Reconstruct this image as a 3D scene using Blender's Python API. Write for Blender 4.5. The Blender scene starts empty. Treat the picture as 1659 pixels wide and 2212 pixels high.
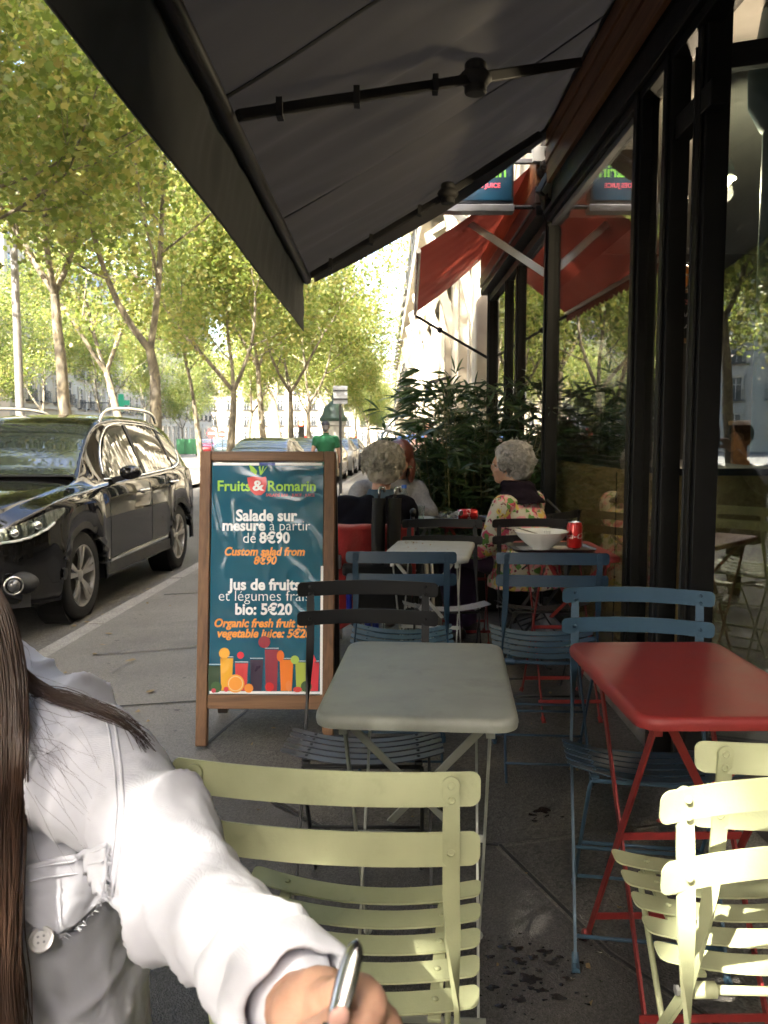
import bpy, bmesh, math, random
import numpy as np
from mathutils import Vector, Matrix, noise, Quaternion

R = math.radians
sc = bpy.context.scene
COL = sc.collection
rnd = random.Random(7)

# ------------------------------------------------------------------ camera, sky, sun, exposure
CAM_Z, PITCH, FPX = 1.22, R(5.15), 1842.0
cam_d = bpy.data.cameras.new('camera')
cam = bpy.data.objects.new('camera', cam_d); COL.objects.link(cam)
cam.location = (0, 0, CAM_Z); cam.rotation_euler = (math.pi/2 - PITCH, 0, 0)
cam_d.sensor_fit = 'VERTICAL'; cam_d.sensor_height = 36.0; cam_d.sensor_width = 27.0
cam_d.lens = 36.0*FPX/2212.0
cam_d.clip_start = 0.02; cam_d.clip_end = 3000
cam_d.dof.use_dof = True; cam_d.dof.focus_distance = 1.9; cam_d.dof.aperture_fstop = 12.0
sc.camera = cam

SUN = Vector((-0.36, -0.66, 0.66)).normalized()        # towards the sun: behind the viewer and to the left
SUN_EL = math.asin(SUN.z); SUN_AZ = math.atan2(SUN.x, SUN.y)
world = bpy.data.worlds.new('World'); sc.world = world; world.use_nodes = True
wn = world.node_tree.nodes; wl = world.node_tree.links; wn.clear()
wo = wn.new('ShaderNodeOutputWorld'); wb = wn.new('ShaderNodeBackground'); ws = wn.new('ShaderNodeTexSky')
ws.sky_type = 'NISHITA'; ws.sun_disc = False; ws.sun_elevation = SUN_EL; ws.sun_rotation = SUN_AZ
ws.air_density = 1.0; ws.dust_density = 4.0; ws.ozone_density = 0.4
wb.inputs['Strength'].default_value = 0.15
wl.new(ws.outputs[0], wb.inputs[0]); wl.new(wb.outputs[0], wo.inputs[0])
sun_d = bpy.data.lights.new('sun', 'SUN'); sun_d.energy = 4.8; sun_d.angle = R(0.55); sun_d.color = (1.0, 0.93, 0.80)
sun = bpy.data.objects.new('sun', sun_d); COL.objects.link(sun)
sun.rotation_euler = (-SUN).to_track_quat('-Z', 'Y').to_euler()
vs = sc.view_settings
vs.view_transform = 'Standard'; vs.look = 'None'; vs.exposure = 3.35; vs.gamma = 1.0
vs.use_curve_mapping = False
sc.cycles.use_denoising = True
sc.cycles.max_bounces = 6; sc.cycles.diffuse_bounces = 2; sc.cycles.glossy_bounces = 4; sc.cycles.transmission_bounces = 4; sc.cycles.transparent_max_bounces = 12; sc.cycles.use_light_tree = False
sc.cycles.use_adaptive_sampling = True; sc.cycles.adaptive_threshold = 0.04
sc.cycles.sample_clamp_indirect = 6.0; sc.cycles.caustics_reflective = False; sc.cycles.caustics_refractive = False

# ------------------------------------------------------------------ helpers
def at(px, py, Y):
    """a point of the photograph (1659 x 2212 grid) at a distance Y down the street"""
    a = (px-829.5)/FPX; b = (1106-py)/FPX
    dy = math.cos(PITCH)+b*math.sin(PITCH); dz = -math.sin(PITCH)+b*math.cos(PITCH)
    t = Y/dy
    return Vector((a*t, Y, CAM_Z+dz*t))

def kerb_x(y): return -2.18+0.045*(y-5.0)
def side_z(x, y):
    """height of the pavement: falls gently to the kerb and down the street"""
    return -0.06*max(0.0, -(x+0.25)) - 0.006*max(0.0, y-4.0)
def road_z(x, y): return side_z(kerb_x(y), y)-0.14

MATS = {}
def nt(name):
    m = bpy.data.materials.new(name); m.use_nodes = True
    MATS[name] = m
    n = m.node_tree.nodes; l = m.node_tree.links
    return m, n, l, n['Principled BSDF']

def mat(name, col, rough=0.5, metal=0.0, var=0.0, scale=8.0, bump=0.0, bscale=60.0, coat=0.0, spec=0.5, sheen=0.0, col2=None, detail=6.0, stretch=None, trans=0.0, emis=None, estr=0.0, sub=0.0):
    """procedural principled material: noise varies the colour and gives relief"""
    if name in MATS: return MATS[name]
    m, n, l, p = nt(name)
    p.inputs['Roughness'].default_value = rough; p.inputs['Metallic'].default_value = metal
    p.inputs['Coat Weight'].default_value = coat; p.inputs['Coat Roughness'].default_value = 0.06
    p.inputs['Specular IOR Level'].default_value = spec
    p.inputs['Sheen Weight'].default_value = sheen
    p.inputs['Transmission Weight'].default_value = trans
    if sub:
        p.inputs['Subsurface Weight'].default_value = sub; p.inputs['Subsurface Radius'].default_value = (0.012, 0.005, 0.003)
    tc = n.new('ShaderNodeTexCoord'); src = tc.outputs['Object']
    if stretch:
        mp = n.new('ShaderNodeMapping'); mp.inputs['Scale'].default_value = stretch
        l.new(src, mp.inputs[0]); src = mp.outputs[0]
    if var > 0 or col2:
        t = n.new('ShaderNodeTexNoise'); t.inputs['Scale'].default_value = scale; t.inputs['Detail'].default_value = detail
        l.new(src, t.inputs['Vector'])
        r = n.new('ShaderNodeValToRGB'); l.new(t.outputs['Fac'], r.inputs[0])
        c2 = col2 if col2 else tuple(min(1, c*(1+var)) for c in col)
        c1 = col if col2 else tuple(c*(1-var) for c in col)
        r.color_ramp.elements[0].position = 0.3; r.color_ramp.elements[1].position = 0.7
        r.color_ramp.elements[0].color = (*c1, 1); r.color_ramp.elements[1].color = (*c2, 1)
        l.new(r.outputs[0], p.inputs['Base Color'])
        rr = n.new('ShaderNodeMapRange'); rr.inputs['To Min'].default_value = max(0, rough-0.08); rr.inputs['To Max'].default_value = min(1, rough+0.08)
        l.new(t.outputs['Fac'], rr.inputs['Value']); l.new(rr.outputs[0], p.inputs['Roughness'])
    else:
        p.inputs['Base Color'].default_value = (*col, 1)
    if bump > 0:
        t2 = n.new('ShaderNodeTexNoise'); t2.inputs['Scale'].default_value = bscale; t2.inputs['Detail'].default_value = 4
        l.new(src, t2.inputs['Vector'])
        b = n.new('ShaderNodeBump'); b.inputs['Strength'].default_value = bump; b.inputs['Distance'].default_value = 0.01
        l.new(t2.outputs['Fac'], b.inputs['Height']); l.new(b.outputs[0], p.inputs['Normal'])
    if emis:
        p.inputs['Emission Color'].default_value = (*emis, 1); p.inputs['Emission Strength'].default_value = estr
    return m

def glass_mat(name, tint=(0.9, 0.95, 0.93), f0=0.04, rough=0.0, gain=1.0, power=4.5):
    """pane: clear with a mirror reflection that grows at grazing angles, the same from both sides"""
    if name in MATS: return MATS[name]
    m, n, l, p = nt(name); n.remove(p)
    out = [q for q in n if q.type == 'OUTPUT_MATERIAL'][0]
    lw = n.new('ShaderNodeLayerWeight'); lw.inputs['Blend'].default_value = 0.5
    pw = n.new('ShaderNodeMath'); pw.operation = 'POWER'; pw.inputs[1].default_value = power
    l.new(lw.outputs['Facing'], pw.inputs[0])
    mr = n.new('ShaderNodeMapRange'); mr.inputs['To Min'].default_value = f0; mr.inputs['To Max'].default_value = 1.0*gain
    l.new(pw.outputs[0], mr.inputs['Value'])
    tr = n.new('ShaderNodeBsdfTransparent'); tr.inputs[0].default_value = (*tint, 1)
    gl = n.new('ShaderNodeBsdfGlossy'); gl.inputs['Roughness'].default_value = rough
    mx = n.new('ShaderNodeMixShader')
    l.new(mr.outputs[0], mx.inputs[0]); l.new(tr.outputs[0], mx.inputs[1]); l.new(gl.outputs[0], mx.inputs[2])
    l.new(mx.outputs[0], out.inputs['Surface'])
    return m

def wood_mat(name, c1, c2, rough=0.5, axis='Z', scale=6.0):
    if name in MATS: return MATS[name]
    m, n, l, p = nt(name)
    tc = n.new('ShaderNodeTexCoord'); mp = n.new('ShaderNodeMapping')
    s = {'X': (0.06, 1, 1), 'Y': (1, 0.06, 1), 'Z': (1, 1, 0.06)}[axis]
    mp.inputs['Scale'].default_value = tuple(v*scale for v in s)
    l.new(tc.outputs['Object'], mp.inputs[0])
    w = n.new('ShaderNodeTexNoise'); w.inputs['Scale'].default_value = 4; w.inputs['Detail'].default_value = 9; w.inputs['Distortion'].default_value = 1.2
    l.new(mp.outputs[0], w.inputs['Vector'])
    w2 = n.new('ShaderNodeTexNoise'); w2.inputs['Scale'].default_value = 26; w2.inputs['Detail'].default_value = 4
    l.new(mp.outputs[0], w2.inputs['Vector'])
    ad = n.new('ShaderNodeMath'); ad.operation = 'MULTIPLY_ADD'; ad.inputs[1].default_value = 0.45
    l.new(w2.outputs['Fac'], ad.inputs[0]); l.new(w.outputs['Fac'], ad.inputs[2])
    r = n.new('ShaderNodeValToRGB'); l.new(ad.outputs[0], r.inputs[0])
    r.color_ramp.elements[0].position = 0.5; r.color_ramp.elements[1].position = 0.95
    r.color_ramp.elements[0].color = (*c1, 1); r.color_ramp.elements[1].color = (*c2, 1)
    l.new(r.outputs[0], p.inputs['Base Color']); p.inputs['Roughness'].default_value = rough
    b = n.new('ShaderNodeBump'); b.inputs['Strength'].default_value = 0.25; b.inputs['Distance'].default_value = 0.004
    l.new(ad.outputs[0], b.inputs['Height']); l.new(b.outputs[0], p.inputs['Normal'])
    return m

def leaf_mat(name, c1, c2, c3, tr=0.45, rough=0.5):
    """leaf: colour differs from leaf to leaf, light shines through"""
    if name in MATS: return MATS[name]
    m, n, l, p = nt(name)
    g = n.new('ShaderNodeNewGeometry'); r = n.new('ShaderNodeValToRGB')
    l.new(g.outputs['Random Per Island'], r.inputs[0])
    r.color_ramp.elements[0].color = (*c1, 1); r.color_ramp.elements[1].color = (*c3, 1)
    e = r.color_ramp.elements.new(0.6); e.color = (*c2, 1)
    l.new(r.outputs[0], p.inputs['Base Color']); p.inputs['Roughness'].default_value = rough
    t = n.new('ShaderNodeBsdfTranslucent'); hs = n.new('ShaderNodeHueSaturation')
    hs.inputs['Value'].default_value = 1.7; hs.inputs['Saturation'].default_value = 1.05
    l.new(r.outputs[0], hs.inputs['Color']); l.new(hs.outputs[0], t.inputs[0])
    mx = n.new('ShaderNodeMixShader'); mx.inputs[0].default_value = tr
    out = [q for q in n if q.type == 'OUTPUT_MATERIAL'][0]
    l.new(p.outputs[0], mx.inputs[1]); l.new(t.outputs[0], mx.inputs[2]); l.new(mx.outputs[0], out.inputs['Surface'])
    return m

def frame(d, up=Vector((0, 0, 1))):
    d = d.normalized()
    if abs(d.dot(up)) > 0.99: up = Vector((0, 1, 0))
    s = d.cross(up).normalized(); return s, s.cross(d).normalized()

class MB:
    """collects shapes; build() links them as ONE mesh object"""
    def __init__(self): self.v = []; self.f = []; self.fm = []; self.mi = 0
    def add(self, vs, fs):
        o = len(self.v); self.v.extend(tuple(p) for p in vs)
        for q in fs: self.f.append(tuple(i+o for i in q)); self.fm.append(self.mi)
    def box(self, c, s, rot=None):
        c = Vector(c); vs = []
        for z in (-1, 1):
            for y in (-1, 1):
                for x in (-1, 1):
                    p = Vector((x*s[0]/2, y*s[1]/2, z*s[2]/2))
                    if rot is not None: p = rot @ p
                    vs.append(c+p)
        self.add(vs, [(0, 2, 3, 1), (4, 5, 7, 6), (0, 1, 5, 4), (2, 6, 7, 3), (0, 4, 6, 2), (1, 3, 7, 5)]); return self
    def rbox(self, c, s, r=0.005, rot=None, seg=3):
        """box with rounded vertical edges (outline in x,y)"""
        pts = rounded(s[0], s[1], r, seg); self.prism(pts, c[2]-s[2]/2, c[2]+s[2]/2, (c[0], c[1]), rot, Vector(c)); return self
    def prism(self, pts, z0, z1, off=(0, 0), rot=None, piv=None):
        n = len(pts); vs = []
        for z in (z0, z1):
            for p in pts:
                q = Vector((p[0]+off[0], p[1]+off[1], z))
                if rot is not None: q = piv+rot @ (q-piv)
                vs.append(q)
        self.add(vs, [tuple(reversed(range(n))), tuple(range(n, 2*n))]+[(i, (i+1) % n, n+(i+1) % n, n+i) for i in range(n)])
    def tube(self, path, r, n=8, cap=True, closed=False):
        path = [Vector(p) for p in path]; m = len(path)
        rs = r if isinstance(r, (list, tuple)) else [r]*m
        vs = []; s0 = None
        for i, p in enumerate(path):
            if closed: d = path[(i+1) % m]-path[i-1]
            else: d = path[min(i+1, m-1)]-path[max(i-1, 0)]
            if d.length < 1e-9: d = Vector((0, 0, 1))
            d.normalize()
            if s0 is None: s, u = frame(d)
            else:
                s = s0-d*s0.dot(d)
                if s.length < 1e-6: s, u = frame(d)
                s.normalize(); u = s.cross(d)
            s0 = s
            for k in range(n):
                a = 2*math.pi*k/n; vs.append(p+(s*math.cos(a)+u*math.sin(a))*rs[i])
        fs = []
        for i in range(m if closed else m-1):
            j = (i+1) % m
            for k in range(n): fs.append((i*n+k, i*n+(k+1) % n, j*n+(k+1) % n, j*n+k))
        if cap and not closed:
            fs.append(tuple(reversed(range(n)))); fs.append(tuple(range((m-1)*n, m*n)))
        self.add(vs, fs); return self
    def sweep(self, path, wd, w, t, cap=True):
        """flat bar: rectangular section, width direction wd (one or per point), width w (one or per point), thickness t"""
        path = [Vector(p) for p in path]; m = len(path); vs = []
        for i, p in enumerate(path):
            d = (path[min(i+1, m-1)]-path[max(i-1, 0)]).normalized()
            a = Vector(wd[i] if isinstance(wd, list) else wd); a = (a-d*a.dot(d)).normalized(); b = d.cross(a)
            ww = w[i] if isinstance(w, list) else w; tt = t[i] if isinstance(t, list) else t
            for x, y in ((-1, -1), (1, -1), (1, 1), (-1, 1)): vs.append(p+a*x*ww/2+b*y*tt/2)
        fs = []
        for i in range(m-1):
            for k in range(4): fs.append((i*4+k, i*4+(k+1) % 4, i*4+4+(k+1) % 4, i*4+4+k))
        if cap: fs += [(3, 2, 1, 0), tuple(range((m-1)*4, m*4))]
        self.add(vs, fs); return self
    def lathe(self, prof, n=24, c=(0, 0, 0), rot=None, cap=True):
        vs = []; c = Vector(c)
        for r, z in prof:
            for k in range(n):
                a = 2*math.pi*k/n; p = Vector((r*math.cos(a), r*math.sin(a), z))
                if rot is not None: p = rot @ p
                vs.append(c+p)
        fs = []
        for i in range(len(prof)-1):
            for k in range(n): fs.append((i*n+k, i*n+(k+1) % n, (i+1)*n+(k+1) % n, (i+1)*n+k))
        if cap and prof[0][0] > 1e-6: fs.append(tuple(reversed(range(n))))
        if cap and prof[-1][0] > 1e-6: fs.append(tuple(range((len(prof)-1)*n, len(prof)*n)))
        self.add(vs, fs); return self
    def ell(self, c, r, nu=16, nv=10, rot=None):
        prof = []; vs = []; c = Vector(c)
        for j in range(nv+1):
            th = math.pi*j/nv
            for k in range(nu):
                a = 2*math.pi*k/nu
                p = Vector((r[0]*math.sin(th)*math.cos(a), r[1]*math.sin(th)*math.sin(a), -r[2]*math.cos(th)))
                if rot is not None: p = rot @ p
                vs.append(c+p)
        fs = []
        for j in range(nv):
            for k in range(nu): fs.append((j*nu+k, j*nu+(k+1) % nu, (j+1)*nu+(k+1) % nu, (j+1)*nu+k))
        self.add(vs, fs); return self
    def grid(self, fn, nu, nv, flip=False):
        vs = [fn(i/nu, j/nv) for j in range(nv+1) for i in range(nu+1)]
        fs = []
        for j in range(nv):
            for i in range(nu):
                q = (j*(nu+1)+i, j*(nu+1)+i+1, (j+1)*(nu+1)+i+1, (j+1)*(nu+1)+i)
                fs.append(q[::-1] if flip else q)
        self.add(vs, fs); return self
    def loft(self, rings, cap=True):
        n = len(rings[0]); vs = [p for r in rings for p in r]; fs = []
        for i in range(len(rings)-1):
            for k in range(n): fs.append((i*n+k, i*n+(k+1) % n, (i+1)*n+(k+1) % n, (i+1)*n+k))
        if cap: fs += [tuple(reversed(range(n))), tuple(range((len(rings)-1)*n, len(rings)*n))]
        self.add(vs, fs); return self
    def mesh(self, name):
        me = bpy.data.meshes.new(name); me.from_pydata([tuple(p) for p in self.v], [], self.f); me.update()
        return me
    def build(self, name, m, parent=None, smooth=False, weld=0.0, bevel=0.0, recalc=False):
        me = self.mesh(name)
        if weld or recalc:
            bm = bmesh.new(); bm.from_mesh(me)
            if weld: bmesh.ops.remove_doubles(bm, verts=bm.verts, dist=weld)
            bmesh.ops.recalc_face_normals(bm, faces=bm.faces)
            bm.to_mesh(me); bm.free()
        for q in (m if isinstance(m, (list, tuple)) else [m]): me.materials.append(q)
        if isinstance(m, (list, tuple)) and not weld: me.polygons.foreach_set('material_index', self.fm)
        if smooth:
            me.polygons.foreach_set('use_smooth', [True]*len(me.polygons))
            if smooth is not True: me.set_sharp_from_angle(angle=R(smooth))
        return link(name, me, parent, bevel)

def link(name, me, parent=None, bevel=0.0):
    o = bpy.data.objects.new(name, me); COL.objects.link(o)
    if parent is not None: o.parent = parent
    if bevel:
        b = o.modifiers.new('bevel', 'BEVEL'); b.width = bevel; b.segments = 2; b.limit_method = 'ANGLE'; b.angle_limit = R(40)
    return o

def rounded(w, h, r, seg=4):
    pts = []
    for cx, cy, a0 in ((w/2-r, h/2-r, 0), (-w/2+r, h/2-r, 90), (-w/2+r, -h/2+r, 180), (w/2-r, -h/2+r, 270)):
        for k in range(seg+1):
            a = R(a0+90*k/seg); pts.append((cx+r*math.cos(a), cy+r*math.sin(a)))
    return pts

def thing(name, label, cat, loc=(0, 0, 0), rz=0.0, group=None):
    o = bpy.data.objects.new(name, None); COL.objects.link(o)
    o.location = loc; o.rotation_euler = (0, 0, rz); o.empty_display_size = 0.1
    return tag(o, label, cat, group)
def tag(o, label, cat, group=None):
    o['label'] = label; o['category'] = cat
    if group: o['group'] = group
    return o
def struct(o, kind='structure', label=None):
    o['kind'] = kind
    if label: o['label'] = label
    return o
def copy_tree(o, parent=None):
    c = o.copy(); COL.objects.link(c); c.parent = parent
    for ch in list(o.children): copy_tree(ch, c)
    return c

def flat_mesh(name, V, loop_counts, loops, m):
    """fast mesh from numpy arrays"""
    me = bpy.data.meshes.new(name)
    me.vertices.add(len(V)); me.vertices.foreach_set('co', np.asarray(V, np.float32).ravel())
    me.loops.add(len(loops)); me.loops.foreach_set('vertex_index', np.asarray(loops, np.int32))
    me.polygons.add(len(loop_counts))
    st = np.concatenate([[0], np.cumsum(loop_counts)[:-1]]).astype(np.int32)
    me.polygons.foreach_set('loop_start', st)
    me.materials.append(m); me.update(calc_edges=True); me.validate()
    return me

def text_mesh(txt, size, bold=0.0, shear=0.0, align='CENTER', spacing=1.0):
    """lettering as a flat mesh in the xy plane"""
    cu = bpy.data.curves.new('lettering', 'FONT'); cu.body = txt; cu.size = size; cu.align_x = align
    cu.offset = bold; cu.shear = shear; cu.space_character = spacing; cu.resolution_u = 3
    o = bpy.data.objects.new('lettering', cu); COL.objects.link(o)
    dg = bpy.context.evaluated_depsgraph_get()
    me = bpy.data.meshes.new_from_object(o.evaluated_get(dg))
    bpy.data.objects.remove(o); bpy.data.curves.remove(cu)
    return me

def remeshed(name, mb, m, voxel=0.012, smooth_it=6, parent=None, disp=None):
    """overlapping shapes fused to one continuous skin"""
    me = mb.mesh('tmp')
    bm = bmesh.new(); bm.from_mesh(me); bmesh.ops.recalc_face_normals(bm, faces=bm.faces); bm.to_mesh(me); bm.free()
    o = bpy.data.objects.new('tmp', me); COL.objects.link(o)
    r = o.modifiers.new('r', 'REMESH'); r.mode = 'VOXEL'; r.voxel_size = voxel
    if smooth_it:
        s = o.modifiers.new('s', 'SMOOTH'); s.iterations = smooth_it; s.factor = 0.5
    dg = bpy.context.evaluated_depsgraph_get(); dg.update()
    out = bpy.data.meshes.new_from_object(o.evaluated_get(dg))
    bpy.data.objects.remove(o); bpy.data.meshes.remove(me)
    out.name = name
    if disp:
        nrm = [v.normal.copy() for v in out.vertices]
        for v, q in zip(out.vertices, nrm): v.co += q*disp(v.co.copy(), q)
        out.update()
    out.materials.clear(); out.materials.append(m)
    out.polygons.foreach_set('use_smooth', [True]*len(out.polygons))
    return link(name, out, parent)

def limb(mb, pts, rs, n=14, sub=4):
    """tapered smooth limb through joints"""
    P = [Vector(p) for p in pts]; path = []; rad = []
    for i in range(len(P)-1):
        p0 = P[max(i-1, 0)]; p1 = P[i]; p2 = P[i+1]; p3 = P[min(i+2, len(P)-1)]
        for k in range(sub):
            t = k/sub
            path.append(0.5*((2*p1)+(-p0+p2)*t+(2*p0-5*p1+4*p2-p3)*t*t+(-p0+3*p1-3*p2+p3)*t**3)); rad.append(rs[i]*(1-t)+rs[i+1]*t)
    path.append(P[-1]); rad.append(rs[-1])
    mb.tube(path, rad, n)
    mb.ell(P[0], (rs[0],)*3, 12, 8); mb.ell(P[-1], (rs[-1],)*3, 12, 8)
# ------------------------------------------------------------------ ground, road, pavements
def asphalt(name, c1, c2, rough=0.85, grain=180, patch=1.2, bump=0.5, speck=0.0):
    if name in MATS: return MATS[name]
    m, n, l, p = nt(name)
    tc = n.new('ShaderNodeTexCoord'); src = tc.outputs['Object']
    a = n.new('ShaderNodeTexNoise'); a.inputs['Scale'].default_value = patch; a.inputs['Detail'].default_value = 8; a.inputs['Roughness'].default_value = 0.65
    g = n.new('ShaderNodeTexVoronoi'); g.inputs['Scale'].default_value = grain
    h = n.new('ShaderNodeTexNoise'); h.inputs['Scale'].default_value = grain*0.5; h.inputs['Detail'].default_value = 5
    for q in (a, g, h): l.new(src, q.inputs['Vector'])
    r = n.new('ShaderNodeValToRGB'); r.color_ramp.elements[0].position = 0.32; r.color_ramp.elements[1].position = 0.7
    r.color_ramp.elements[0].color = (*c1, 1); r.color_ramp.elements[1].color = (*c2, 1)
    l.new(a.outputs['Fac'], r.inputs[0])
    mm = n.new('ShaderNodeMixRGB'); mm.blend_type = 'OVERLAY'; mm.inputs[0].default_value = 0.75
    l.new(r.outputs[0], mm.inputs[1])
    sp = n.new('ShaderNodeMixRGB'); sp.inputs[0].default_value = 0.6
    l.new(h.outputs['Fac'], sp.inputs[1]); l.new(g.outputs['Color'], sp.inputs[2])
    bw = n.new('ShaderNodeRGBToBW'); l.new(sp.outputs[0], bw.inputs[0]); l.new(bw.outputs[0], mm.inputs[2])
    l.new(mm.outputs[0], p.inputs['Base Color']); p.inputs['Roughness'].default_value = rough
    b = n.new('ShaderNodeBump'); b.inputs['Strength'].default_value = bump; b.inputs['Distance'].default_value = 0.004
    l.new(g.outputs['Distance'], b.inputs['Height']); l.new(b.outputs[0], p.inputs['Normal'])
    return m

ROAD = asphalt('road_asphalt', (0.055, 0.052, 0.048), (0.09, 0.085, 0.078), grain=90, patch=0.5)
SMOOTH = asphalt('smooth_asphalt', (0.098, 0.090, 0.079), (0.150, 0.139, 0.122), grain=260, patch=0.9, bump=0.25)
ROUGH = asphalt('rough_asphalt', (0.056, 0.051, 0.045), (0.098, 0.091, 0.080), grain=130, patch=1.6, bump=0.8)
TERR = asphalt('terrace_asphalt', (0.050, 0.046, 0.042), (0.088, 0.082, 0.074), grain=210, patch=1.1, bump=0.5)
GRAN = asphalt('kerb_granite', (0.16, 0.15, 0.135), (0.24, 0.225, 0.205), grain=140, patch=2.0, bump=0.3)
SAND = asphalt('median_path', (0.22, 0.20, 0.165), (0.34, 0.31, 0.26), grain=60, patch=0.4, bump=0.3)

def sheet(name, xs, ys, zf, m, x_of=None):
    mb = MB(); vs = []; nx = len(xs)
    for y in ys:
        for x in xs:
            X = x_of(x, y) if x_of else x
            vs.append((X, y, zf(X, y)))
    fs = [(j*nx+i, j*nx+i+1, (j+1)*nx+i+1, (j+1)*nx+i) for j in range(len(ys)-1) for i in range(nx-1)]
    mb.add(vs, fs); return struct(mb.build(name, m))
ys_long = [-40, -20, -8, 0, 2, 4, 6, 9, 12, 16, 20, 30, 45, 70, 110, 180]
# one sheet to the horizon, below everything
def base_z(x, y): return road_z(0, max(0, min(y, 180)))-0.05
sheet('ground', [-900, -200, -60, -20, 10, 60, 200, 900], [-600, -200, -40, 0, 20, 60, 180, 400, 1500], lambda x, y: base_z(x, y)-(0.0 if -40 <= y <= 180 else 0.02), ROAD)
sheet('road', [0, 0.25, 0.5, 0.75, 1], ys_long, lambda x, y: road_z(x, y), ROAD, x_of=lambda u, y: kerb_x(y)+0.02-u*4.4)
# pavement of the shop side
sheet('pavement', [0, 0.2, 0.4, 0.6, 0.8, 0.9, 1.0], ys_long, side_z, SMOOTH, x_of=lambda u, y: (kerb_x(y)+0.14)*(1-u)+1.6*u)
# the rough terrace strip, 4 mm above, with its own slabs and tarry joints between them
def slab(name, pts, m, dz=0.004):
    mb = MB(); bm = bmesh.new()
    vs = [bm.verts.new((x, y, 0)) for x, y in pts]; bm.faces.new(vs)
    for axis, lo, hi in ((0, -3, 2), (1, -3, 20)):
        k = lo
        while k < hi:
            co = [0, 0, 0]; co[axis] = k; no = [0, 0, 0]; no[axis] = 1
            bmesh.ops.bisect_plane(bm, geom=bm.verts[:]+bm.edges[:]+bm.faces[:], plane_co=co, plane_no=no)
            k += 0.5
    for v in bm.verts: v.co.z = side_z(v.co.x, v.co.y)+dz
    me = bpy.data.meshes.new(name); bm.to_mesh(me); bm.free(); me.materials.append(m)
    return struct(link(name, me))
g1 = at(482, 1542, 3.62); g2 = at(445, 1612, 3.30)
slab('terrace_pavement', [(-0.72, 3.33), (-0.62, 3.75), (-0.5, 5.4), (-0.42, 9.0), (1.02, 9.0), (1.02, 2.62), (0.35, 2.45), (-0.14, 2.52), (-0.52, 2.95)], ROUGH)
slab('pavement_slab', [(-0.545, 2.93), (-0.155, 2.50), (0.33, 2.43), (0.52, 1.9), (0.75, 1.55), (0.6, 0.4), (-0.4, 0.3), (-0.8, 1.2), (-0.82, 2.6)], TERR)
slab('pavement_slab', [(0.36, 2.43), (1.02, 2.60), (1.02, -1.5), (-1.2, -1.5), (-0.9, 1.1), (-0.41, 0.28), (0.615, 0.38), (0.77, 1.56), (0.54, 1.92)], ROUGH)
TAR = mat('joint_tar', (0.018, 0.017, 0.016), 0.7, var=0.3)
def joint(pts, w=0.012):
    mb = MB()
    mb.sweep([Vector((x, y, side_z(x, y)+0.005)) for x, y in pts], Vector((1, 0.3, 0)), w, 0.004)
    return struct(mb.build('pavement_joint', TAR))
joint([(kerb_x(3.9)+0.4, 3.9), (-1.4, 3.93), (-0.64, 3.95)], 0.01)
joint([(kerb_x(7)+0.25, 7.05), (-1.2, 7.0), (-0.5, 7.02)], 0.01)
joint([(-0.72, 3.33), (-0.62, 3.75), (-0.5, 5.4)], 0.014)
joint([(0.345, 2.44), (0.53, 1.91), (0.76, 1.555), (0.68, 1.0), (0.61, 0.39)], 0.008)
joint([(-0.53, 2.94), (-0.145, 2.51), (0.34, 2.44)], 0.008)
# wet drops where something was spilled
WET = mat('wet_patch', (0.012, 0.011, 0.010), 0.22, spec=0.5)
def blob_stain(x, y, r, seed):
    q = random.Random(seed); mb = MB(); n = 18; vs = [(x, y, side_z(x, y)+0.0075)]
    for k in range(n):
        a = 2*math.pi*k/n; rr = r*(0.6+0.8*noise.noise(Vector((math.cos(a)*1.5+seed, math.sin(a)*1.5, seed*0.3)))*0.8+0.3*q.random()*0.6)
        vs.append((x+rr*math.cos(a)*1.5, y+rr*math.sin(a), side_z(x, y)+0.0065))
    mb.add(vs, [(0, 1+k, 1+(k+1) % n) for k in range(n)]); return mb
stain = MB()
for i, (px, py, r) in enumerate([(1112, 2058, .016), (1120, 2085, .018), (1150, 2078, .012), (1143, 2120, .022), (1180, 2062, .016), (1192, 2090, .016), (1100, 2110, .011), (1208, 2075, .010), (1060, 2075, .010),
        (1086, 2055, .012), (1062, 2140, .012), (1230, 2120, .014), (1165, 2150, .014), (1172, 1755, .026), (1150, 1764, .010), (1262, 2035, .013), (1290, 2065, .010), (1202, 2160, .018), (1120, 2165, .014), (1255, 2085, .008), (1080, 2180, .012)]):
    p = None
    for Y in np.arange(1.2, 4.5, 0.01):
        if at(px, py, float(Y)).z <= 0: p = at(px, py, float(Y)); break
    if p:
        b = blob_stain(p.x, p.y, r, i+1); stain.add(b.v, b.f)
        for k in range(5):
            b = blob_stain(p.x+rnd.gauss(0, .035), p.y+rnd.gauss(0, .04), r*rnd.uniform(.15, .4), i*7+k); stain.add(b.v, b.f)
so = stain.build('wet_stain', WET); struct(so, 'stuff', 'small dark wet drops spilled on the asphalt by the red table')

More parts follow.
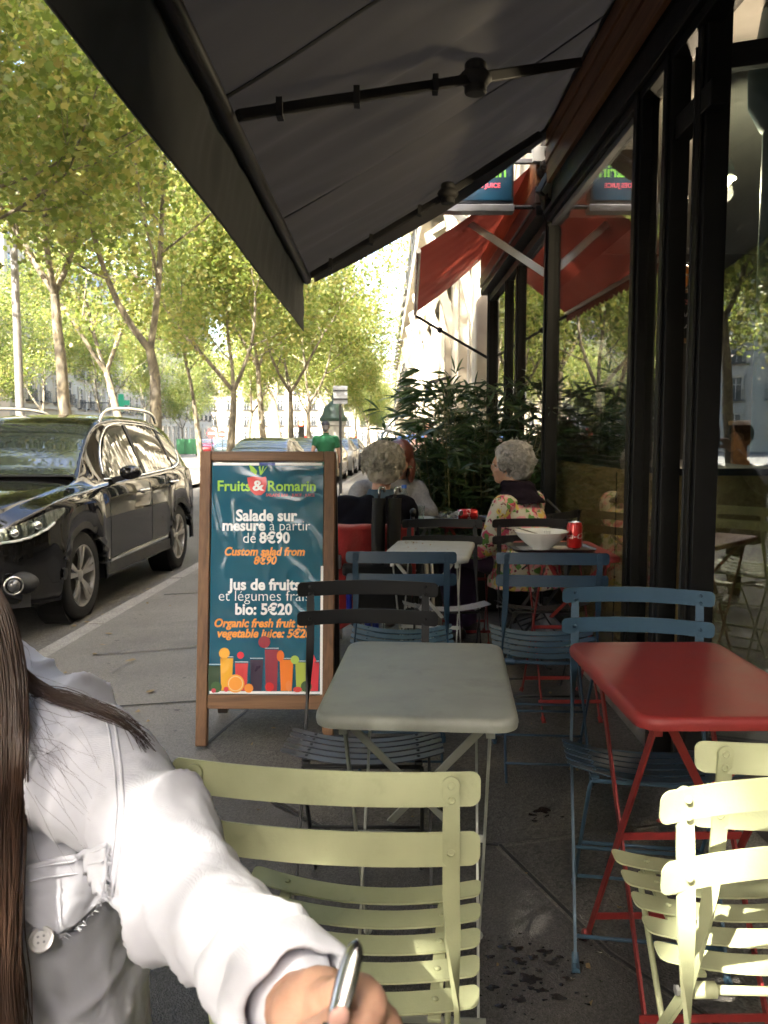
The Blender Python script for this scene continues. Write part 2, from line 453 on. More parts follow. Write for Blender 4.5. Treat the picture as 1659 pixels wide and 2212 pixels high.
# old patches and trodden gum on the pavement
PATCH = asphalt('patch_asphalt', (0.085, 0.078, 0.068), (0.13, 0.12, 0.105), grain=200, patch=2.0, bump=.3)
slab('pavement_patch', [(-1.75, 5.0), (-1.15, 5.05), (-1.12, 5.9), (-1.70, 5.85)], PATCH); slab('pavement_patch', [(-1.5, 2.9), (-1.02, 2.95), (-1.0, 3.5), (-1.45, 3.48)], PATCH)
gum = MB(); GUMM = mat('gum', (.05, .047, .043), .8)
for k in range(120):
    y = rnd.uniform(2.6, 11); x = rnd.uniform(kerb_x(y)+.2, -.6); r_ = rnd.uniform(.006, .017)
    gum.add([(x+r_*math.cos(a)*rnd.uniform(.7, 1.2), y+r_*math.sin(a)*rnd.uniform(.7, 1.2), side_z(x, y)+.0062) for a in [i*.698 for i in range(9)]], [tuple(range(9))])
struct(gum.build('gum_spots', GUMM), 'stuff', 'dark trodden gum spots on the pavement')
# kerb: one granite stone after another
kerb = bpy.data.objects.new('kerb', None); COL.objects.link(kerb); struct(kerb)
y = -3.0; i = 0
while y < 60:
    L = 1.0 if y < 24 else 3.0
    mb = MB(); x0, x1 = kerb_x(y), kerb_x(y+L); z0, z1 = side_z(x0, y), side_z(x1, y+L)
    dz = rnd.uniform(-.003, .004)
    def kb(u, w): return None
    vs = []
    for (x, yy, z) in ((x0, y+0.006, z0), (x1, y+L-0.006, z1)):
        vs += [(x, yy, z-0.2), (x, yy, z-0.012+dz), (x+0.012, yy, z+0.002+dz), (x+0.15, yy, z+0.004+dz), (x+0.15, yy, z-0.2)]
    mb.add(vs, [(0, 1, 2, 3, 4), (9, 8, 7, 6, 5)]+[(k, k+5, (k+1) % 5+5, (k+1) % 5) for k in range(5)])
    mb.build('kerb_stone', GRAN, kerb, bevel=0.004); y += L; i += 1
# litter and leaves in the gutter and on the pavement
LIT = mat('dry_leaf', (0.16, 0.11, 0.045), 0.8, var=0.4, scale=30)
lm = MB()
for k in range(200):
    y = rnd.uniform(3.4, 18) if k < 150 else rnd.uniform(1.2, 4.6); x = kerb_x(y)-abs(rnd.gauss(0.02, 0.14)) if k < 90 else (rnd.uniform(kerb_x(y)+.15, -0.7) if k < 150 else rnd.uniform(-.7, .95))
    z = (road_z(x, y) if x < kerb_x(y) else side_z(x, y))+0.006; s = rnd.uniform(.012, .035)*(1 if k < 150 else .3); a = rnd.uniform(0, 6.3)
    lm.add([(x+s*math.cos(a+b)*c, y+s*math.sin(a+b)*c, z+rnd.uniform(0, .012)) for b, c in ((0, 1.3), (1.2, .6), (2.4, .8), (3.6, .9), (5, .7))], [(0, 1, 2, 3, 4)])
struct(lm.build('fallen_leaves', LIT), 'stuff', 'dry leaves and bits of litter along the kerb')
# planted median with the trees, and what lies beyond it
sheet('median', [0, 0.33, 0.66, 1], ys_long, lambda x, y: road_z(x, y)+0.11, SAND, x_of=lambda u, y: kerb_x(y)-4.3-u*5.2)
sheet('far_road', [0, 0.5, 1], ys_long, lambda x, y: road_z(x, y)+0.01, ROAD, x_of=lambda u, y: kerb_x(y)-9.5-u*10)
sheet('far_pavement', [0, 0.5, 1], ys_long, lambda x, y: road_z(x, y)+0.12, SAND, x_of=lambda u, y: kerb_x(y)-19.5-u*14)
# ------------------------------------------------------------------ the cafe front
FX = 1.06
BLK = mat('black_frame_paint', (0.006, 0.006, 0.0055), 0.55, var=0.25, scale=20, bump=0.05, bscale=200, spec=.22)
DARKM = mat('dark_metal', (0.009, 0.009, 0.0095), 0.5, var=0.3, spec=.3)
ALU = mat('grey_aluminium', (0.22, 0.22, 0.23), 0.42, metal=0.6, var=0.15)
CONC = mat('plinth_concrete', (0.17, 0.16, 0.15), 0.85, var=0.35, scale=6, bump=0.4, bscale=40)
STONE = mat('cut_limestone', (0.50, 0.45, 0.36), 0.85, var=0.12, scale=1.5, bump=0.15, bscale=15)
FASC = wood_mat('fascia_wood', (0.12, 0.045, 0.018), (0.30, 0.135, 0.055), 0.55, 'Y', 5)
PANE = glass_mat('window_glass', (0.92, 0.93, 0.90), 0.07, gain=0.95, power=3.3)
OSB = wood_mat('counter_board', (0.36, 0.23, 0.085), (0.60, 0.42, 0.18), 0.6, 'Y', 9)
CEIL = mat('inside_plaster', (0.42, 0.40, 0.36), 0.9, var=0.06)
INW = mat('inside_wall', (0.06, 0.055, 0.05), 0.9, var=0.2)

shop = thing('cafe_front', 'black framed cafe front of tall glass panes under the dark awning', 'shop front', (FX, 3.5, 0))
def S(mb, name, m, **k):
    """part of the cafe front, given in world coordinates"""
    o = mb.build(name, m, shop, **k); o.location = (-FX, -3.5, 0); return o
def post(x, y, z0, z1, wx=0.06, wy=0.08):
    mb = MB(); mb.box((x, y, (z0+z1)/2), (wx, wy, z1-z0))
    mb.box((x-wx/2-0.006, y, (z0+z1)/2), (0.012, wy*0.45, z1-z0-0.01))     # raised bead down the middle
    mb.box((x-wx/2-0.003, y+wy*0.36, (z0+z1)/2), (0.007, wy*0.1, z1-z0-0.012))
    return S(mb, 'post', BLK, bevel=0.004)
post(FX, 5.50, 0.12, 2.52, 0.07, 0.10); post(FX, 3.57, 0.12, 2.62, 0.07, 0.11); post(FX, 3.20, 0.0, 2.62, 0.07, 0.09)
post(FX, 6.72, 0.12, 2.52, 0.05, 0.06); post(FX, 7.35, 0.12, 2.52, 0.05, 0.06); post(FX, 8.45, 0.12, 2.9, 0.08, 0.1); post(FX+0.02, 6.98, 0.3, 2.5, 0.025, 0.03)
post(FX, 0.6, 0.0, 2.62, 0.07, 0.1); post(FX, -1.5, 0.0, 2.62, 0.07, 0.1)
mb = MB(); mb.box((FX+0.04, 5.85, 0.05), (0.16, 5.3, 0.14)); S(mb, 'plinth', CONC, bevel=0.01)
mb = MB(); mb.box((FX, 2.0, 2.585), (0.075, 7.0, 0.07)); mb.box((FX-0.05, 2.0, 2.60), (0.028, 7.0, 0.03)); S(mb, 'top_rail', BLK, bevel=0.004)
mb = MB(); mb.box((FX+0.01, 4.52, 2.535), (0.05, 1.85, 0.03)); S(mb, 'head_trim', ALU, bevel=0.003)
mb = MB(); mb.box((FX, 7.0, 2.545), (0.07, 2.9, 0.06)); S(mb, 'top_rail', BLK, bevel=0.004)
mb = MB(); mb.box((FX, 5.85, 0.15), (0.06, 5.2, 0.055)); S(mb, 'bottom_rail', BLK, bevel=0.004)
mb = MB(); mb.box((FX+0.01, 3.0, 2.31), (0.06, 0.36, 0.08)); S(mb, 'transom', BLK, bevel=0.004)
for y0, y1, z0, z1 in ((3.63, 5.45, .18, 2.55), (5.55, 6.69, .18, 2.51), (6.75, 7.32, .18, 2.51), (7.38, 8.40, .18, 2.51), (3.245, 3.515, .18, 2.55), (-1.44, 0.54, 0.1, 2.55)):
    mb = MB(); mb.box((FX+0.005, (y0+y1)/2, (z0+z1)/2), (0.006, y1-y0, z1-z0)); S(mb, 'window_pane', PANE)
# open door leaf, turned towards the street
dA = Vector((1.115, 2.95, 0)); dirn = Vector((math.cos(R(21)), -math.sin(R(21)), 0)); rotd = Matrix.Rotation(-R(21), 3, 'Z')
leafw = 0.27
def leaf_box(u0, u1, z0, z1, t=0.045, off=0.0):
    mb = MB(); c = dA+dirn*((u0+u1)/2)+Vector((0, 0, (z0+z1)/2))+Vector((-math.sin(R(21)), -math.cos(R(21)), 0))*off
    mb.box(c, (u1-u0, t, z1-z0), rotd); return mb
door = S(leaf_box(-0.07, 0.0, 0.02, 2.5), 'door_leaf', BLK, bevel=0.004)
def D(mb, name, m, **k):
    o = mb.build(name, m, door, **k); return o
S(leaf_box(-0.078, -0.05, 0.02, 2.5, 0.06), 'door_stile', DARKM, bevel=0.003)
D(leaf_box(leafw, leafw+0.07, 0.02, 2.5), 'stile', BLK, bevel=0.004)
D(leaf_box(0.0, leafw, 2.42, 2.5), 'rail', BLK, bevel=0.004); D(leaf_box(0.0, leafw, 0.02, 0.16), 'rail', BLK, bevel=0.004)
D(leaf_box(0.0, leafw, 0.16, 2.42, 0.006), 'pane', glass_mat('door_glass', (0.72, 0.80, 0.78), 0.17, gain=0.95))
D(leaf_box(-0.035, -0.028, 0.06, 2.46, 0.004, 0.025), 'groove_strip', DARKM)
post(FX+0.03, 2.93, 0.0, 2.62, 0.08, 0.09)
# fascia of old planks under the awning, broken off at its far end
fas = MB()
def plank(z0, z1, x, y0, y1, seed):
    q = random.Random(seed); n = 26; mb = MB()
    ends = [y1+0.05*noise.noise(Vector((k*0.9, seed, 0)))+0.03*q.random() for k in range(5)]
    rings = []
    vs = []; fs = []
    for j in range(2):
        for k in range(5):
            z = z0+(z1-z0)*k/4; yy = y0 if j == 0 else ends[k]
            vs += [(x, yy, z), (x+0.025, yy, z)]
    for k in range(4):
        a, b = 2*k, 2*k+10
        fs += [(a, a+2, b+2, b), (a+1, b+1, b+3, a+3), (b, b+2, b+3, b+1), (a, a+1, a+3, a+2)]
    fs += [(0, 10, 11, 1), (8, 9, 19, 18)]
    mb.add(vs, fs); return S(mb, 'fascia_plank', FASC)
plank(2.755, 2.872, 0.995, -1.5, 5.42, 1); plank(2.876, 2.958, 0.985, -1.5, 5.36, 2); plank(2.962, 3.05, 0.975, -1.5, 5.33, 3)
mb = MB(); mb.box((FX+0.03, 2.0, 2.69), (0.12, 7.0, 0.125)); S(mb, 'dark_band', BLK, bevel=0.01)
mb = MB(); mb.box((FX+0.12, 2.0, 2.93), (0.2, 7.0, 0.34)); S(mb, 'backing', mat('old_timber', (0.03, 0.02, 0.014), 0.8, var=0.4))
# broken plaster and brick rubble where the fascia stops
RUB = mat('rubble', (0.05, 0.035, 0.025), 0.9, var=0.6, scale=25, bump=0.6, bscale=40)
mb = MB()
for k in range(34):
    c = (FX-0.03+rnd.uniform(-.05, .06), 5.46+rnd.uniform(-.05, .1), rnd.uniform(2.63, 2.98)); mb.ell(c, (rnd.uniform(.012, .045), rnd.uniform(.02, .06), rnd.uniform(.012, .05)), 7, 5, Matrix.Rotation(rnd.uniform(0, 3), 3, 'X'))
S(mb, 'rubble', RUB)
# upper walls
mb = MB(); mb.box((FX+0.55, 1.0, 11.2), (1.0, 15.0, 16.0)); S(mb, 'upper_wall', STONE)
for k in range(4):
    for j in range(4):
        mb = MB(); mb.box((FX+0.06, -4.5+k*3.6, 5.4+j*3.4), (0.06, 1.2, 2.2)); S(mb, 'upper_window', mat('far_pane', (0.03, 0.035, 0.04), 0.08, var=0.2))
mb = MB(); mb.box((FX+0.3, 7.05, 2.90), (0.55, 3.1, 0.64)); S(mb, 'lintel', mat('old_timber', (0, 0, 0)))
# room behind the glass
mb = MB(); mb.box((3.4, 3.5, 3.02), (4.5, 10.4, 0.05)); S(mb, 'ceiling', CEIL)
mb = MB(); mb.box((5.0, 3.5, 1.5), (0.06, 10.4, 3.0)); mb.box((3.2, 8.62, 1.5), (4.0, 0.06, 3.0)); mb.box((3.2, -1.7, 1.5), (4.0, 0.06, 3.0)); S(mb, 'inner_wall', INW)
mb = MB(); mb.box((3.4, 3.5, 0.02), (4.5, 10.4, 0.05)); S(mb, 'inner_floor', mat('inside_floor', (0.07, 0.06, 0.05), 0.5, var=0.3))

# counter and things on it
ct = thing('counter', 'wood board counter behind the cafe window with a dark top', 'counter', (1.36, 4.55, 0))
mb = MB(); mb.box((0, 0, 0.53), (0.42, 2.3, 1.06)); mb.build('board_front', OSB, ct, bevel=0.004)
mb = MB(); mb.box((0, 0, 1.075), (0.47, 2.36, 0.03)); mb.build('counter_top', DARKM, ct, bevel=0.004)
mb = MB()
mb.box((-0.214, -0.35, 0.53), (0.004, 0.006, 1.02)); mb.build('board_joint', mat('old_timber', (0, 0, 0)), ct)
jc = thing('juice_dispenser', 'clear juice dispenser with grey clamps standing on the counter', 'dispenser', (1.28, 4.72, 1.09))
GREY = mat('grey_plastic', (0.25, 0.26, 0.28), 0.4, var=0.2)
CLR = glass_mat('clear_plastic', (0.86, 0.93, 0.90), 0.08)
mb = MB(); mb.rbox((0, 0, 0.17), (0.13, 0.15, 0.30), 0.03); mb.build('tank', CLR, jc, smooth=30)
mb = MB(); mb.rbox((0, 0.26, 0.17), (0.11, 0.12, 0.28), 0.03); mb.build('tank', CLR, jc, smooth=30)
for (y, z) in ((-0.06, .42), (0.16, .62), (0.16, .33)):
    mb = MB(); mb.box((-0.06, y, z), (0.05, 0.07, 0.085)); mb.build('clamp', GREY, jc, bevel=0.006)
    for k in range(4):
        mb = MB(); mb.box((-0.088, y, z-0.03+k*0.02), (0.012, 0.085, 0.006)); mb.build('clamp_rib', mat('pale_metal', (0.6, 0.6, 0.58), 0.35, metal=0.7), jc)
mb = MB(); mb.tube([(-.06, -.06, .0), (-.06, -.06, .74), (-.05, -.03, .80), (-.05, .12, .86), (-.05, .14, .82), (-.05, .14, .0)], 0.006, 6); mb.build('wire_frame', DARKM, jc, smooth=True)
mb = MB(); mb.rbox((0, 0, 0.008), (0.22, 0.62, 0.02), 0.02); mb.build('base', DARKM, jc)
# hanging wire basket with oranges, chalk board below it
p = at(1470, 600, 3.75)
bk = thing('wire_basket', 'wire basket hanging inside the doorway with oranges in it', 'basket', p)
WIRE = mat('pale_metal', (0.6, 0.6, 0.58), 0.35, metal=0.7)
mb = MB()
for k in range(10):
    a = 2*math.pi*k/10; mb.tube([(0.07*math.cos(a), 0.07*math.sin(a), 0.05), (0.062*math.cos(a), 0.062*math.sin(a), -0.06)], 0.0016, 5)
for z, r in ((0.05, .07), (0.0, .067), (-.06, .062)): mb.tube([(r*math.cos(2*math.pi*k/20), r*math.sin(2*math.pi*k/20), z) for k in range(20)], 0.0018, 5, closed=True)
mb.build('basket_wires', WIRE, bk)
mb = MB(); mb.tube([(-.065, 0, .05), (-.05, 0, .11), (0, 0, .14), (.05, 0, .11), (.065, 0, .05)], 0.0022, 6); mb.build('handle', WIRE, bk)
mb = MB(); mb.tube([(0, 0, .14), (0, 0, 3.0-p.z)], 0.0015, 5); mb.build('hanging_wire', WIRE, bk)
ORG = mat('orange_peel', (0.62, 0.22, 0.02), 0.45, var=0.12, bump=0.2, bscale=180)
o = MB().ell(p+Vector((-.01, -.01, -.015)), (.042, .042, .041), 16, 12).build('orange', ORG, smooth=True); tag(o, 'large orange at the front of the hanging wire basket', 'orange', 'oranges in the basket')
o = MB().ell(p+Vector((.02, .028, .028)), (.034, .034, .034), 16, 12).build('orange', ORG, smooth=True); tag(o, 'smaller orange behind the first one in the wire basket', 'orange', 'oranges in the basket')
p = at(1472, 682, 3.72)
cb = thing('chalk_board', 'small wood framed chalk board for orange juice hanging in the doorway', 'chalk board', p)
cb.rotation_euler = (0, R(4), -R(10))
FRW = wood_mat('board_frame_wood', (0.16, 0.075, 0.03), (0.3, 0.16, 0.07), 0.5, 'Z', 10)
mb = MB(); mb.box((0, 0, 0), (0.15, 0.008, 0.20)); mb.build('slate', mat('slate', (0.012, 0.013, 0.016), 0.7, var=0.3), cb)
for c, s in (((0, -.004, .105), (.19, .018, .02)), ((0, -.004, -.105), (.19, .018, .02)), ((-.085, -.004, 0), (.02, .018, .19)), ((.085, -.004, 0), (.02, .018, .19))):
    MB().box(c, s).build('frame_side', FRW, cb, bevel=0.002)
def lettering(txt, size, m, parent, M, bold=0.0, shear=0.0, name='lettering', align='CENTER', spacing=1.0):
    me = text_mesh(txt, size, bold, shear, align, spacing); me.name = name; me.transform(M); me.materials.clear(); me.materials.append(m)
    return link(name, me, parent)
CH1 = mat('pink_chalk', (0.75, 0.22, 0.22), 0.9); CH2 = mat('white_chalk', (0.6, 0.55, 0.55), 0.9)
up = Matrix(((1, 0, 0, 0), (0, 0, -1, 0), (0, 1, 0, 0), (0, 0, 0, 1)))
for i, (t, m, s) in enumerate((('Jus', CH1, .044), ("D'ORANGE", CH2, .030), ('ODA', CH2, .028))):
    lettering(t, s, m, cb, Matrix.Translation((0, -.0055, .048-i*.052)) @ up, 0.0004, 0.2)
# power cable
mb = MB(); P = [at(px, py, 3.45) for px, py in ((1455, 1015), (1448, 1060), (1436, 1100), (1447, 1130), (1458, 1170), (1448, 1210), (1440, 1250), (1452, 1290), (1450, 1330), (1440, 1380))]
mb.tube(P, 0.007, 6); mb.tube([P[0], P[0]+Vector((.02, .02, -.05)), at(1462, 1080, 3.45), at(1450, 1150, 3.45), at(1462, 1230, 3.45), P[-1]], 0.006, 6)
mb.ell(at(1438, 1078, 3.44), (.024, .02, .03), 10, 8)
tag(mb.build('power_cable', DARKM, smooth=True), 'black power cable hanging in loops inside the doorway', 'cable')
MB().box((1.22, 3.45, 0.52), (0.30, 0.03, 1.04)).build('panel', OSB, ct).location = (-1.36+0.1, -4.55+0.06, 0)
# added teal column standing in for a reflection in the glass, and lamp inside
TEAL = mat('reflection_teal', (0.035, 0.085, 0.105), 0.55, var=0.1)
pl = thing('reflection_column', 'added round teal column standing in for a blurred reflection in the door glass', 'reflection_column', (1.70, 3.72, 0.045))
MB().lathe([(0.13, 0), (0.13, 0.05), (0.10, 0.08), (0.098, 2.45)], 28).build('shaft', TEAL, pl, smooth=35)
MB().lathe([(0.098, 2.451), (0.115, 2.47), (0.16, 2.56), (0.165, 2.70), (0.14, 2.80), (0.12, 2.94)], 28).build('capital', TEAL, pl, smooth=35)
lp = at(1562, 388, 4.3)
lamp = thing('pendant_lamp', 'lit pale pendant lamp hanging from the ceiling inside the cafe', 'lamp', lp)
GLOW = mat('lamp_glow', (1, .85, .6), 0.5, emis=(1.0, 0.78, 0.42), estr=6.0)
MB().ell((0, 0, 0), (.045, .045, .036), 16, 10).build('bulb', GLOW, lamp, smooth=True)
MB().lathe([(0.012, .12), (.05, .05), (.062, .0), (.06, .0), (.048, .05), (.011, .118)], 20).build('lamp_shade', mat('shade_white', (.5, .48, .42), .6), lamp, smooth=True)
MB().tube([(0, 0, .12), (0, 0, 3.0-lp.z)], .003, 6).build('lamp_cord', DARKM, lamp)
ld = bpy.data.lights.new('bulb_light', 'POINT'); ld.energy = 11; ld.color = (1, .8, .55); ld.shadow_soft_size = .05
lo = bpy.data.objects.new('bulb_light', ld); COL.objects.link(lo); lo.parent = lamp; lo.location = (0, 0, -.06)
# dark bottles and jars in the back of the room
q = random.Random(3)
for k in range(9):
    x, y = 2.35+0.12*q.random(), 3.2+k*0.27; c = [(0.16, .05, .02), (.05, .1, .06), (.2, .16, .08), (.03, .03, .04)][k % 4]
    o = MB().lathe([(0.03, 0), (.036, .01), (.036, .15), (.014, .2), (.013, .26)], 14, (x, y, 1.32)).build('bottle', mat('bottle_%d' % (k % 4), c, .15), smooth=35)
    tag(o, '%s bottle from the door on the shelf deep inside the cafe' % ['first', 'second', 'third', 'fourth', 'fifth', 'sixth', 'seventh', 'eighth', 'last'][k], 'bottle', 'bottles on the inside shelf')
sh = MB().box((2.42, 4.3, 1.30), (.26, 2.8, .03)).build('wall_shelf', FASC, None); tag(sh, 'dark wooden shelf with bottles deep inside the cafe', 'shelf')
sh2 = MB(); [sh2.box((2.42, yy, .66), (.24, .04, 1.26)) for yy in (2.95, 4.3, 5.65)]; o = sh2.build('shelf_upright', FASC, sh)

# ------------------------------------------------------------------ the dark awning
def fabric(name, col, col2, tr, trcol, scale=3.0):
    m, n, l, p = nt(name)
    tc = n.new('ShaderNodeTexCoord'); t = n.new('ShaderNodeTexNoise'); t.inputs['Scale'].default_value = scale; t.inputs['Detail'].default_value = 7
    l.new(tc.outputs['Object'], t.inputs['Vector'])
    r = n.new('ShaderNodeValToRGB'); r.color_ramp.elements[0].color = (*col, 1); r.color_ramp.elements[1].color = (*col2, 1)
    r.color_ramp.elements[0].position = .3; r.color_ramp.elements[1].position = .75
    l.new(t.outputs['Fac'], r.inputs[0]); l.new(r.outputs[0], p.inputs['Base Color']); p.inputs['Roughness'].default_value = .75
    w = n.new('ShaderNodeTexNoise'); w.inputs['Scale'].default_value = 400; l.new(tc.outputs['Object'], w.inputs['Vector'])
    b = n.new('ShaderNodeBump'); b.inputs['Strength'].default_value = .12; b.inputs['Distance'].default_value = .002
    l.new(w.outputs['Fac'], b.inputs['Height']); l.new(b.outputs[0], p.inputs['Normal'])
    tl = n.new('ShaderNodeBsdfTranslucent'); tl.inputs[0].default_value = (*trcol, 1)
    mx = n.new('ShaderNodeMixShader'); mx.inputs[0].default_value = tr
    out = [q for q in n if q.type == 'OUTPUT_MATERIAL'][0]
    l.new(p.outputs[0], mx.inputs[1]); l.new(tl.outputs[0], mx.inputs[2]); l.new(mx.outputs[0], out.inputs['Surface'])
    return m
AWN = fabric('awning_cloth', (0.026, 0.022, 0.018), (0.056, 0.049, 0.042), 0.30, (0.044, 0.041, 0.039), 1.6)
VAL = fabric('valance_cloth', (0.020, 0.024, 0.024), (0.034, 0.038, 0.037), 0.12, (0.02, 0.025, 0.025))
AX0, AZ0, AX1, AZ1, AY0, AY1 = -0.47, 2.175, 0.99, 3.06, -0.30, 5.30
def canopy_z(x, y):
    u = (x-AX0)/(AX1-AX0); z = AZ0+(AZ1-AZ0)*u
    sag = -0.05*math.sin(math.pi*u)*(0.6+0.4*math.sin(y*2.1))
    wr = 0.030*noise.noise(Vector((x*1.2, y*6.5, 3.1)))+0.030*noise.noise(Vector((x*0.9+5, y*2.6+x*0.8, 7)))+0.006*noise.noise(Vector((x*3, y*16, 1)))
    crease = 0.012*math.exp(-((y-(4.55+0.35*u))/0.05)**2)+0.012*math.exp(-((y-(3.35+0.25*u))/0.06)**2)+0.01*math.exp(-((y-(2.2-0.2*u))/0.05)**2)
    return z+sag+(wr-crease)*math.sin(math.pi*min(1, max(0, u*0.92+0.06)))**0.5
aw = thing('awning', 'dark grey folding awning over the cafe terrace with hanging valance', 'awning', (AX1, 2.5, AZ1))
def A(mb, name, m, **k):
    o = mb.build(name, m, aw, **k); o.location = (-AX1, -2.5, -AZ1); return o
def cf(u, v):
    x = AX0+(AX1-AX0)*u; y = AY0+(AY1-AY0)*v; return (x, y, canopy_z(x, y))
A(MB().grid(cf, 50, 150), 'canopy', AWN, smooth=True)
def vf(u, v):
    y = AY0+(AY1-AY0)*u
    s = math.sin(math.pi*v)**.8 if 0 < v < 1 else 0.0
    fold = 0.010*noise.noise(Vector((y*5+v*2.2, 1.5, 0)))+0.008*(1-2*abs(noise.noise(Vector((y*9+v*3.5, 7, v)))))
    amp = 0.8+2.6*max(0, noise.noise(Vector((y*1.1, 4, 4)))+.2)
    return (AX0-0.022-0.006*s+fold*s*amp, y, AZ0+0.015-0.335*v+0.004*math.sin(y*3))
A(MB().grid(vf, 260, 14), 'valance', VAL, smooth=True)
A(MB().tube([vf(k/260, 1.0) for k in range(261)], 0.004, 5), 'valance_hem', VAL)
A(MB().tube([(AX0, AY0-.01, AZ0-0.012), (AX0, AY1+.01, AZ0-0.012)], 0.028, 12), 'front_bar', DARKM, smooth=35)
A(MB().box((AX1+0.02, 2.5, AZ1+0.05), (.12, 5.75, .14)), 'awning_box', DARKM, bevel=.01)
for yy, w in ((AY1-0.004, .05), (3.9, .02), (2.52, .02), (1.14, .02), (AY0+.004, .05)):   # hems and seams under the cloth
    mb = MB()
    mb.sweep([(AX0+(AX1-AX0)*k/24, yy-w*0.3, canopy_z(AX0+(AX1-AX0)*k/24, yy)-0.006) for k in range(25)], Vector((0, 1, 0)), w, .003); A(mb, 'seam', VAL)
# far end edge: piping
A(MB().tube([(AX0+(AX1-AX0)*k/30, AY1+.002, canopy_z(AX0+(AX1-AX0)*k/30, AY1)-0.004) for k in range(31)], .007, 6), 'piping', VAL, smooth=True)
# a hanging strip of the folded end cloth
def ef(u, v):
    x = AX0+(AX1-AX0)*(0.03+0.96*u); return (x, AY1+.006+0.004*v, canopy_z(x, AY1)-0.01-(0.035+0.05*u*(1.1-u)*3)*v)
A(MB().grid(ef, 30, 3), 'end_flap', AWN, smooth=True)
def folding_arm(sh, el, fr):
    mb = MB(); sh, el, fr = Vector(sh), Vector(el), Vector(fr)
    mb.sweep([sh, el], Vector((0, 0, 1)), .042, .03); mb.sweep([el, fr], Vector((0, 0, 1)), .034, .026)
    arm = A(mb, 'folding_arm', mat('arm_grey', (.03, .028, .025), .7, var=.3), bevel=.006)
    mb = MB(); mb.ell(el, (.06, .06, .035), 14, 8); mb.lathe([(.035, -.055), (.04, -.05), (.04, .05), (.03, .06)], 14, el); o = mb.build('elbow', mat('arm_grey', ()), arm, smooth=40)
    for t in (.2, .55, .85):
        mb = MB(); c = el.lerp(fr, t); mb.box(c, (.02, .05, .055)); mb.build('clip', mat('arm_grey', ()), arm)
DARKM_ARM = mat('arm_grey', (.03, .028, .025), .7, var=.3)
folding_arm((.90, 4.1, 2.93), (.33, 3.2, 2.50), (-.43, 2.60, 2.155))
folding_arm((.90, 5.1, 2.95), (.36, 4.95, 2.575), (-.43, 5.12, 2.155))

# ------------------------------------------------------------------ lamps and sign by the awning's far end
fl = thing('flood_light', 'square flood light with a glass front under the end of the awning', 'flood light', at(1195, 385, 5.42))
rot = Matrix.Rotation(R(28), 3, 'Y') @ Matrix.Rotation(R(35), 3, 'Z')
MB().box((0, 0, 0), (.12, .05, .26), rot).build('housing', DARKM, fl, bevel=.008)
MB().box(rot @ Vector((0, -.027, 0)), (.10, .006, .235), rot).build('front_glass', mat('milky_glass', (.42, .42, .34), .25, var=.25, scale=14), fl)
MB().tube([(.02, .03, .1), (.09, .05, .16), (.12, .05, .2)], .01, 8).build('bracket', DARKM, fl)
jb = thing('junction_box', 'small white junction box on a bracket beside the flood light', 'box', at(1165, 335, 5.46))
MB().rbox((0, 0, 0), (.09, .06, .09), .012).build('box_body', mat('white_box', (.6, .6, .57), .5, var=.1), jb)
MB().box((-.07, .01, -.035), (.2, .03, .03)).build('bracket', ALU, jb, bevel=.004)
MB().tube([(.02, 0, -.03), (.045, 0, -.12), (.03, 0, -.22), (.05, -.01, -.3), (.03, 0, -.36), (.05, .02, -.40)], .005, 6).build('wire', DARKM, jb, smooth=True)
SB = at(1040, 400, 5.6)
sg = thing('hanging_sign', 'dark projecting shop sign with blue edge and green letters past the awning', 'sign', (SB.x, 5.6, 2.86))
mb = MB(); mb.box((-.03, 0, 0), (.46, .09, .36)); mb.build('sign_body', mat('sign_black', (.012, .014, .02), .3, var=.2), sg, bevel=.006)
mb = MB(); mb.box((-.03, -.049, 0), (.43, .006, .32)); mb.build('sign_face', mat('sign_face_teal', (.008, .045, .085), .25, var=.1), sg)
mb = MB(); mb.box((-.03, 0, -.205), (.47, .10, .045)); mb.build('bottom_rail', ALU, sg, bevel=.004)
GRN = mat('sign_green', (.25, .75, .08), .4); PNK = mat('sign_pink', (.8, .1, .15), .4)
lettering('Romarin', .105, GRN, sg, Matrix.Translation((-.03, -.0605, -.02)) @ up, .002)
lettering('SALADES JUICE', .040, PNK, sg, Matrix.Translation((-.02, -.0605, -.085)) @ up, .001)
mb = MB(); mb.tube([(-.02, .0, -.19), (.62, .0, -.19)], .014, 8); mb.tube([(.1, .02, .16), (.6, .02, .16)], .01, 8); mb.build('wall_bracket', DARKM, sg, smooth=40)

# ------------------------------------------------------------------ red awning of the next shop
REDC = fabric('red_cloth', (0.12, 0.020, 0.014), (0.16, 0.030, 0.02), 0.35, (0.12, 0.020, 0.012))
ra = thing('awning', 'red orange awning of the next shop with scalloped edge', 'awning', (1.0, 7.0, 2.95))
def B(mb, name, m, **k):
    o = mb.build(name, m, ra, **k); o.location = (-1.0, -7.0, -2.95); return o
RY0, RY1 = 5.72, 8.65
def rfx(y): return 0.215+0.03*(y-5.4)
def rf(u, v):
    y = RY0+(RY1-RY0)*v; x0 = rfx(y); x = x0+(0.99-x0)*u
    return (x, y, 2.43+0.56*u-0.03*math.sin(math.pi*u)+0.01*noise.noise(Vector((x*2, y*4, 0))))
B(MB().grid(rf, 20, 60), 'canopy', REDC, smooth=True)
def rv(u, v):
    y = RY0+(RY1-RY0)*u; s = abs(math.sin(u*math.pi*22))
    return (rfx(y)-0.006+0.008*noise.noise(Vector((y*9, v*2, 3))), y, 2.435-(0.075+0.03*s)*v)
B(MB().grid(rv, 264, 4), 'scalloped_valance', REDC, smooth=True)
B(MB().tube([(rfx(RY0), RY0, 2.425), (rfx(RY1), RY1, 2.425)], .018, 10), 'front_bar', mat('white_arm_paint', (.55, .54, .5), .4, metal=.2, var=.1), smooth=35)
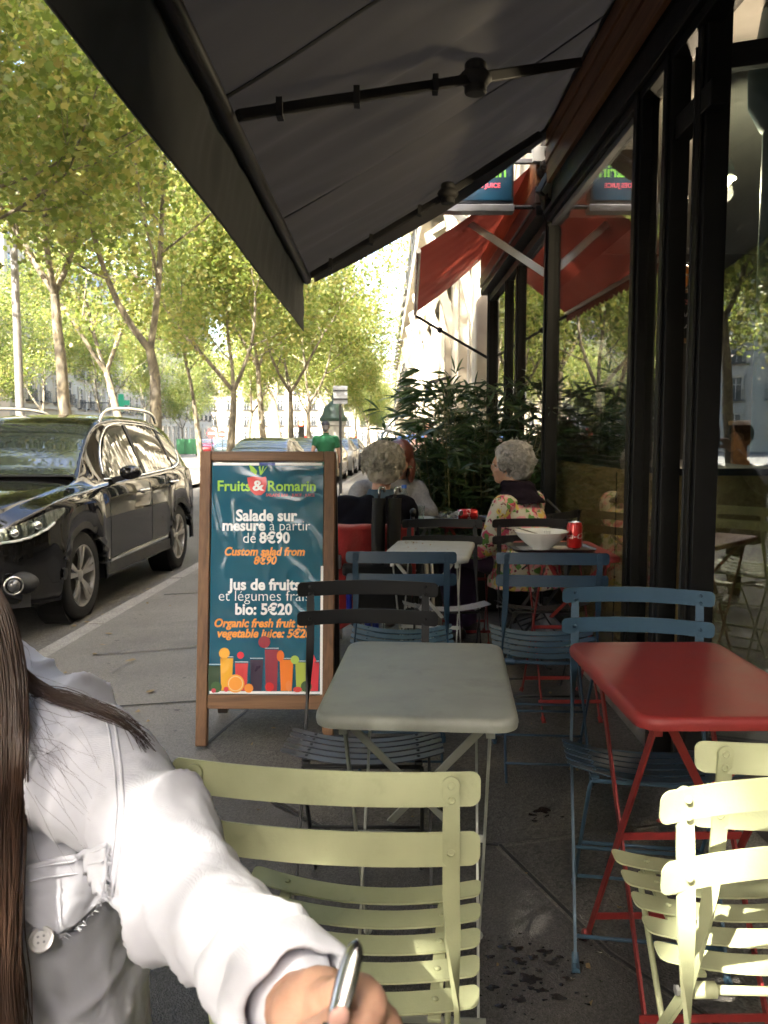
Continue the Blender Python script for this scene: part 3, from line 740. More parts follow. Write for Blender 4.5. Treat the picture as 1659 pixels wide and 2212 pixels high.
FASO = wood_mat('fascia_orange', (0.20, 0.062, 0.022), (0.36, 0.135, 0.05), 0.5, 'Y', 4)
B(MB().box((1.0, 7.05, 2.875), (.10, 3.1, .20)), 'fascia', FASO, bevel=.01)
B(MB().box((1.005, 7.05, 2.72), (.12, 3.1, .11)), 'shutter_box', mat('brown_paint', (.085, .05, .038), .5, var=.2), bevel=.01)
B(MB().box((1.0, 7.05, 2.625), (.09, 3.1, .06)), 'shutter_rail', BLK, bevel=.006)
WARM = mat('white_arm_paint', (0, 0, 0))
mb = MB(); mb.sweep([at(975, 456, 6.12), at(1180, 592, 5.62)], Vector((0, 0, 1)), .045, .03); B(mb, 'support_arm', WARM, bevel=.004)
mb = MB(); mb.tube([at(898, 682, 8.6), at(955, 716, 8.6), at(1010, 748, 8.62), at(1058, 776, 8.62)], .014, 8); mb.ell(at(950, 713, 8.6), (.03, .03, .03), 10, 8); B(mb, 'far_arm', DARKM, smooth=40)
# ------------------------------------------------------------------ folding bistro chairs and tables
def paint(name, c, rough=0.52):
    m = mat(name, c, rough, var=0.10, scale=14, bump=0.06, bscale=320, spec=.4)
    n, l = m.node_tree.nodes, m.node_tree.links; p = n['Principled BSDF']            # scuffs, grime and a few chips
    tc = n.new('ShaderNodeTexCoord'); ob = n.new('ShaderNodeObjectInfo'); ad = n.new('ShaderNodeVectorMath'); ad.operation = 'ADD'
    l.new(tc.outputs['Object'], ad.inputs[0]); l.new(ob.outputs['Random'], ad.inputs[1])
    src = p.inputs['Base Color'].links[0].from_socket
    for sc_, lo, hi, col in ((9, .56, .80, tuple(v*.45+.008 for v in c)), (60, .70, .73, tuple(v*.5+.06 for v in c))):
        t = n.new('ShaderNodeTexNoise'); t.inputs['Scale'].default_value = sc_; t.inputs['Detail'].default_value = 8; t.inputs['Roughness'].default_value = .7; l.new(ad.outputs[0], t.inputs['Vector'])
        mr = n.new('ShaderNodeMapRange'); mr.inputs['From Min'].default_value = lo; mr.inputs['From Max'].default_value = hi; mr.inputs['To Max'].default_value = .55; l.new(t.outputs['Fac'], mr.inputs['Value'])
        mx = n.new('ShaderNodeMixRGB'); mx.inputs[2].default_value = (*col, 1); l.new(mr.outputs[0], mx.inputs[0]); l.new(src, mx.inputs[1]); src = mx.outputs[0]
    l.new(src, p.inputs['Base Color'])
    return m
YEL = paint('lime_paint', (0.40, 0.42, 0.245)); BLKP = paint('black_paint', (0.0085, 0.009, 0.010))
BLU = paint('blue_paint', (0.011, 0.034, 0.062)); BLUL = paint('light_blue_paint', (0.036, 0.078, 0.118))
GRY = paint('sage_grey_paint', (0.27, 0.28, 0.24)); REDP = paint('red_paint', (0.20, 0.019, 0.017)); WHP = paint('pale_grey_paint', (0.36, 0.37, 0.36))
STEEL = mat('bolt_steel', (0.55, 0.55, 0.53), 0.35, metal=0.9)

CW, UX = 0.385, 0.158
def chair_meshes():
    """mesh data of the parts of a folding slat chair; the sitter looks along +y"""
    P = {}
    def bow(x, a): return a*(1-(2*x/CW)**2)
    def slat(zc, h):
        mb = MB(); n = 16; vs = []; r = 0.012
        # rounded ends: outline in (x,z), bent back in y
        out = [(px, pz) for px, pz in rounded(CW, h, r, 4)]
        e_ = [0, .0004, .0014, .003, .0055, .0085, .012]; xs = [-CW/2+q for q in e_]+[-CW/2+r+(CW-2*r)*k/12 for k in range(1, 12)]+[CW/2-q for q in reversed(e_)]; n = len(xs)-1
        top = []; bot = []
        for x in xs:
            e = max(0, abs(x)-(CW/2-r)); d = r-math.sqrt(max(0, r*r-e*e)); top.append((x, h/2-d)); bot.append((x, -h/2+d))
        t = 0.003
        for s in (-1, 1):
            for (x, z) in top: vs.append((x, -bow(x, 0.030)+s*t/2, zc+z))
            for (x, z) in bot: vs.append((x, -bow(x, 0.030)+s*t/2, zc+z))
        m = n+1; fs = []
        for k in range(n):
            fs += [(k, m+k, m+k+1, k+1), (2*m+k, 2*m+k+1, 3*m+k+1, 3*m+k), (k, k+1, 2*m+k+1, 2*m+k), (m+k, 3*m+k, 3*m+k+1, m+k+1)]
        fs += [(0, 2*m, 3*m, m), (n, m+n, 3*m+n, 2*m+n)]
        mb.add(vs, fs); return mb
    P['back_slat'] = slat(0, 0.041)
    def seat_slat():
        mb = slat(0, 0.041); v = []
        for (x, y, z) in mb.v: v.append((x, z, y+0.030-0.012+(-0.018)*(1-(2*x/CW)**2)*0+0))    # bend down instead of back
        mb.v = [(x, y, z) for (x, y, z) in v]; return mb
    P['seat_slat'] = seat_slat()
    return P
_CP = chair_meshes()
def slat_mesh(key, m):
    k = (key, m.name)
    if k not in _SM:
        me = _CP[key].mesh(key); me.materials.append(m); me.polygons.foreach_set('use_smooth', [True]*len(me.polygons)); me.set_sharp_from_angle(angle=R(40))
        bm = bmesh.new(); bm.from_mesh(me); bmesh.ops.recalc_face_normals(bm, faces=bm.faces); bm.to_mesh(me); bm.free()
        _SM[k] = me
    return _SM[k]
_SM = {}
YB = -0.20
def make_chair(label, m, seat_m, loc, rz, group):
    t = thing('bistro_chair', label, 'chair', loc, rz, group)
    # back slats
    for zc in (0.7975, 0.7185):
        o = link('back_slat', slat_mesh('back_slat', m), t); o.location = (0, YB+0.012+(0.8-zc)*0.12, zc); o.rotation_euler = (-R(7), 0, 0)
    # seat slats, front higher than the rear
    for k in range(5):
        y = -0.062+k*0.057
        o = link('seat_slat', slat_mesh('seat_slat', seat_m), t); o.location = (0, y, 0.432+0.136*(y+0.062)); o.rotation_euler = (R(7.7), 0, 0)
    for s in (-1, 1):
        x = s*UX
        # flat upright that twists edge-on below the back and runs down to the front foot
        path = [(x, YB-0.003, 0.806), (x, YB+0.004, 0.745), (x, YB+0.013, 0.66), (x+s*0.002, YB+0.024, 0.60), (x+s*0.004, YB+0.036, 0.55), (x+s*0.006, YB+0.05, 0.50), (x+s*0.008, YB+0.075, 0.43), (x+s*0.008, 0.04, 0.21), (x+s*0.008, 0.175, 0.02)]
        wd = [Vector((1, 0, 0))]*3+[Vector((0.8, 0.6*s, 0)), Vector((0.4, 0.9*s, 0)), Vector((0, 1, 0))*s]+[Vector((0, 1, 0))*s]*3
        mb = MB(); mb.sweep(path, wd, [.019, .021, .021, .021, .02, .019, .018, .016, .014], [.004, .004, .004, .0045, .0055, .0065, .007, .007, .007])
        mb.tube([(x+s*.008, .165, .03), (x+s*.008, .18, .008), (x+s*.008, .205, .006)], [.008, .009, .01], 8)
        up_ = mb.build('upright', m, t, smooth=35)
        mb = MB(); mb.lathe([(0.0104, -.0021), (0.0104, .0021)], 14, (x, YB-0.0035, .8065), Matrix.Rotation(R(90), 3, 'X')); mb.build('upright_end', m, up_)
        for zc in (0.806, 0.787, 0.7185):           # rivets: domes in front, rings behind
            yb = YB+0.012+(0.8-zc)*0.12-0.010
            mb = MB()
            mb.ell((x, yb+.0075, zc), (.0048, .0024, .0048), 10, 6)
            mb.tube([(x+.0042*math.cos(a), yb-.0065, zc+.0042*math.sin(a)) for a in [2*math.pi*k/12 for k in range(12)]], .0014, 5, closed=True)
            mb.build('rivet', m, up_, smooth=True)
        # side rail of the seat with welded pads
        mb = MB(); xr = s*0.132
        mb.sweep([(xr, -.085, .4215), (xr, .19, .4215+.136*.275)], Vector((1, 0, 0)), .018, .006); mb.build('seat_rail', m, t)
        for k in range(5):
            y = -0.062+k*0.057; mb = MB(); mb.ell((xr, y, 0.438+0.136*(y+0.062)), (.005, .005, .0022), 10, 6); mb.build('rivet', seat_m, t, smooth=True)
        # rear leg: round rod from the seat front to the rear foot
        mb = MB(); mb.tube([(s*.138, .175, .445), (s*.142, .16, .42), (s*.145, .0, .23), (s*.148, -.165, .025), (s*.148, -.185, .006), (s*.148, -.21, .006)], .0052, 8); mb.build('rear_leg', m, t, smooth=True)
        # pivot
        mb = MB(); mb.tube([(s*.118, -.105, .413), (s*.152, -.105, .413)], .012, 10); mb.build('pivot_sleeve', m, t, smooth=40)
        mb = MB(); mb.tube([(s*.152, -.105, .413), (s*.176, -.105, .413)], .004, 8); mb.lathe([(.0, 0), (.008, 0), (.008, .005), (0, .006)], 6, (s*.172, -.105, .413), Matrix.Rotation(R(90)*s, 3, 'Y')); mb.build('bolt', STEEL, t)
    for y, z, w in ((.028, .215, .16), (.142, .055, .166), (-.02, .205, .145), (-.145, .052, .148)):
        MB().tube([(-w, y, z), (w, y, z)], .0048, 8).build('cross_rod', m, t, smooth=True)
    MB().tube([(-.118, -.105, .413), (0, -.105, .408), (.118, -.105, .413)], .0068, 8).build('cross_rod', m, t, smooth=True)
    MB().tube([(-.138, .175, .445), (.138, .175, .445)], .0055, 8).build('cross_rod', m, t, smooth=True)
    return t
PI = math.pi
G = 'folding bistro chairs on the terrace'
make_chair('lime yellow slat chair in the foreground, its back to us, at the sage grey table', YEL, YEL, (-0.052, 1.20, 0), -R(7), G)
make_chair('lime yellow slat chair pushed towards the front red table, behind the nearest chair', YEL, YEL, (0.60, 1.285, 0), R(1), G)
make_chair('nearest lime yellow slat chair facing the viewer, back to back with another yellow chair', YEL, YEL, (0.515, 0.755, 0), PI+R(3), G)
make_chair('black slat chair at the far side of the sage grey table', BLKP, mat('worn_black_paint', (0.035, 0.036, 0.042), .35, var=.15), (-0.048, 2.115, 0), PI-R(1), G)
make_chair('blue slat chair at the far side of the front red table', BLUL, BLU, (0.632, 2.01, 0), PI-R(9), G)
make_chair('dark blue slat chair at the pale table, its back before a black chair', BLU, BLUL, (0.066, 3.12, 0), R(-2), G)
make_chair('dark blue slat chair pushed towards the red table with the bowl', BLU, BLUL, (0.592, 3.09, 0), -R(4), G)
make_chair('black slat chair at the far end of the pale table', BLKP, mat('lit_black_slats', (.28, .28, .3), .4), (0.278, 3.86, 0), PI, G)  # light on the black seat slats is put into this paler colour
make_chair('black slat chair behind the white bowl, at the red table', BLKP, BLKP, (0.71, 3.87, 0), PI, G)

def make_table(label, m, loc, rz, w=0.37, d=0.57, h=0.72):
    t = thing('bistro_table', label, 'table', loc, rz, 'folding bistro tables')
    # top: rolled rounded rim
    mb = MB(); r = 0.045
    rings = []
    for ins, z in ((0.012, h-0.026), (0.002, h-0.024), (0.0, h-0.014), (0.0015, h-0.006), (0.006, h-0.001), (0.013, h), (0.03, h+0.0)):
        rings.append([Vector((x, y, z)) for x, y in rounded(w-2*ins, d-2*ins, max(.012, r-ins), 7)])
    mb.loft(rings); mb.build('table_top', m, t, smooth=50)
    lx = w/2-0.05
    for s in (-1, 1):
        # two legs on each side, crossing like an X; flat bars
        mb = MB(); mb.sweep([(s*lx, -d/2+.06, h-.03), (s*(lx+.0), d/2-.07, .008)], Vector((0, 1, 0)), .018, .005); mb.tube([(s*lx, d/2-.075, .02), (s*lx, d/2-.05, .006)], .010, 8); mb.build('leg', m, t)
        mb = MB(); mb.sweep([(s*(lx-.014), d/2-.06, h-.03), (s*(lx-.014), -d/2+.07, .008)], Vector((0, 1, 0)), .018, .005); mb.tube([(s*(lx-.014), -d/2+.075, .02), (s*(lx-.014), -d/2+.05, .006)], .010, 8); mb.build('leg', m, t)
        mb = MB(); mb.box((s*lx, -d/2+.06, h-.034), (.016, .03, .03)); mb.build('hinge', m, t)
        mb = MB(); mb.box((s*lx, d/2-.06, h-.034), (.016, .03, .03)); mb.build('hinge', m, t)
    for y, z in ((d/2-.105, .08), (-d/2+.105, .08), (0, .365)):
        mb = MB(); mb.sweep([(-lx, y, z), (lx, y, z)], Vector((0, 0, 1)), .016, .004); mb.build('cross_bar', m, t)
    # locking strut from the top rim to the leg
    mb = MB(); mb.sweep([(-lx+.02, -d/2+.03, h-.03), (lx*.45, -.05, .42)], Vector((1, 0, 0)), .016, .004); mb.build('strut', m, t)
    mb = MB(); mb.sweep([(lx-.02, -d/2+.03, h-.03), (-lx*.45, -.05, .42)], Vector((1, 0, 0)), .016, .004); mb.build('strut', m, t)
    return t
make_table('sage grey metal folding table in the middle of the terrace, empty', GRY, (0.078, 1.755, 0), -R(4.5))
make_table('front red metal folding table beside the window, empty', REDP, (0.632, 1.758, 0), R(1))
make_table('pale grey folding table with a few crumbs behind the dark blue chair', WHP, (0.205, 3.755, 0), -R(9))
make_table('red folding table carrying the bowl, tray and upright can', REDP, (0.795, 3.755, 0), R(1))
make_table('small grey folding table in front of the seated women, with a glass', GRY, (0.125, 5.03, 0), R(0), 0.37, 0.5)
make_table('red folding table with the tray and lying can, before the bamboo', REDP, (0.49, 5.03, 0), R(0), 0.36, 0.5)
# ------------------------------------------------------------------ plane trees
def bark_mat():
    m, n, l, p = nt('plane_bark')
    tc = n.new('ShaderNodeTexCoord'); mp = n.new('ShaderNodeMapping'); mp.inputs['Scale'].default_value = (1, 1, .55); l.new(tc.outputs['Object'], mp.inputs[0])
    a = n.new('ShaderNodeTexNoise'); a.inputs['Scale'].default_value = 5; a.inputs['Detail'].default_value = 6; a.inputs['Distortion'].default_value = 1.0; l.new(mp.outputs[0], a.inputs['Vector'])
    r = n.new('ShaderNodeValToRGB'); l.new(a.outputs['Fac'], r.inputs[0])
    r.color_ramp.elements[0].position = .36; r.color_ramp.elements[0].color = (.065, .055, .04, 1)
    r.color_ramp.elements[1].position = .66; r.color_ramp.elements[1].color = (.23, .195, .13, 1)
    e = r.color_ramp.elements.new(.5); e.color = (.125, .105, .072, 1)
    l.new(r.outputs[0], p.inputs['Base Color']); p.inputs['Roughness'].default_value = .85
    b = n.new('ShaderNodeBump'); b.inputs['Strength'].default_value = .5; b.inputs['Distance'].default_value = .02
    l.new(a.outputs['Fac'], b.inputs['Height']); l.new(b.outputs[0], p.inputs['Normal'])
    return m
BARK = bark_mat()
LEAF = leaf_mat('plane_leaf', (0.092, 0.128, 0.028), (0.145, 0.172, 0.04), (0.235, 0.205, 0.065), 0.55)
LEAFD = leaf_mat('deep_leaf', (0.06, 0.11, 0.018), (0.085, 0.13, 0.022), (0.15, 0.16, 0.03), 0.38)

def gen_tree(seed, fork=3.4, height=13.0, n_limb=3, r0=0.2, spread=1.0, levels=4, trunk_lean=0.03):
    q = random.Random(seed); wood = MB(); tips = []
    def branch(p, d, L, r, lev):
        path = [p]; rad = [r]; n = 6 if lev < 2 else 4
        side = Vector((q.gauss(0, 1), q.gauss(0, 1), q.gauss(0, .3))).normalized()
        for k in range(n):
            d = (d+side*0.07*(1 if k < n/2 else -0.7)+Vector((q.gauss(0, .06), q.gauss(0, .06), .045+.03*lev))).normalized()
            p = p+d*L/n; path.append(p); rad.append(r*(1-.45*(k+1)/n))
            if lev >= 2 or (lev == 1 and k > 3): tips.append((p.copy(), lev))
            if lev in (1, 2, 3) and k in (1, 2, 3) and q.random() < .62 and lev < levels:
                a = q.uniform(0, 6.28); s, u = frame(d); dd = (d*.6+(s*math.cos(a)+u*math.sin(a))*.85).normalized()
                branch(p, dd, L*q.uniform(.4, .62), rad[-1]*.5, lev+1)
        wood.tube(path, rad, 8 if lev < 2 else 5, cap=False)
        if lev < levels:
            m = n_limb if lev == 0 else 2
            a0 = q.uniform(0, 6.28)
            for k in range(m):
                a = a0+2*math.pi*k/m+q.gauss(0, .3); s, u = frame(d)
                tilt = q.uniform(.42, .72)*spread if lev else q.uniform(.45, .75)*spread
                dd = (d*math.cos(tilt)+(s*math.cos(a)+u*math.sin(a))*math.sin(tilt)).normalized()
                branch(p, dd, L0[lev+1]*q.uniform(.8, 1.15), rad[-1]*(.78 if lev == 0 else .72), lev+1)
        else: tips.append((p.copy(), lev+1))
    H = height-fork
    L0 = [fork, H*.40, H*.26, H*.19, H*.13, H*.1]
    branch(Vector((0, 0, -.15)), Vector((trunk_lean*q.gauss(0, 1), trunk_lean*q.gauss(0, 1), 1)).normalized(), L0[0], r0, 0)
    return wood, tips

OUT = np.array([(0, -.5), (.40, -.28), (.5, .12), (.2, .16), (0, .55), (-.2, .16), (-.5, .12), (-.40, -.28)])
def leaves(tips, n, size, seed, sigma=.55, keep=None, zmin=None, m=None, name='crown', outline=OUT):
    g = np.random.default_rng(seed)
    T = np.array([t[0] for t in tips]); w = np.array([1.0+.6*t[1] for t in tips]); w /= w.sum()
    C = T[g.choice(len(T), n, p=w)]+g.normal(0, sigma, (n, 3))*np.array([1, 1, .75])
    if zmin is not None: C = C[C[:, 2] > zmin]
    if keep is not None: C = C[keep(C)]
    n = len(C)
    N = g.normal(0, 1, (n, 3)); N[:, 2] = np.abs(N[:, 2])+.25; N /= np.linalg.norm(N, axis=1)[:, None]
    A = g.normal(0, 1, (n, 3)); A -= N*(A*N).sum(1)[:, None]; A /= np.linalg.norm(A, axis=1)[:, None]
    Bv = np.cross(N, A); s = size*g.uniform(.65, 1.3, n)
    k = len(outline)
    V = C[:, None, :]+s[:, None, None]*(A[:, None, :]*outline[None, :, 0, None]+Bv[:, None, :]*outline[None, :, 1, None])
    V += (N*s[:, None]*.18)[:, None, :]*(np.abs(outline[:, 0])*1.2-.3)[None, :, None]
    return flat_mesh(name, V.reshape(-1, 3), np.full(n, k, np.int32), np.arange(n*k, dtype=np.int32), m or LEAF)

TREES = []
for i, (fk, ht, nl, r0, sp) in enumerate([(3.5, 14.5, 2, .19, .85), (4.6, 14.0, 3, .17, .8), (3.0, 13.0, 3, .16, .95), (4.0, 15.0, 3, .2, .9)]):
    wood, tips = gen_tree(11+i*7, fk, ht, nl, r0, sp)
    wm = wood.mesh('trunk'); wm.materials.append(BARK); wm.polygons.foreach_set('use_smooth', [True]*len(wm.polygons))
    TREES.append((wm, leaves(tips, 19000, .132, 100+i, sigma=.42, zmin=2.3), tips))
def plant_tree(x, y, var, rz, label, s=1.0, group='plane trees along the median', crown=None, z=None):
    t = thing('plane_tree', label, 'tree', (x, y, (road_z(x, y)+.1) if z is None else z), rz, group); t.scale = (s, s, s)
    wm, cm, tips = TREES[var]
    link('trunk', wm, t); link('crown', crown or cm, t)
    return t
# --- nearest row: two trees beside and behind the viewer shade the terrace; gaps cut into their crowns along set sun rays light a few spots
qg = random.Random(77)
GAPS = [((qg.uniform(.34, .75), .96, qg.uniform(.69, .82)), qg.uniform(.06, .08)) for _ in range(9)]+[((qg.uniform(-.06, .13), qg.uniform(1.10, 1.19), .43), .05) for _ in range(3)]
GAPS += [((-.36, .84, .70), .07)]
def keeper(loc, rz, s=1.0):
    c, sn = math.cos(rz), math.sin(rz)
    def keep(C):
        W = np.stack([C[:, 0]*c-C[:, 1]*sn, C[:, 0]*sn+C[:, 1]*c, C[:, 2]], 1)*s+np.array(loc)
        ok = np.ones(len(C), bool); S_ = np.array(SUN)
        for t, r in GAPS:
            v = W-np.array(t); d = v-np.outer(v @ S_, S_); ok &= np.linalg.norm(d, axis=1) > r
        return ok
    return keep
for (x, y, var, rz, sd, lab) in ((-5.8, -7.2, 3, .6, 1, 'tall plane tree behind the viewer by the road'), (-5.9, 1.8, 0, 2.2, 2, 'tall plane tree beside the viewer across the road'), (-5.8, -16.5, 1, 1.0, 3, 'plane tree farthest behind the viewer')):
    loc = (x, y, road_z(x, y)+.1)
    cm = leaves(TREES[var][2], 72000, .15, 300+sd, sigma=.8, zmin=2.6, keep=keeper(loc, rz))
    plant_tree(x, y, var, rz, lab, crown=cm)
plant_tree(-5.6, -25.5, 2, 1.4, 'plane tree in the near row well behind the viewer')
plant_tree(-5.5, -34.5, 0, 2.9, 'plane tree in the near row far behind the viewer')
plant_tree(-9.6, -12.5, 3, .2, 'plane tree of the second row behind the viewer')
plant_tree(-9.6, -22.0, 1, 1.1, 'plane tree of the second row farther behind the viewer')
plant_tree(-9.5, -2.5, 2, 2.1, 'plane tree of the second row across from the viewer')
plant_tree(-9.4, 8.0, 1, .8, 'plane tree of the second row across from the black car')
plant_tree(-2.7, -19.0, 2, .5, 'plane tree at the kerb down the pavement behind the viewer', .8)
plant_tree(-2.7, -29.0, 3, 2.5, 'plane tree at the kerb far down the pavement behind the viewer', .8)
plant_tree(-5.7, 10.4, 2, .3, 'plane tree level with the black car, its crown above it', crown=leaves(TREES[2][2], 42000, .098, 411, sigma=.46, zmin=2.3))
plant_tree(-5.22, 19.0, 0, R(78), 'thick plane tree forking low behind the black car')
plant_tree(-7.35, 20.2, 1, 1.9, 'straight slim plane tree to the left of the forking one', 1.05)
NAMES = ['nearer', 'next', 'following', 'farther']
row1 = [(-5.02, 28.2, 2), (-5.0, 36, 1), (-4.7, 44, 3), (-4.5, 53, 0), (-4.2, 62, 2), (-3.9, 72, 1), (-3.5, 84, 3), (-3.0, 99, 0), (-2.4, 120, 2)]
for k, (x, y, v) in enumerate(row1):
    plant_tree(x, y, v, k*1.3+.4, '%s plane tree in the row behind the parked cars' % ['first', 'second', 'third', 'fourth', 'fifth', 'sixth', 'seventh', 'eighth', 'last'][k], rnd.uniform(.92, 1.08))
row2 = [(-9.2, 31, 3), (-9.0, 42, 0), (-8.6, 54, 2), (-8.2, 68, 1), (-7.6, 86, 3), (-6.8, 112, 0)]
for k, (x, y, v) in enumerate(row2):
    plant_tree(x, y, v, k*2.1+.9, '%s plane tree of the second row across the median' % ['first', 'second', 'third', 'fourth', 'fifth', 'last'][k], rnd.uniform(.9, 1.05))
row3 = [(-22.5, 47, 2), (-22.2, 56, 0), (-22, 66, 3), (-21.6, 77, 1), (-21.2, 90, 2), (-20.5, 106, 0), (-19.5, 126, 3)]
for k, (x, y, v) in enumerate(row3):
    plant_tree(x, y, v, k*1.7+.2, '%s plane tree of the far row before the stone houses' % ['first', 'second', 'third', 'fourth', 'fifth', 'sixth', 'last'][k], rnd.uniform(.82, .98))
# trees on this side of the street far away
for k, (x, y, v) in enumerate([(-1.2, 75, 1), (-.6, 95, 2), (0.0, 125, 0)]):
    plant_tree(x, y, v, k+.7, '%s small tree far down the pavement' % ['first', 'second', 'third'][k], .62)

# ------------------------------------------------------------------ bamboo in a planter
BAM = leaf_mat('bamboo_leaf', (0.014, 0.034, 0.012), (0.026, 0.055, 0.018), (0.052, 0.088, 0.026), 0.2, .4)
bb = thing('bamboo_bush', 'dense dark green bamboo in a planter between terrace and street', 'bush', (.58, 6.15, 0), 0)
q = random.Random(5); culms = MB(); blade_t = []
V = []; cnt = 0
def blade(p, d, L, w, q):
    s, u = frame(d); a = q.uniform(0, 6.28); sd = (s*math.cos(a)+u*math.sin(a)); nn = d.cross(sd)
    pts = []
    for t, ww in ((0, .12), (.18, .8), (.45, 1.0), (.75, .6)):
        c = p+d*L*t-Vector((0, 0, 1))*L*.30*t*t
        pts.append((c-sd*ww*w/2+nn*.1*w, c+sd*ww*w/2+nn*.1*w))
    tip = p+d*L-Vector((0, 0, 1))*L*.30
    return [a for a, b in pts]+[tip]+[b for a, b in reversed(pts)]
for k in range(100):
    x0, y0 = q.uniform(-.30, .36), q.uniform(-.30, .30); H = q.uniform(.95, 1.62)*(1.0 if x0 > -.15 else .9)
    lean = Vector((x0*.5+q.gauss(-.03, .08), q.gauss(0, .12), 1)).normalized()
    path = []; p = Vector((x0, y0, .3)); d = lean.copy()
    for j in range(9):
        path.append(p.copy()); p = p+d*(H-.3)/8; d = (d+Vector((q.gauss(0, .03)+(x0)*.03, q.gauss(0, .03), 0))).normalized()
    culms.tube(path, [.006*(1-.6*j/8) for j in range(9)], 5)
    for j in range(1, 9):
        for _ in range(q.choice((1, 2, 2, 3))):
            a = q.uniform(0, 6.28); tw = Vector((math.cos(a), math.sin(a), q.uniform(.1, .7))).normalized(); Lt = q.uniform(.05, .22)
            e = path[j]+tw*Lt; culms.tube([path[j], e], .0015, 3, cap=False)
            for _ in range(q.choice((3, 4, 5))):
                b = (tw+Vector((q.gauss(0, .6), q.gauss(0, .6), q.gauss(.12, .45)))).normalized()
                V.append(blade(e-tw*q.uniform(0, .05), b, q.uniform(.10, .20), q.uniform(.014, .025), q))
# a few long fronds that lean out over the pavement
for k in range(16):
    z = q.uniform(1.15, 1.62); base = Vector((q.uniform(-.4, -.1), q.uniform(-.25, .1), z)); e = base+Vector((q.uniform(-.22, -.05), q.uniform(-.1, .1), q.uniform(-.05, .14))); culms.tube([base+Vector((.15, 0, -.25)), base, e], .0018, 3)
    for _ in range(6):
        b = (Vector((-1, q.gauss(0, .4), q.gauss(.1, .35)))).normalized(); V.append(blade(e, b, q.uniform(.12, .22), q.uniform(.014, .022), q))
arr = np.array([[tuple(a) for a in bl] for bl in V]); n, k = arr.shape[:2]
link('foliage', flat_mesh('foliage', arr.reshape(-1, 3), np.full(n, k, np.int32), np.arange(n*k, dtype=np.int32), BAM), bb)
culms.build('culms', mat('bamboo_culm', (.10, .10, .035), .5, var=.3), bb, smooth=True)
MB().box((.02, 0, .2), (.86, .62, .4)).build('planter', BLK, bb, bevel=.01)
# ------------------------------------------------------------------ stone houses across the boulevard
LIME = mat('house_stone', (0.36, 0.315, 0.235), 0.85, var=0.10, scale=.6, bump=.1, bscale=6)
LIME2 = mat('house_stone_grey', (0.34, 0.31, 0.25), 0.85, var=0.10, scale=.6)
ZINC = mat('zinc_roof', (0.12, 0.13, 0.15), 0.5, metal=.2, var=.15)
PANED = mat('house_glass', (0.035, 0.04, 0.042), 0.08, var=.3, scale=.3)
SASH = mat('sash_paint', (0.42, 0.40, 0.36), 0.5)
IRON = mat('balcony_iron', (0.012, 0.014, 0.015), 0.5)
def win_mesh(w, h):
    mb = MB(); mb.mi = 0
    mb.box((0, 0, h/2), (.10, w, h)); me = None
    return mb
_w = {}
def add_window(b, y, z, w, h, x=0.0, rail=True, shut=False):
    key = (w, h, rail, shut)
    if key not in _w:
        sur = MB()
        for s in (-1, 1): sur.box((.06, s*(w/2+.10), h/2), (.16, .20, h+.3))
        sur.box((.07, 0, h+.12), (.2, w+.5, .24)); sur.box((.08, 0, -.06), (.24, w+.4, .12))
        pane = MB(); pane.box((.012, 0, h/2), (.02, w, h))
        sash = MB(); sash.box((.03, 0, h/2), (.03, .07, h)); sash.box((.03, 0, h*.7), (.03, w, .06))
        for s in (-1, 1): sash.box((.03, s*(w/2-.03), h/2), (.03, .06, h))
        rl = None
        if rail:
            rl = MB(); rl.box((.30, 0, .95), (.05, w+.6, .05)); rl.box((.30, 0, .08), (.05, w+.6, .05))
            for k in range(13): rl.box((.30, -(w+.6)/2+(w+.6)*k/12, .5), (.025, .025, .9))
            rl.box((.2, 0, .0), (.4, w+.7, .10))
        meshes = []
        for m_, q_ in ((sur, LIME), (pane, PANED), (sash, SASH), (rl, IRON)):
            if m_ is None: meshes.append(None); continue
            me = m_.mesh('window'); me.materials.append(q_); meshes.append(me)
        _w[key] = meshes
    sur, pane, sash, rl = _w[key]
    o = link('window', sur, b); o.location = (x, y, z)
    link('pane', pane, o); link('sash', sash, o)
    if rl: link('railing', rl, o)
    return o
def house(x, y0, W, label, floors=6, m=LIME, setback=0.0, nb=5):
    zb = road_z(x, y0)+.1
    b = thing('stone_house', label, 'house', (x, y0, zb), 0, 'stone houses across the boulevard')
    Ht = 4.2+3.15*(floors-1)
    MB().box((-6, W/2, Ht/2), (12, W-.05, Ht)).build('wall', m, b)
    for z, d in ((4.1, .22), (4.2+3.15*2, .18), (Ht-.2, .45)): MB().box((d/2+.002, W/2, z), (d, W-.04, .28)).build('cornice', m, b)
    mb = MB(); vs = [(0.1, 0.05, Ht), (0.1, W-.05, Ht), (-1.6, W-.05, Ht+3.4), (-1.6, .05, Ht+3.4), (-11, .05, Ht+3.6), (-11, W-.05, Ht+3.6)]
    mb.add(vs, [(0, 1, 2, 3), (3, 2, 5, 4)]); mb.build('roof', ZINC, b)
    for f in range(floors):
        for k in range(nb):
            y = W*(k+.5)/nb
            if f == 0: add_window(b, y, .25, 1.7, 3.0, rail=False)
            else: add_window(b, y, 4.2+3.15*(f-1)+.35, 1.15, 2.1, rail=True)
    for k in range(nb+1):
        if k % 2 == 0: MB().box((.09, W*k/nb if 0 < k < nb else (.3 if k == 0 else W-.3), Ht/2), (.18, .45, Ht-.3)).build('pilaster', m, b)
    return b
hx = lambda y: -33.5+.02*(y-45)
house(hx(36), 36, 16, 'grey stone house with balconies, nearest of the far row', 6, LIME2)
house(hx(52)+.4, 52.1, 13, 'cream stone house beside the nearest grey one', 6, LIME)
house(hx(66)+3.2, 68, 15, 'cream stone house that stands forward, its side wall in the sun', 6, LIME)
house(hx(84), 83.3, 16, 'cream stone house behind the green cross', 5, LIME, nb=6)
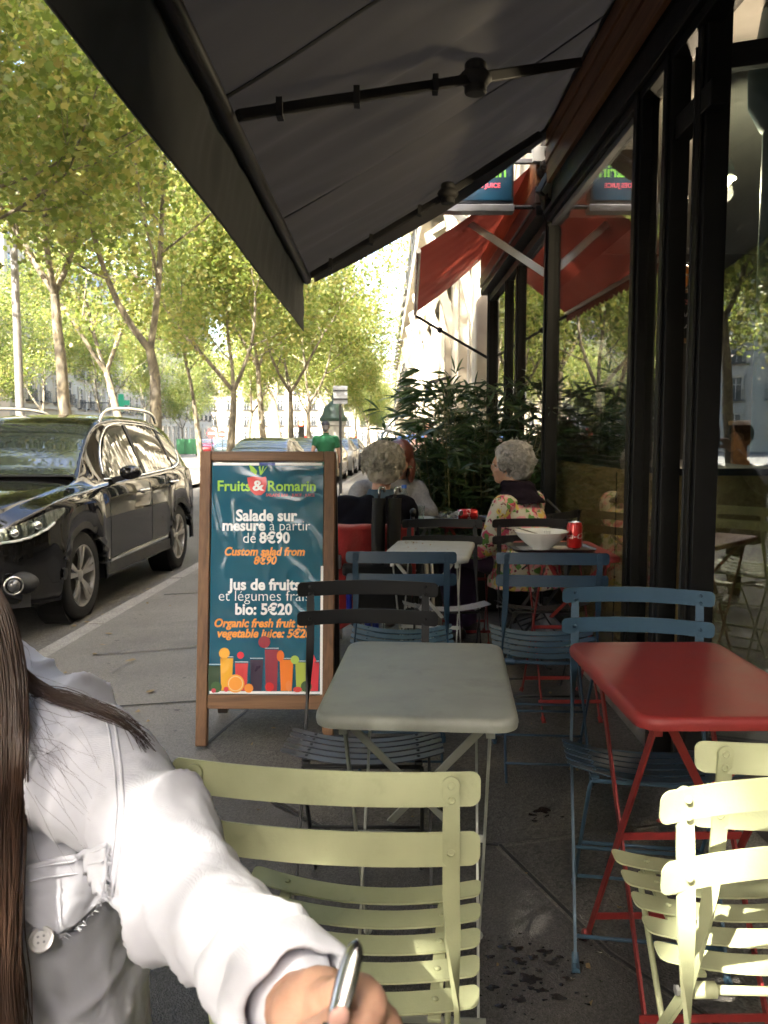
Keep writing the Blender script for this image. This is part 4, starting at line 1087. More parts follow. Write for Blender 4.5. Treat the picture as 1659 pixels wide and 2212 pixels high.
house(hx(100), 99.5, 17, 'grey stone house farther along the far row', 5, LIME2, nb=6)
house(hx(117), 116.7, 18, 'cream stone house near the far end of the row', 6, LIME, nb=6)
house(hx(135), 135, 22, 'last pale stone house of the far row', 6, LIME2, nb=6)
house(-30.5, 8.0, 26, 'long stone house opposite the cafe, outside the view', 6, LIME, nb=7)
house(-30.5, -30.0, 34, 'stone house opposite and behind the viewer', 6, LIME2, nb=8)

eb = thing('stone_house', 'wide pale house closing the view at the end of the street', 'house', (-20, 185, road_z(0, 180)), 0, 'stone houses across the boulevard')
MB().box((0, 6, 9), (52, 12, 19)).build('wall', LIME, eb)
for f in range(5):
    for k in range(14):
        w = add_window(eb, 0, 1.0+f*3.4, 1.15, 2.1, x=-24+k*3.6, rail=f > 0); w.rotation_euler = (0, 0, -R(90)); w.location.y = -.02
MB().box((0, -.2, 18.6), (52, .6, .6)).build('cornice', LIME, eb)
nb_ = thing('stone_house', 'stone house on the cafe side behind the viewer', 'house', (1.3, -42, 0), 0, 'stone houses on the cafe side')
MB().box((4, 17.5, 9), (8, 35.4, 19)).build('wall', STONE, nb_)
for f in range(5):
    for k in range(9):
        w = add_window(nb_, 2+k*3.8, .5+f*3.5, 1.15, 2.3, x=-.02, rail=f > 0); w.rotation_euler = (0, 0, PI)
bk_ = thing('stone_house', 'stone house closing the street far behind the viewer', 'house', (-14, -75, 0), 0, 'stone houses on the cafe side')
MB().box((0, -5, 9), (60, 10, 19)).build('wall', LIME2, bk_)
for f in range(5):
    for k in range(12):
        w = add_window(bk_, .02, 1.0+f*3.4, 1.15, 2.1, x=-20+k*3.6, rail=f > 0); w.rotation_euler = (0, 0, R(90))
# ------------------------------------------------------------------ carved stone house past the next shop
CST = mat('carved_stone', (0.70, 0.64, 0.52), 0.85, var=.10, scale=4, bump=.25, bscale=20)
cs = thing('carved_house', 'sunlit carved stone house front past the red awning', 'house', (1.12, 8.75, 0))
MB().box((2.0, 11.5, 8.0), (4.0, 23, 16.4)).build('wall', CST, cs)
def scroll(mb, c, r, turns=1.6, n=26, th=.05, flip=1):
    path = []; rad = []
    for k in range(n):
        t = k/(n-1); a = t*turns*2*math.pi; rr = r*(1-.82*t); path.append((c[0]-.05-.06*t, c[1]+flip*rr*math.cos(a), c[2]+rr*math.sin(a))); rad.append(th*(1-.4*t))
    mb.tube(path, rad, 8)
q = random.Random(12)
for k in range(8):
    y = .12+k*2.6
    MB().box((-.09, y+.22, 2.0), (.18, .42, 4.6)).build('pilaster', CST, cs, bevel=.02)
    MB().box((-.16, y+.22, 4.45), (.36, .62, .34)).build('capital', CST, cs, bevel=.03)
    MB().box((-.16, y+.22, .35), (.34, .55, .7)).build('pedestal', CST, cs, bevel=.03)
    mb = MB()
    for z in ((3.9, 3.3) if k < 1 else (3.95,)): scroll(mb, (-.16, y+.22, z), .19, flip=1 if q.random() < .5 else -1, th=.042)
    mb.build('carved_scroll', CST, cs, smooth=True)
    mb = MB(); mb.sweep([(-.02, y+.75, 4.3), (-.5, y+.75, 4.0), (-.06, y+.75, 2.3)], Vector((0, 1, 0)), .16, .12); mb.build('bracket', CST, cs, bevel=.01)
    add_window(cs, y+1.5, 1.0, 1.2, 2.5, x=-.02, rail=False)
    add_window(cs, y+1.5, 5.6, 1.2, 2.3, x=-.02, rail=True)
MB().box((-.25, 11.5, 4.85), (.5, 22.8, .3)).build('cornice', CST, cs, bevel=.03)
MB().box((-.12, 11.5, 8.6), (.24, 22.8, .25)).build('cornice', CST, cs, bevel=.03)
for w in [c for c in cs.children if c.name.startswith('window')]: w.rotation_euler = (0, 0, PI)
b2 = thing('pale_house', 'pale house far down the pavement with shops below', 'house', (1.4, 32.2, -.2))
MB().box((3, 30, 7.5), (6, 60, 15.5)).build('wall', LIME, b2)
for k in range(16):
    for f in range(3):
        w = add_window(b2, 2+k*3.6, .6+f*3.8, 1.15, 2.1, x=-.02, rail=f > 0); w.rotation_euler = (0, 0, PI)
mb = MB(); mb.box((-.2, 30, 3.9), (.4, 60, .3)); mb.build('cornice', LIME, b2)
navy = thing('blind', 'small navy blue shop blind far down the pavement above the bamboo', 'awning', at(937, 830, 13.0))
mb = MB(); mb.grid(lambda u, v: (-.10+.5*u, -.5+1.0*v, .12*u+.02-.0), 4, 6); mb.build('cloth', mat('navy_cloth', (.02, .025, .05), .7, var=.2), navy)
mb = MB(); mb.grid(lambda u, v: (-.10+.01*math.sin(v*20), -.5+1.0*v, -.22*u+.02), 3, 24); mb.build('valance', mat('navy_cloth', (0, 0, 0)), navy)
mb = MB(); [mb.tube([(-.1, yy, 0), (.45, yy, -.05)], .012, 6) for yy in (-.5, .5)]; mb.tube([(-.1, -.5, .0), (-.1, .5, .0)], .014, 6); mb.build('arms', DARKM, navy)

# ------------------------------------------------------------------ street furniture
GRN_P = mat('street_green', (.012, .035, .022), .45, var=.2); LAMPG = mat('lamp_grey', (.16, .15, .14), .45, metal=.3, var=.15)
lb = at(44, 900, 20.5)
sl = thing('street_lamp', 'tall street lamp with a curved arm among the trees', 'street lamp', (lb.x, 20.5, road_z(lb.x, 20.5)+.1))
zt = at(47, 395, 20.5).z-sl.location.z
MB().lathe([(.16, 0), (.15, .5), (.11, .6), (.10, 2.5), (.075, zt), (.05, zt+.25), (.012, zt+.55)], 14).build('post', LAMPG, sl, smooth=35)
hd = at(237, 347, 20.5)-Vector(sl.location)
def arm_path(sx):
    return [(0, 0, zt-.12), (sx*.45, 0, zt-.16), (sx*.85, 0, zt-.02), (sx*1.2, 0, zt+.28), (sx*1.55, 0, zt+.6), (sx*1.85, 0, zt+.72), (sx*hd.x/abs(hd.x)*0+sx*2.0, 0, zt+.68)]
MB().tube(arm_path(1), [.06, .055, .05, .04, .03, .025, .02], 8).build('arm', LAMPG, sl, smooth=True)
MB().tube(arm_path(-1), [.06, .055, .05, .04, .03, .025, .02], 8).build('arm', LAMPG, sl, smooth=True)
for s in (1, -1):
    h = MB(); h.ell((s*2.1, 0, zt+.50), (.30, .16, .08), 14, 8); h.tube([(s*2.0, 0, zt+.69), (s*2.02, 0, zt+.55)], .025, 8); h = h.build('lamp_head', LAMPG, sl, smooth=True)
    MB().ell((s*2.1, 0, zt+.46), (.24, .12, .06), 14, 8).build('diffuser', mat('lamp_diffuser', (.6, .6, .55), .3), h, smooth=True)

def road_sign(px, py, Y, r, label, m1, m2, shape='disc', ground=None, face=-1):
    c = at(px, py, Y); g = (side_z(c.x, Y) if c.x > kerb_x(Y) else road_z(c.x, Y)) if ground is None else ground
    t = thing('road_sign', label, 'road sign', (c.x, Y, g)); h = c.z-g
    MB().tube([(0, .05, 0), (0, .05, h+r)], .032, 10).build('post', mat('sign_post', (.02, .022, .022), .45), t, smooth=35)
    rot = Matrix.Rotation(R(90), 3, 'X')
    if shape == 'disc':
        MB().lathe([(r, -.012), (r, .012)], 28, (0, 0, h), rot).build('plate', m1, t)
        MB().box((0, -.018, h), (r*1.3, .008, r*.34)).build('bar', m2, t)
    else:
        MB().box((0, 0, h), (r*2, .02, r*2.5)).build('plate', m1, t, bevel=.004)
        MB().box((0, -.02, h+r*.6), (r*2.1, .02, .03)).build('rail', mat('sign_post', (0, 0, 0)), t)
        MB().box((0, -.02, h-r*.6), (r*2.1, .02, .03)).build('rail', mat('sign_post', (0, 0, 0)), t)
    return t
SRED = mat('sign_red', (.55, .03, .025), .4, emis=(.55, .03, .02), estr=0.0); SWHT = mat('sign_white', (.75, .74, .70), .4); SBACK = mat('sign_back_grey', (.30, .31, .32), .45, metal=.3, var=.1)
road_sign(735, 853, 20.0, .165, 'grey back of a square road sign on a black post', SBACK, SBACK, 'square')
road_sign(457, 936, 58, .30, 'round red and white sign beside a slim trunk', SRED, SWHT)
road_sign(480, 938, 66, .31, 'no entry sign beyond the slim trunk', SRED, SWHT)
road_sign(655, 950, 52, .30, 'no entry sign under the nearer traffic light', SRED, SWHT)
road_sign(763, 952, 62, .36, 'no entry sign under the farther traffic light', SRED, SWHT)
road_sign(838, 925, 45, .22, 'small grey sign back far along the pavement', SBACK, SBACK, 'square')
LRED = mat('light_red', (1, .1, .05), .4, emis=(1.0, .06, .02), estr=9.0)
def traffic_light(px, py, Y, label):
    c = at(px, py, Y); g = road_z(c.x, Y); t = thing('traffic_light', label, 'traffic light', (c.x, Y, g)); h = c.z-g
    MB().tube([(0, .1, 0), (0, .1, h+.2)], .05, 8).build('pole', mat('sign_post', (0, 0, 0)), t)
    MB().rbox((0, 0, h-.33), (.34, .2, .98), .05).build('housing', mat('sign_post', (0, 0, 0)), t)
    for k in range(3):
        o = MB().lathe([(.0, -.02), (.12, 0), (.13, .03)], 16, (0, -.11, h-.33*k), Matrix.Rotation(R(90), 3, 'X')).build('lens', LRED if k == 0 else mat('lens_off', (.03, .03, .02), .3), t)
        MB().lathe([(.15, 0), (.15, .12), (.14, .12), (.14, 0)], 16, (0, -.10, h-.33*k), Matrix.Rotation(R(90), 3, 'X')).build('hood', mat('sign_post', (0, 0, 0)), o)
    return t
traffic_light(651, 915, 50, 'nearer traffic light showing red under the trees')
traffic_light(763, 941, 60, 'farther traffic light showing red beside a blue street plate')
gc = thing('pharmacy_cross', 'green cross sign on a far house front', 'sign', at(262, 870, 86))
for c, s in (((0, 0, 0), (.5, .25, 1.7)), ((-.55, 0, 0), (.58, .25, .5)), ((.55, 0, 0), (.58, .25, .5))): MB().box(c, s).build('cross_arm', mat('cross_green', (.01, .16, .09), .4, emis=(.01, .3, .14), estr=.03), gc)
MB().tube([(0, .1, 0), (-4.2, .1, 0)], .05, 6).build('bracket', IRON, gc)
hb = at(415, 955, 74); hoard = thing('hoarding', 'low green works hoarding by the far road', 'fence', (hb.x, 74, road_z(0, 74)+.1))
for k in range(3): MB().box((-1.0+k*.72, 0, .7), (.69, .05, 1.3)).build('panel', mat('hoarding_green', (.010, .085, .028), .6, var=.2), hoard)
for k in range(4): MB().tube([(-1.36+k*.72, .05, 0), (-1.36+k*.72, .05, 1.5)], .03, 6).build('stake', IRON, hoard)
mc = at(720, 900, 38.0)
ml = thing('advertising_column', 'dark green advertising column with a domed cap', 'column', (mc.x, 38.0, side_z(mc.x, 38)))
MB().lathe([(.55, 0), (.55, .3), (.48, .35), (.48, 1.95), (.56, 2.0), (.56, 2.15)], 24).build('drum', mat('poster_drum', (.45, .44, .40), .6, var=.3, scale=3), ml, smooth=35)
MB().lathe([(.62, 2.151), (.62, 2.3), (.5, 2.45), (.42, 2.75), (.2, 2.95), (.06, 3.05), (.05, 3.3), (0, 3.35)], 24).build('cap', GRN_P, ml, smooth=35)
# ------------------------------------------------------------------ the A-board on the pavement
SW = wood_mat('sign_wood', (0.085, 0.038, 0.014), (0.20, 0.098, 0.040), 0.5, 'Z', 5); SWH = wood_mat('sign_wood_across', (0.085, 0.038, 0.014), (0.20, 0.098, 0.040), 0.5, 'X', 5)
sb = thing('menu_board', 'wooden A board with a teal plastic poster of salad and juice prices', 'sign board', (-.475, 3.30, side_z(-.475, 3.3)-.0), -R(1))
TILT = R(9.0); H_ = 1.18
tm = Matrix.Rotation(-TILT, 4, 'X')              # front panel leans back
def panel(mb, name, m, **k):
    mb.v = [tuple(tm @ Vector(p)) for p in mb.v]; return mb.build(name, m, sb, **k)
for s in (-1, 1): panel(MB().box((s*.252, 0, H_/2), (.045, .04, H_)), 'frame_post', SW, bevel=.004)
panel(MB().box((0, 0, H_-.02), (.458, .036, .04)), 'frame_rail', SWH, bevel=.003); panel(MB().box((0, 0, .175), (.458, .036, .055)), 'frame_rail', SWH, bevel=.003)
tb = Matrix.Translation((0, .42, 0)) @ Matrix.Rotation(TILT*1.05, 4, 'X')
for s in (-1, 1):
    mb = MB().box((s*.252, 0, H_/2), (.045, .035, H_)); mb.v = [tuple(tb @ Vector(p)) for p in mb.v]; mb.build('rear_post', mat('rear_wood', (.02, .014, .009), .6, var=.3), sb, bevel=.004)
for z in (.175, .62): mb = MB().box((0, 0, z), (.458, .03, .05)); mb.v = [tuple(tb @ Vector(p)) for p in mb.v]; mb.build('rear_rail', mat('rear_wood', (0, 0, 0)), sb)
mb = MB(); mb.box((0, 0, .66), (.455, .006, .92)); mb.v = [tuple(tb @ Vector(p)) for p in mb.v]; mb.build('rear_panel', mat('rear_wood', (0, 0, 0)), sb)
BW, B0, B1 = .452, .205, H_-.045
def wrinkle(x, z):
    """creases of the plastic poster, deeper towards the right and the top"""
    a = noise.noise(Vector((x*7+z*3.5, z*5.0-x*3, 1.3)))*.6+noise.noise(Vector((x*16-z*9, z*12, 5)))*.35
    rdg = (1-abs(noise.noise(Vector((x*6+z*6, z*3.2-x*7, 9)))*2.0))
    k = .55+.6*(z-B0)/(B1-B0)+.5*max(0, x/BW)
    return (a*.0030+max(0, rdg-.55)*.006)*k
def pp(x, z, lift=0.0): return tm @ Vector((x, -.010-wrinkle(x, z)-lift, z))
def plastic(name, col, rough=.16):
    m = mat(name, col, max(rough, .17), var=.05, scale=5, coat=.0, spec=.55); return m
TEALP = plastic('poster_teal', (.013, .095, .15))
MB().grid(lambda u, v: pp(-BW/2+BW*u, B0+(B1-B0)*v), 70, 140).build('poster', TEALP, sb, smooth=True)
def on_poster(me, x, z, m, lift=.0008, name='lettering', sub=True):
    if sub:
        bm = bmesh.new(); bm.from_mesh(me)
        for ax in (0, 1):
            lo = min(v.co[ax] for v in bm.verts); hi = max(v.co[ax] for v in bm.verts); k = lo+.006
            while k < hi:
                co = [0, 0, 0]; co[ax] = k; no = [0, 0, 0]; no[ax] = 1
                bmesh.ops.bisect_plane(bm, geom=bm.verts[:]+bm.edges[:]+bm.faces[:], plane_co=co, plane_no=no); k += .008
        bm.to_mesh(me); bm.free()
    for v in me.vertices:
        X, Z = v.co.x+x, v.co.y+z; v.co = pp(X, Z, lift)
    me.name = name; me.materials.clear(); me.materials.append(m); me.polygons.foreach_set('use_smooth', [True]*len(me.polygons)); me.update()
    return link(name, me, sb)
WTX = plastic('print_white', (.78, .80, .80), .3); OTX = plastic('print_orange', (.78, .30, .05), .3); GTX = plastic('print_green', (.33, .62, .06), .3); RTX = plastic('print_red', (.62, .07, .07), .3)
def serif_text(txt, size, bold, x, z, m):
    on_poster(text_mesh(txt, size, bold), x, z, m)
Z = lambda py: B0+(B1-B0)*(1505-py)/(1505-1006)          # print line of the photograph -> height on the poster
X = lambda px, py: (px-(575-(py-1006)*.016))/(222.0+(py-1006)*.026)*BW
def line(txt, size, bold, py, m, shear=0.0, px=572, lift=.0008, wpx=None):
    me = text_mesh(txt, size, bold, shear)
    if wpx:
        xs_ = [v.co.x for v in me.vertices]; k = wpx/(222.0+(py-1006)*.026)*BW/(max(xs_)-min(xs_)); c_ = (max(xs_)+min(xs_))/2
        for v in me.vertices: v.co.x = (v.co.x-c_)*k; v.co.y *= (k if k < 1 else 1)*.5+.5
    on_poster(me, X(px, py), Z(py), m, lift)
line('Fruits', .060, .0012, 1068, GTX, px=507, wpx=66); line('Romarin', .060, .0012, 1068, GTX, px=623, lift=.0016, wpx=96)
# red tub behind the ampersand, leaves on top
def shape(pts, m, name, lift): 
    me = bpy.data.meshes.new(name); bm = bmesh.new(); bm.faces.new([bm.verts.new((x, z, 0)) for x, z in pts]); bm.to_mesh(me); bm.free(); return on_poster(me, 0, 0, m, lift, name)
cx, cz = X(556, 1055), Z(1058)
shape([(cx-.046, cz+.035), (cx-.02, cz+.040), (cx+.01, cz+.036), (cx+.03, cz+.040), (cx+.034, cz+.01), (cx+.028, cz-.022), (cx+.012, cz-.036), (cx-.012, cz-.036), (cx-.032, cz-.018), (cx-.042, cz+.008)], RTX, 'printed_tub', .0010)
line('&', .058, .0016, 1067, WTX, px=556, lift=.0018, wpx=24)
shape([(cx-.01, cz+.046), (cx-.032, cz+.062), (cx-.040, cz+.088), (cx-.022, cz+.080), (cx-.006, cz+.062)], GTX, 'printed_leaf', .0013)
for dx in (-.004, .012, .028): shape([(cx+.006, cz+.045), (cx+.004+dx, cz+.080), (cx+.010+dx, cz+.084), (cx+.012, cz+.047)], GTX, 'printed_leaf', .0015+dx*.01)
line('SALADE BAR - JUICE - JUICE', .0155, .0002, 1080, RTX, px=620, wpx=98)
line('Salade sur', .066, .0022, 1133, WTX, wpx=124); line('mesure', .062, .0022, 1154, WTX, px=526, wpx=87); line('à partir', .062, -.0006, 1154, WTX, px=619, wpx=82)
line('de', .062, -.0004, 1181, WTX, px=537, wpx=26); line('8€90', .066, .0022, 1181, WTX, px=588, wpx=62)
line('Custom salad from', .050, .0018, 1208, OTX, .22, 568, wpx=163); line('8€90', .050, .0018, 1227, OTX, .22, 569, wpx=47)
line('Jus de fruits', .064, .0022, 1282, WTX, px=566, wpx=148); line('et légumes frais', .062, -.0006, 1306, WTX, px=566, wpx=186); line('bio: 5€20', .064, .0022, 1335, WTX, px=565, wpx=117)
line('Organic fresh fruit and', .050, .0018, 1362, OTX, .22, 566, wpx=205); line('vegetable juice: 5€20', .050, .0018, 1384, OTX, .22, 566, wpx=194)
# white stripe with a blue block along the top, white edge at the right
shape([(-BW/2+.004, B1-.012), (BW/2-.004, B1-.012), (BW/2-.004, B1-.001), (-BW/2+.004, B1-.001)], WTX, 'printed_stripe', .0009)
shape([(-.035, B1-.012), (.03, B1-.012), (.03, B1-.001), (-.035, B1-.001)], plastic('print_blue', (.03, .06, .28), .3), 'printed_stripe', .0016)
MB().grid(lambda u, v: pp(BW/2-.007+.012*u, B0+(B1-B0)*.55*v, .002), 2, 60).build('poster_edge', WTX, sb, smooth=True)
# printed row of juice glasses and fruit
def C3(c): return plastic('print_%02x%02x%02x' % tuple(int(255*v) for v in c), c, .3)
def quad(x0, x1, x2, x3, z0, z1, c, n, lift): shape([(x0, z0), (x1, z0), (x3, z1), (x2, z1)], C3(c), n, lift)
def disc(x, z, r, c, n, lift, k=18, sz=1.0): shape([(x+r*math.cos(2*math.pi*i/k), z+sz*r*math.sin(2*math.pi*i/k)) for i in range(k)], C3(c), n, lift)
zb = B0+.012
shape([(-BW/2+.004, B0+.002), (BW/2-.004, B0+.002), (BW/2-.004, B0+.012), (-BW/2+.004, B0+.012)], WTX, 'printed_stripe', .0009)
gl = [(-.205, .10, (.02, .05, .02), 1), (-.155, .13, (.75, .38, .03), 1), (-.095, .11, (.60, .045, .05), 1), (-.035, .125, (.035, .02, .045), 1), (.025, .165, (.28, .03, .05), 1.05), (.085, .125, (.78, .20, .02), 1.05), (.145, .115, (.36, .44, .06), .95), (.195, .115, (.65, .04, .06), .8)]
for i, (x, h, c, w) in enumerate(gl):
    quad(x-.021*w, x+.021*w, x-.026*w, x+.026*w, zb+.002, zb+h, c, 'printed_glass', .0010+.0001*i)
    quad(x-.0265*w, x+.0265*w, x-.027*w, x+.027*w, zb+h+.004, zb+h+.007, (.5, .62, .66), 'printed_rim', .0012)
disc(-.165, zb+.15, .022, (.80, .40, .05), 'printed_slice', .0022); disc(-.005, zb+.195, .024, (.30, .035, .05), 'printed_slice', .0022); disc(-.100, zb+.142, .014, (.62, .03, .05), 'printed_slice', .0022)
disc(.060, zb+.14, .015, (.75, .16, .02), 'printed_slice', .0022, sz=1.5); disc(.118, zb+.125, .017, (.38, .55, .10), 'printed_slice', .0022); shape([(.175, zb+.105), (.205, zb+.12), (.186, zb+.16)], C3((.7, .05, .07)), 'printed_slice', .0022)
disc(-.118, zb+.030, .036, (.80, .34, .04), 'printed_slice', .0030); disc(-.118, zb+.030, .030, (.80, .62, .35), 'printed_slice', .0034); disc(-.118, zb+.030, .027, (.85, .34, .05), 'printed_slice', .0038)
disc(.018, zb+.018, .018, (.65, .03, .03), 'printed_tomato', .0030); disc(-.065, zb+.012, .018, (.75, .25, .03), 'printed_slice', .0030); disc(.095, zb+.022, .012, (.78, .24, .06), 'printed_slice', .003, sz=1.8)
disc(.130, zb+.008, .018, (.60, .05, .04), 'printed_slice', .0030, sz=.6); disc(-.195, zb+.016, .022, (.04, .10, .03), 'printed_herb', .0030); disc(.165, zb+.02, .022, (.04, .09, .03), 'printed_herb', .0030); disc(-.155, zb+.008, .010, (.6, .05, .06), 'printed_berry', .0036); disc(-.205, zb+.002, .009, (.55, .05, .08), 'printed_berry', .0036)
# ------------------------------------------------------------------ cars
def cr(p0, p1, p2, p3, t): return .5*((2*p1)+(-p0+p2)*t+(2*p0-5*p1+4*p2-p3)*t*t+(-p0+3*p1-3*p2+p3)*t**3)
class Spline:
    """smooth curve through keys (y, value)"""
    def __init__(s, keys): s.k = keys
    def __call__(s, y):
        k = s.k
        if y <= k[0][0]: return k[0][1]
        if y >= k[-1][0]: return k[-1][1]
        for i in range(len(k)-1):
            if y <= k[i+1][0]:
                y0, v0 = k[i]; y1, v1 = k[i+1]; h = y1-y0; t = (y-y0)/h
                def slope(j):
                    if j == 0: return (k[1][1]-k[0][1])/(k[1][0]-k[0][0])
                    if j == len(k)-1: return (k[-1][1]-k[-2][1])/(k[-1][0]-k[-2][0])
                    a = (k[j][1]-k[j-1][1])/(k[j][0]-k[j-1][0]); b = (k[j+1][1]-k[j][1])/(k[j+1][0]-k[j][0])
                    return 0 if a*b <= 0 else 2*a*b/(a+b)
                m0, m1 = slope(i), slope(i+1)
                return (2*t**3-3*t*t+1)*v0+(t**3-2*t*t+t)*h*m0+(-2*t**3+3*t*t)*v1+(t**3-t*t)*h*m1
def car_paint(name, c, metal=.3):
    m = mat(name, c, .5, metal=metal, coat=1.0, spec=.0); m.node_tree.nodes['Principled BSDF'].inputs['Coat Roughness'].default_value = .012; return m
CGL = None
def car_glass():
    if 'car_glass' in MATS: return MATS['car_glass']
    m, n, l, p = nt('car_glass'); p.inputs['Base Color'].default_value = (.045, .055, .05, 1); p.inputs['Roughness'].default_value = .02
    p.inputs['IOR'].default_value = 1.62; p.inputs['Coat Weight'].default_value = .6; p.inputs['Coat Roughness'].default_value = .01
    return m
CHROME = mat('chrome', (.75, .74, .72), .12, metal=1.0); TYRE = mat('tyre_rubber', (.012, .012, .012), .8, var=.2, bump=.2, bscale=90); TRIM = mat('black_trim', (.018, .018, .018), .6, var=.2, bump=.15, bscale=200)
ALLOY = mat('alloy_wheel', (.50, .48, .45), .3, metal=.75, var=.08); ARCH = mat('arch_dark', (.004, .004, .004), .9)

def make_car(name, label, paint_m, loc, rz, spec, detail=True, group=None):
    """spec: L length, W half width, H height, splines. local y: 0 at the nose, grows to the tail; x>0 is the near side"""
    t = thing(name, label, 'car', loc, rz, group)
    L, top, wid, belt, roofx, wy, wr = spec['L'], Spline(spec['top']), Spline(spec['wid']), Spline(spec['belt']), Spline(spec['roofx']), spec['wheels'], spec['wr']
    low = Spline(spec['low'])
    def zlow(y):
        z = low(y)
        for c in wy:
            d = abs(y-c); Ra = wr+.055
            if d < Ra: z = max(z, wr*.98+math.sqrt(Ra*Ra-d*d)-.0)
        return z
    def section(y):
        w = wid(y); zt = top(y); zs = min(belt(y), zt-.03); xr = min(roofx(y), w*.98); zl = min(zlow(y), zs-.05)
        zr = zt-.055 if xr < w*.85 else zt-.02
        zr = max(zr, zs+.012)
        mid = max(zl+.02, min(.58, zs-.12))
        flare = .0
        for c in wy:
            d = abs(y-c)
            if d < wr+.16: flare = max(flare, .022*max(0, 1-abs(d-(wr+.02))/.14))
        return [(w*.965+flare, zl), (w*.992+flare, zl+.035), (w*1.0+flare*.4, zl+(zs-zl)*.42), (w*.995, zl+(zs-zl)*.75), (w*.965, zs-.02), (w*.945-.004, zs+.008), (xr+(w*.94-xr)*.12, zs+(zr-zs)*.88), (xr*.96, zr+(zt-zr)*.35), (xr*.80, zr+(zt-zr)*.72), (xr*.45, zr+(zt-zr)*.95), (0, zt)]
    ny = 150 if detail else 60; sub = 4 if detail else 2
    ys = [L*k/ny for k in range(ny+1)]
    # refine near nose, tail
    ys = sorted(set([round(v, 4) for v in ys]+[.004, .012, .022, .04, .06, L-.004, L-.012, L-.022, L-.04]))
    secs = []
    for y in ys:
        c = section(y); pts = []
        for i in range(len(c)-1):
            p0 = c[max(i-1, 0)]; p1 = c[i]; p2 = c[i+1]; p3 = c[min(i+2, len(c)-1)]
            if i in (4, 5): p0 = p1 if i == 5 else p0; p3 = p2 if i == 4 else p3
            for k in range(sub):
                u = k/sub; pts.append((max(0, cr(p0[0], p1[0], p2[0], p3[0], u)), cr(p0[1], p1[1], p2[1], p3[1], u)))
        pts.append(c[-1]); secs.append(pts)
    npn = len(secs[0]); mb = MB(); vs = []; idx = {}
    for s in (1, -1):
        for j, y in enumerate(ys):
            for i, (x, z) in enumerate(secs[j]):
                if i == npn-1 and s == -1: idx[(s, j, i)] = idx[(1, j, i)]; continue
                idx[(s, j, i)] = len(vs); vs.append((s*x, y, z))
    fs = []
    for s in (1, -1):
        for j in range(len(ys)-1):
            for i in range(npn-1):
                q = (idx[(s, j, i)], idx[(s, j+1, i)], idx[(s, j+1, i+1)], idx[(s, j, i+1)]); fs.append(q if s == 1 else q[::-1])
    # nose and tail caps
    for j, fl in ((0, 0), (len(ys)-1, 1)):
        ring = [idx[(1, j, i)] for i in range(npn)]+[idx[(-1, j, i)] for i in range(npn-2, -1, -1)]
        fs.append(tuple(ring) if not fl else tuple(reversed(ring)))
    mb.add(vs, fs); body = mb.build('body', paint_m, t, smooth=45)
    def side_x(y, z):
        c = section(y)
        lo = 0
        best = None
        k = min(range(len(ys)), key=lambda a: abs(ys[a]-y)); pts = secs[k]
        for i in range(len(pts)-1):
            if pts[i][1] <= z <= pts[i+1][1]:
                u = (z-pts[i][1])/max(1e-6, pts[i+1][1]-pts[i][1]); return pts[i][0]*(1-u)+pts[i+1][0]*u
        return pts[-1][0]
    # underbody, arches
    mb = MB(); mb.box((0, L/2, .30), (spec['W']*1.7, L*.86, .16)); mb.build('underbody', ARCH, t)
    for s in (-1, 1):
        for c in wy:
            mb = MB(); mb.lathe([(wr+.05, -.22), (wr+.052, .0), (.02, -.21)], 28, (s*(spec['W']-.06), c, wr), Matrix.Rotation(R(90)*s, 3, 'Y'), cap=False); mb.build('arch_liner', ARCH, t)
            w = bpy.data.objects.new('wheel', None); COL.objects.link(w); w.parent = t; w.location = (s*(spec['W']-.135), c, wr); w.rotation_euler = (0, 0, 0 if s > 0 else PI)
            prof = [(wr-.105, -.10), (wr-.03, -.11), (wr-.004, -.085), (wr, -.05), (wr, .05), (wr-.004, .085), (wr-.03, .108), (wr-.105, .100)]
            MB().lathe(prof, 40, rot=Matrix.Rotation(R(90), 3, 'Y'), cap=False).build('tyre', TYRE, w, smooth=50)
            ri = wr-.105
            mb = MB(); mb.lathe([(ri, -.09), (ri+.006, .085), (ri+.004, .098), (ri-.012, .094), (ri-.02, .03), (ri-.03, -.08)], 40, rot=Matrix.Rotation(R(90), 3, 'Y'), cap=False); 
            if detail:
                for k in range(5):
                    a = R(72*k+18)
                    for da in (-.16, .16):
                        p0 = Vector((.066, math.cos(a)*.045, math.sin(a)*.045)); p1 = Vector((.088, math.cos(a+da)*(ri-.01), math.sin(a+da)*(ri-.01)))
                        mb.sweep([p0, p0.lerp(p1, .5)+Vector((.008, 0, 0)), p1], Vector((0, -math.sin(a), math.cos(a))), [.034, .036, .05], .02)
            else: mb.lathe([(0, .07), (ri*.5, .085), (ri-.02, .075)], 24, rot=Matrix.Rotation(R(90), 3, 'Y'), cap=False)
            mb.lathe([(.055, .05), (.05, .078), (.03, .086), (0, .087)], 20, rot=Matrix.Rotation(R(90), 3, 'Y')); mb.build('rim', ALLOY, w, smooth=40)
            MB().lathe([(0, -.02), (ri-.03, -.02), (ri-.03, -.01)], 24, rot=Matrix.Rotation(R(90), 3, 'Y')).build('brake', mat('brake_dark', (.02, .018, .016), .5, metal=.5), w)
    # glass laid on the body
    G_ = car_glass()
    def strip(lo, hi, y0, y1, n=40, m=8, off=.004):
        lo, hi = Spline(lo), Spline(hi); out = []
        for s in (1, -1):
            def fn(u, v):
                y = y0+(y1-y0)*u; z = lo(y)+(hi(y)-lo(y))*v; return (s*(side_x(y, z)+off), y, z)
            g = MB(); g.grid(fn, n, m, flip=(s == 1)); out.append(g)
        return out
    for nm, lo, hi, y0, y1 in spec['side_glass']:
        for g in strip(lo, hi, y0, y1): g.build('side_window', G_, t, smooth=True)
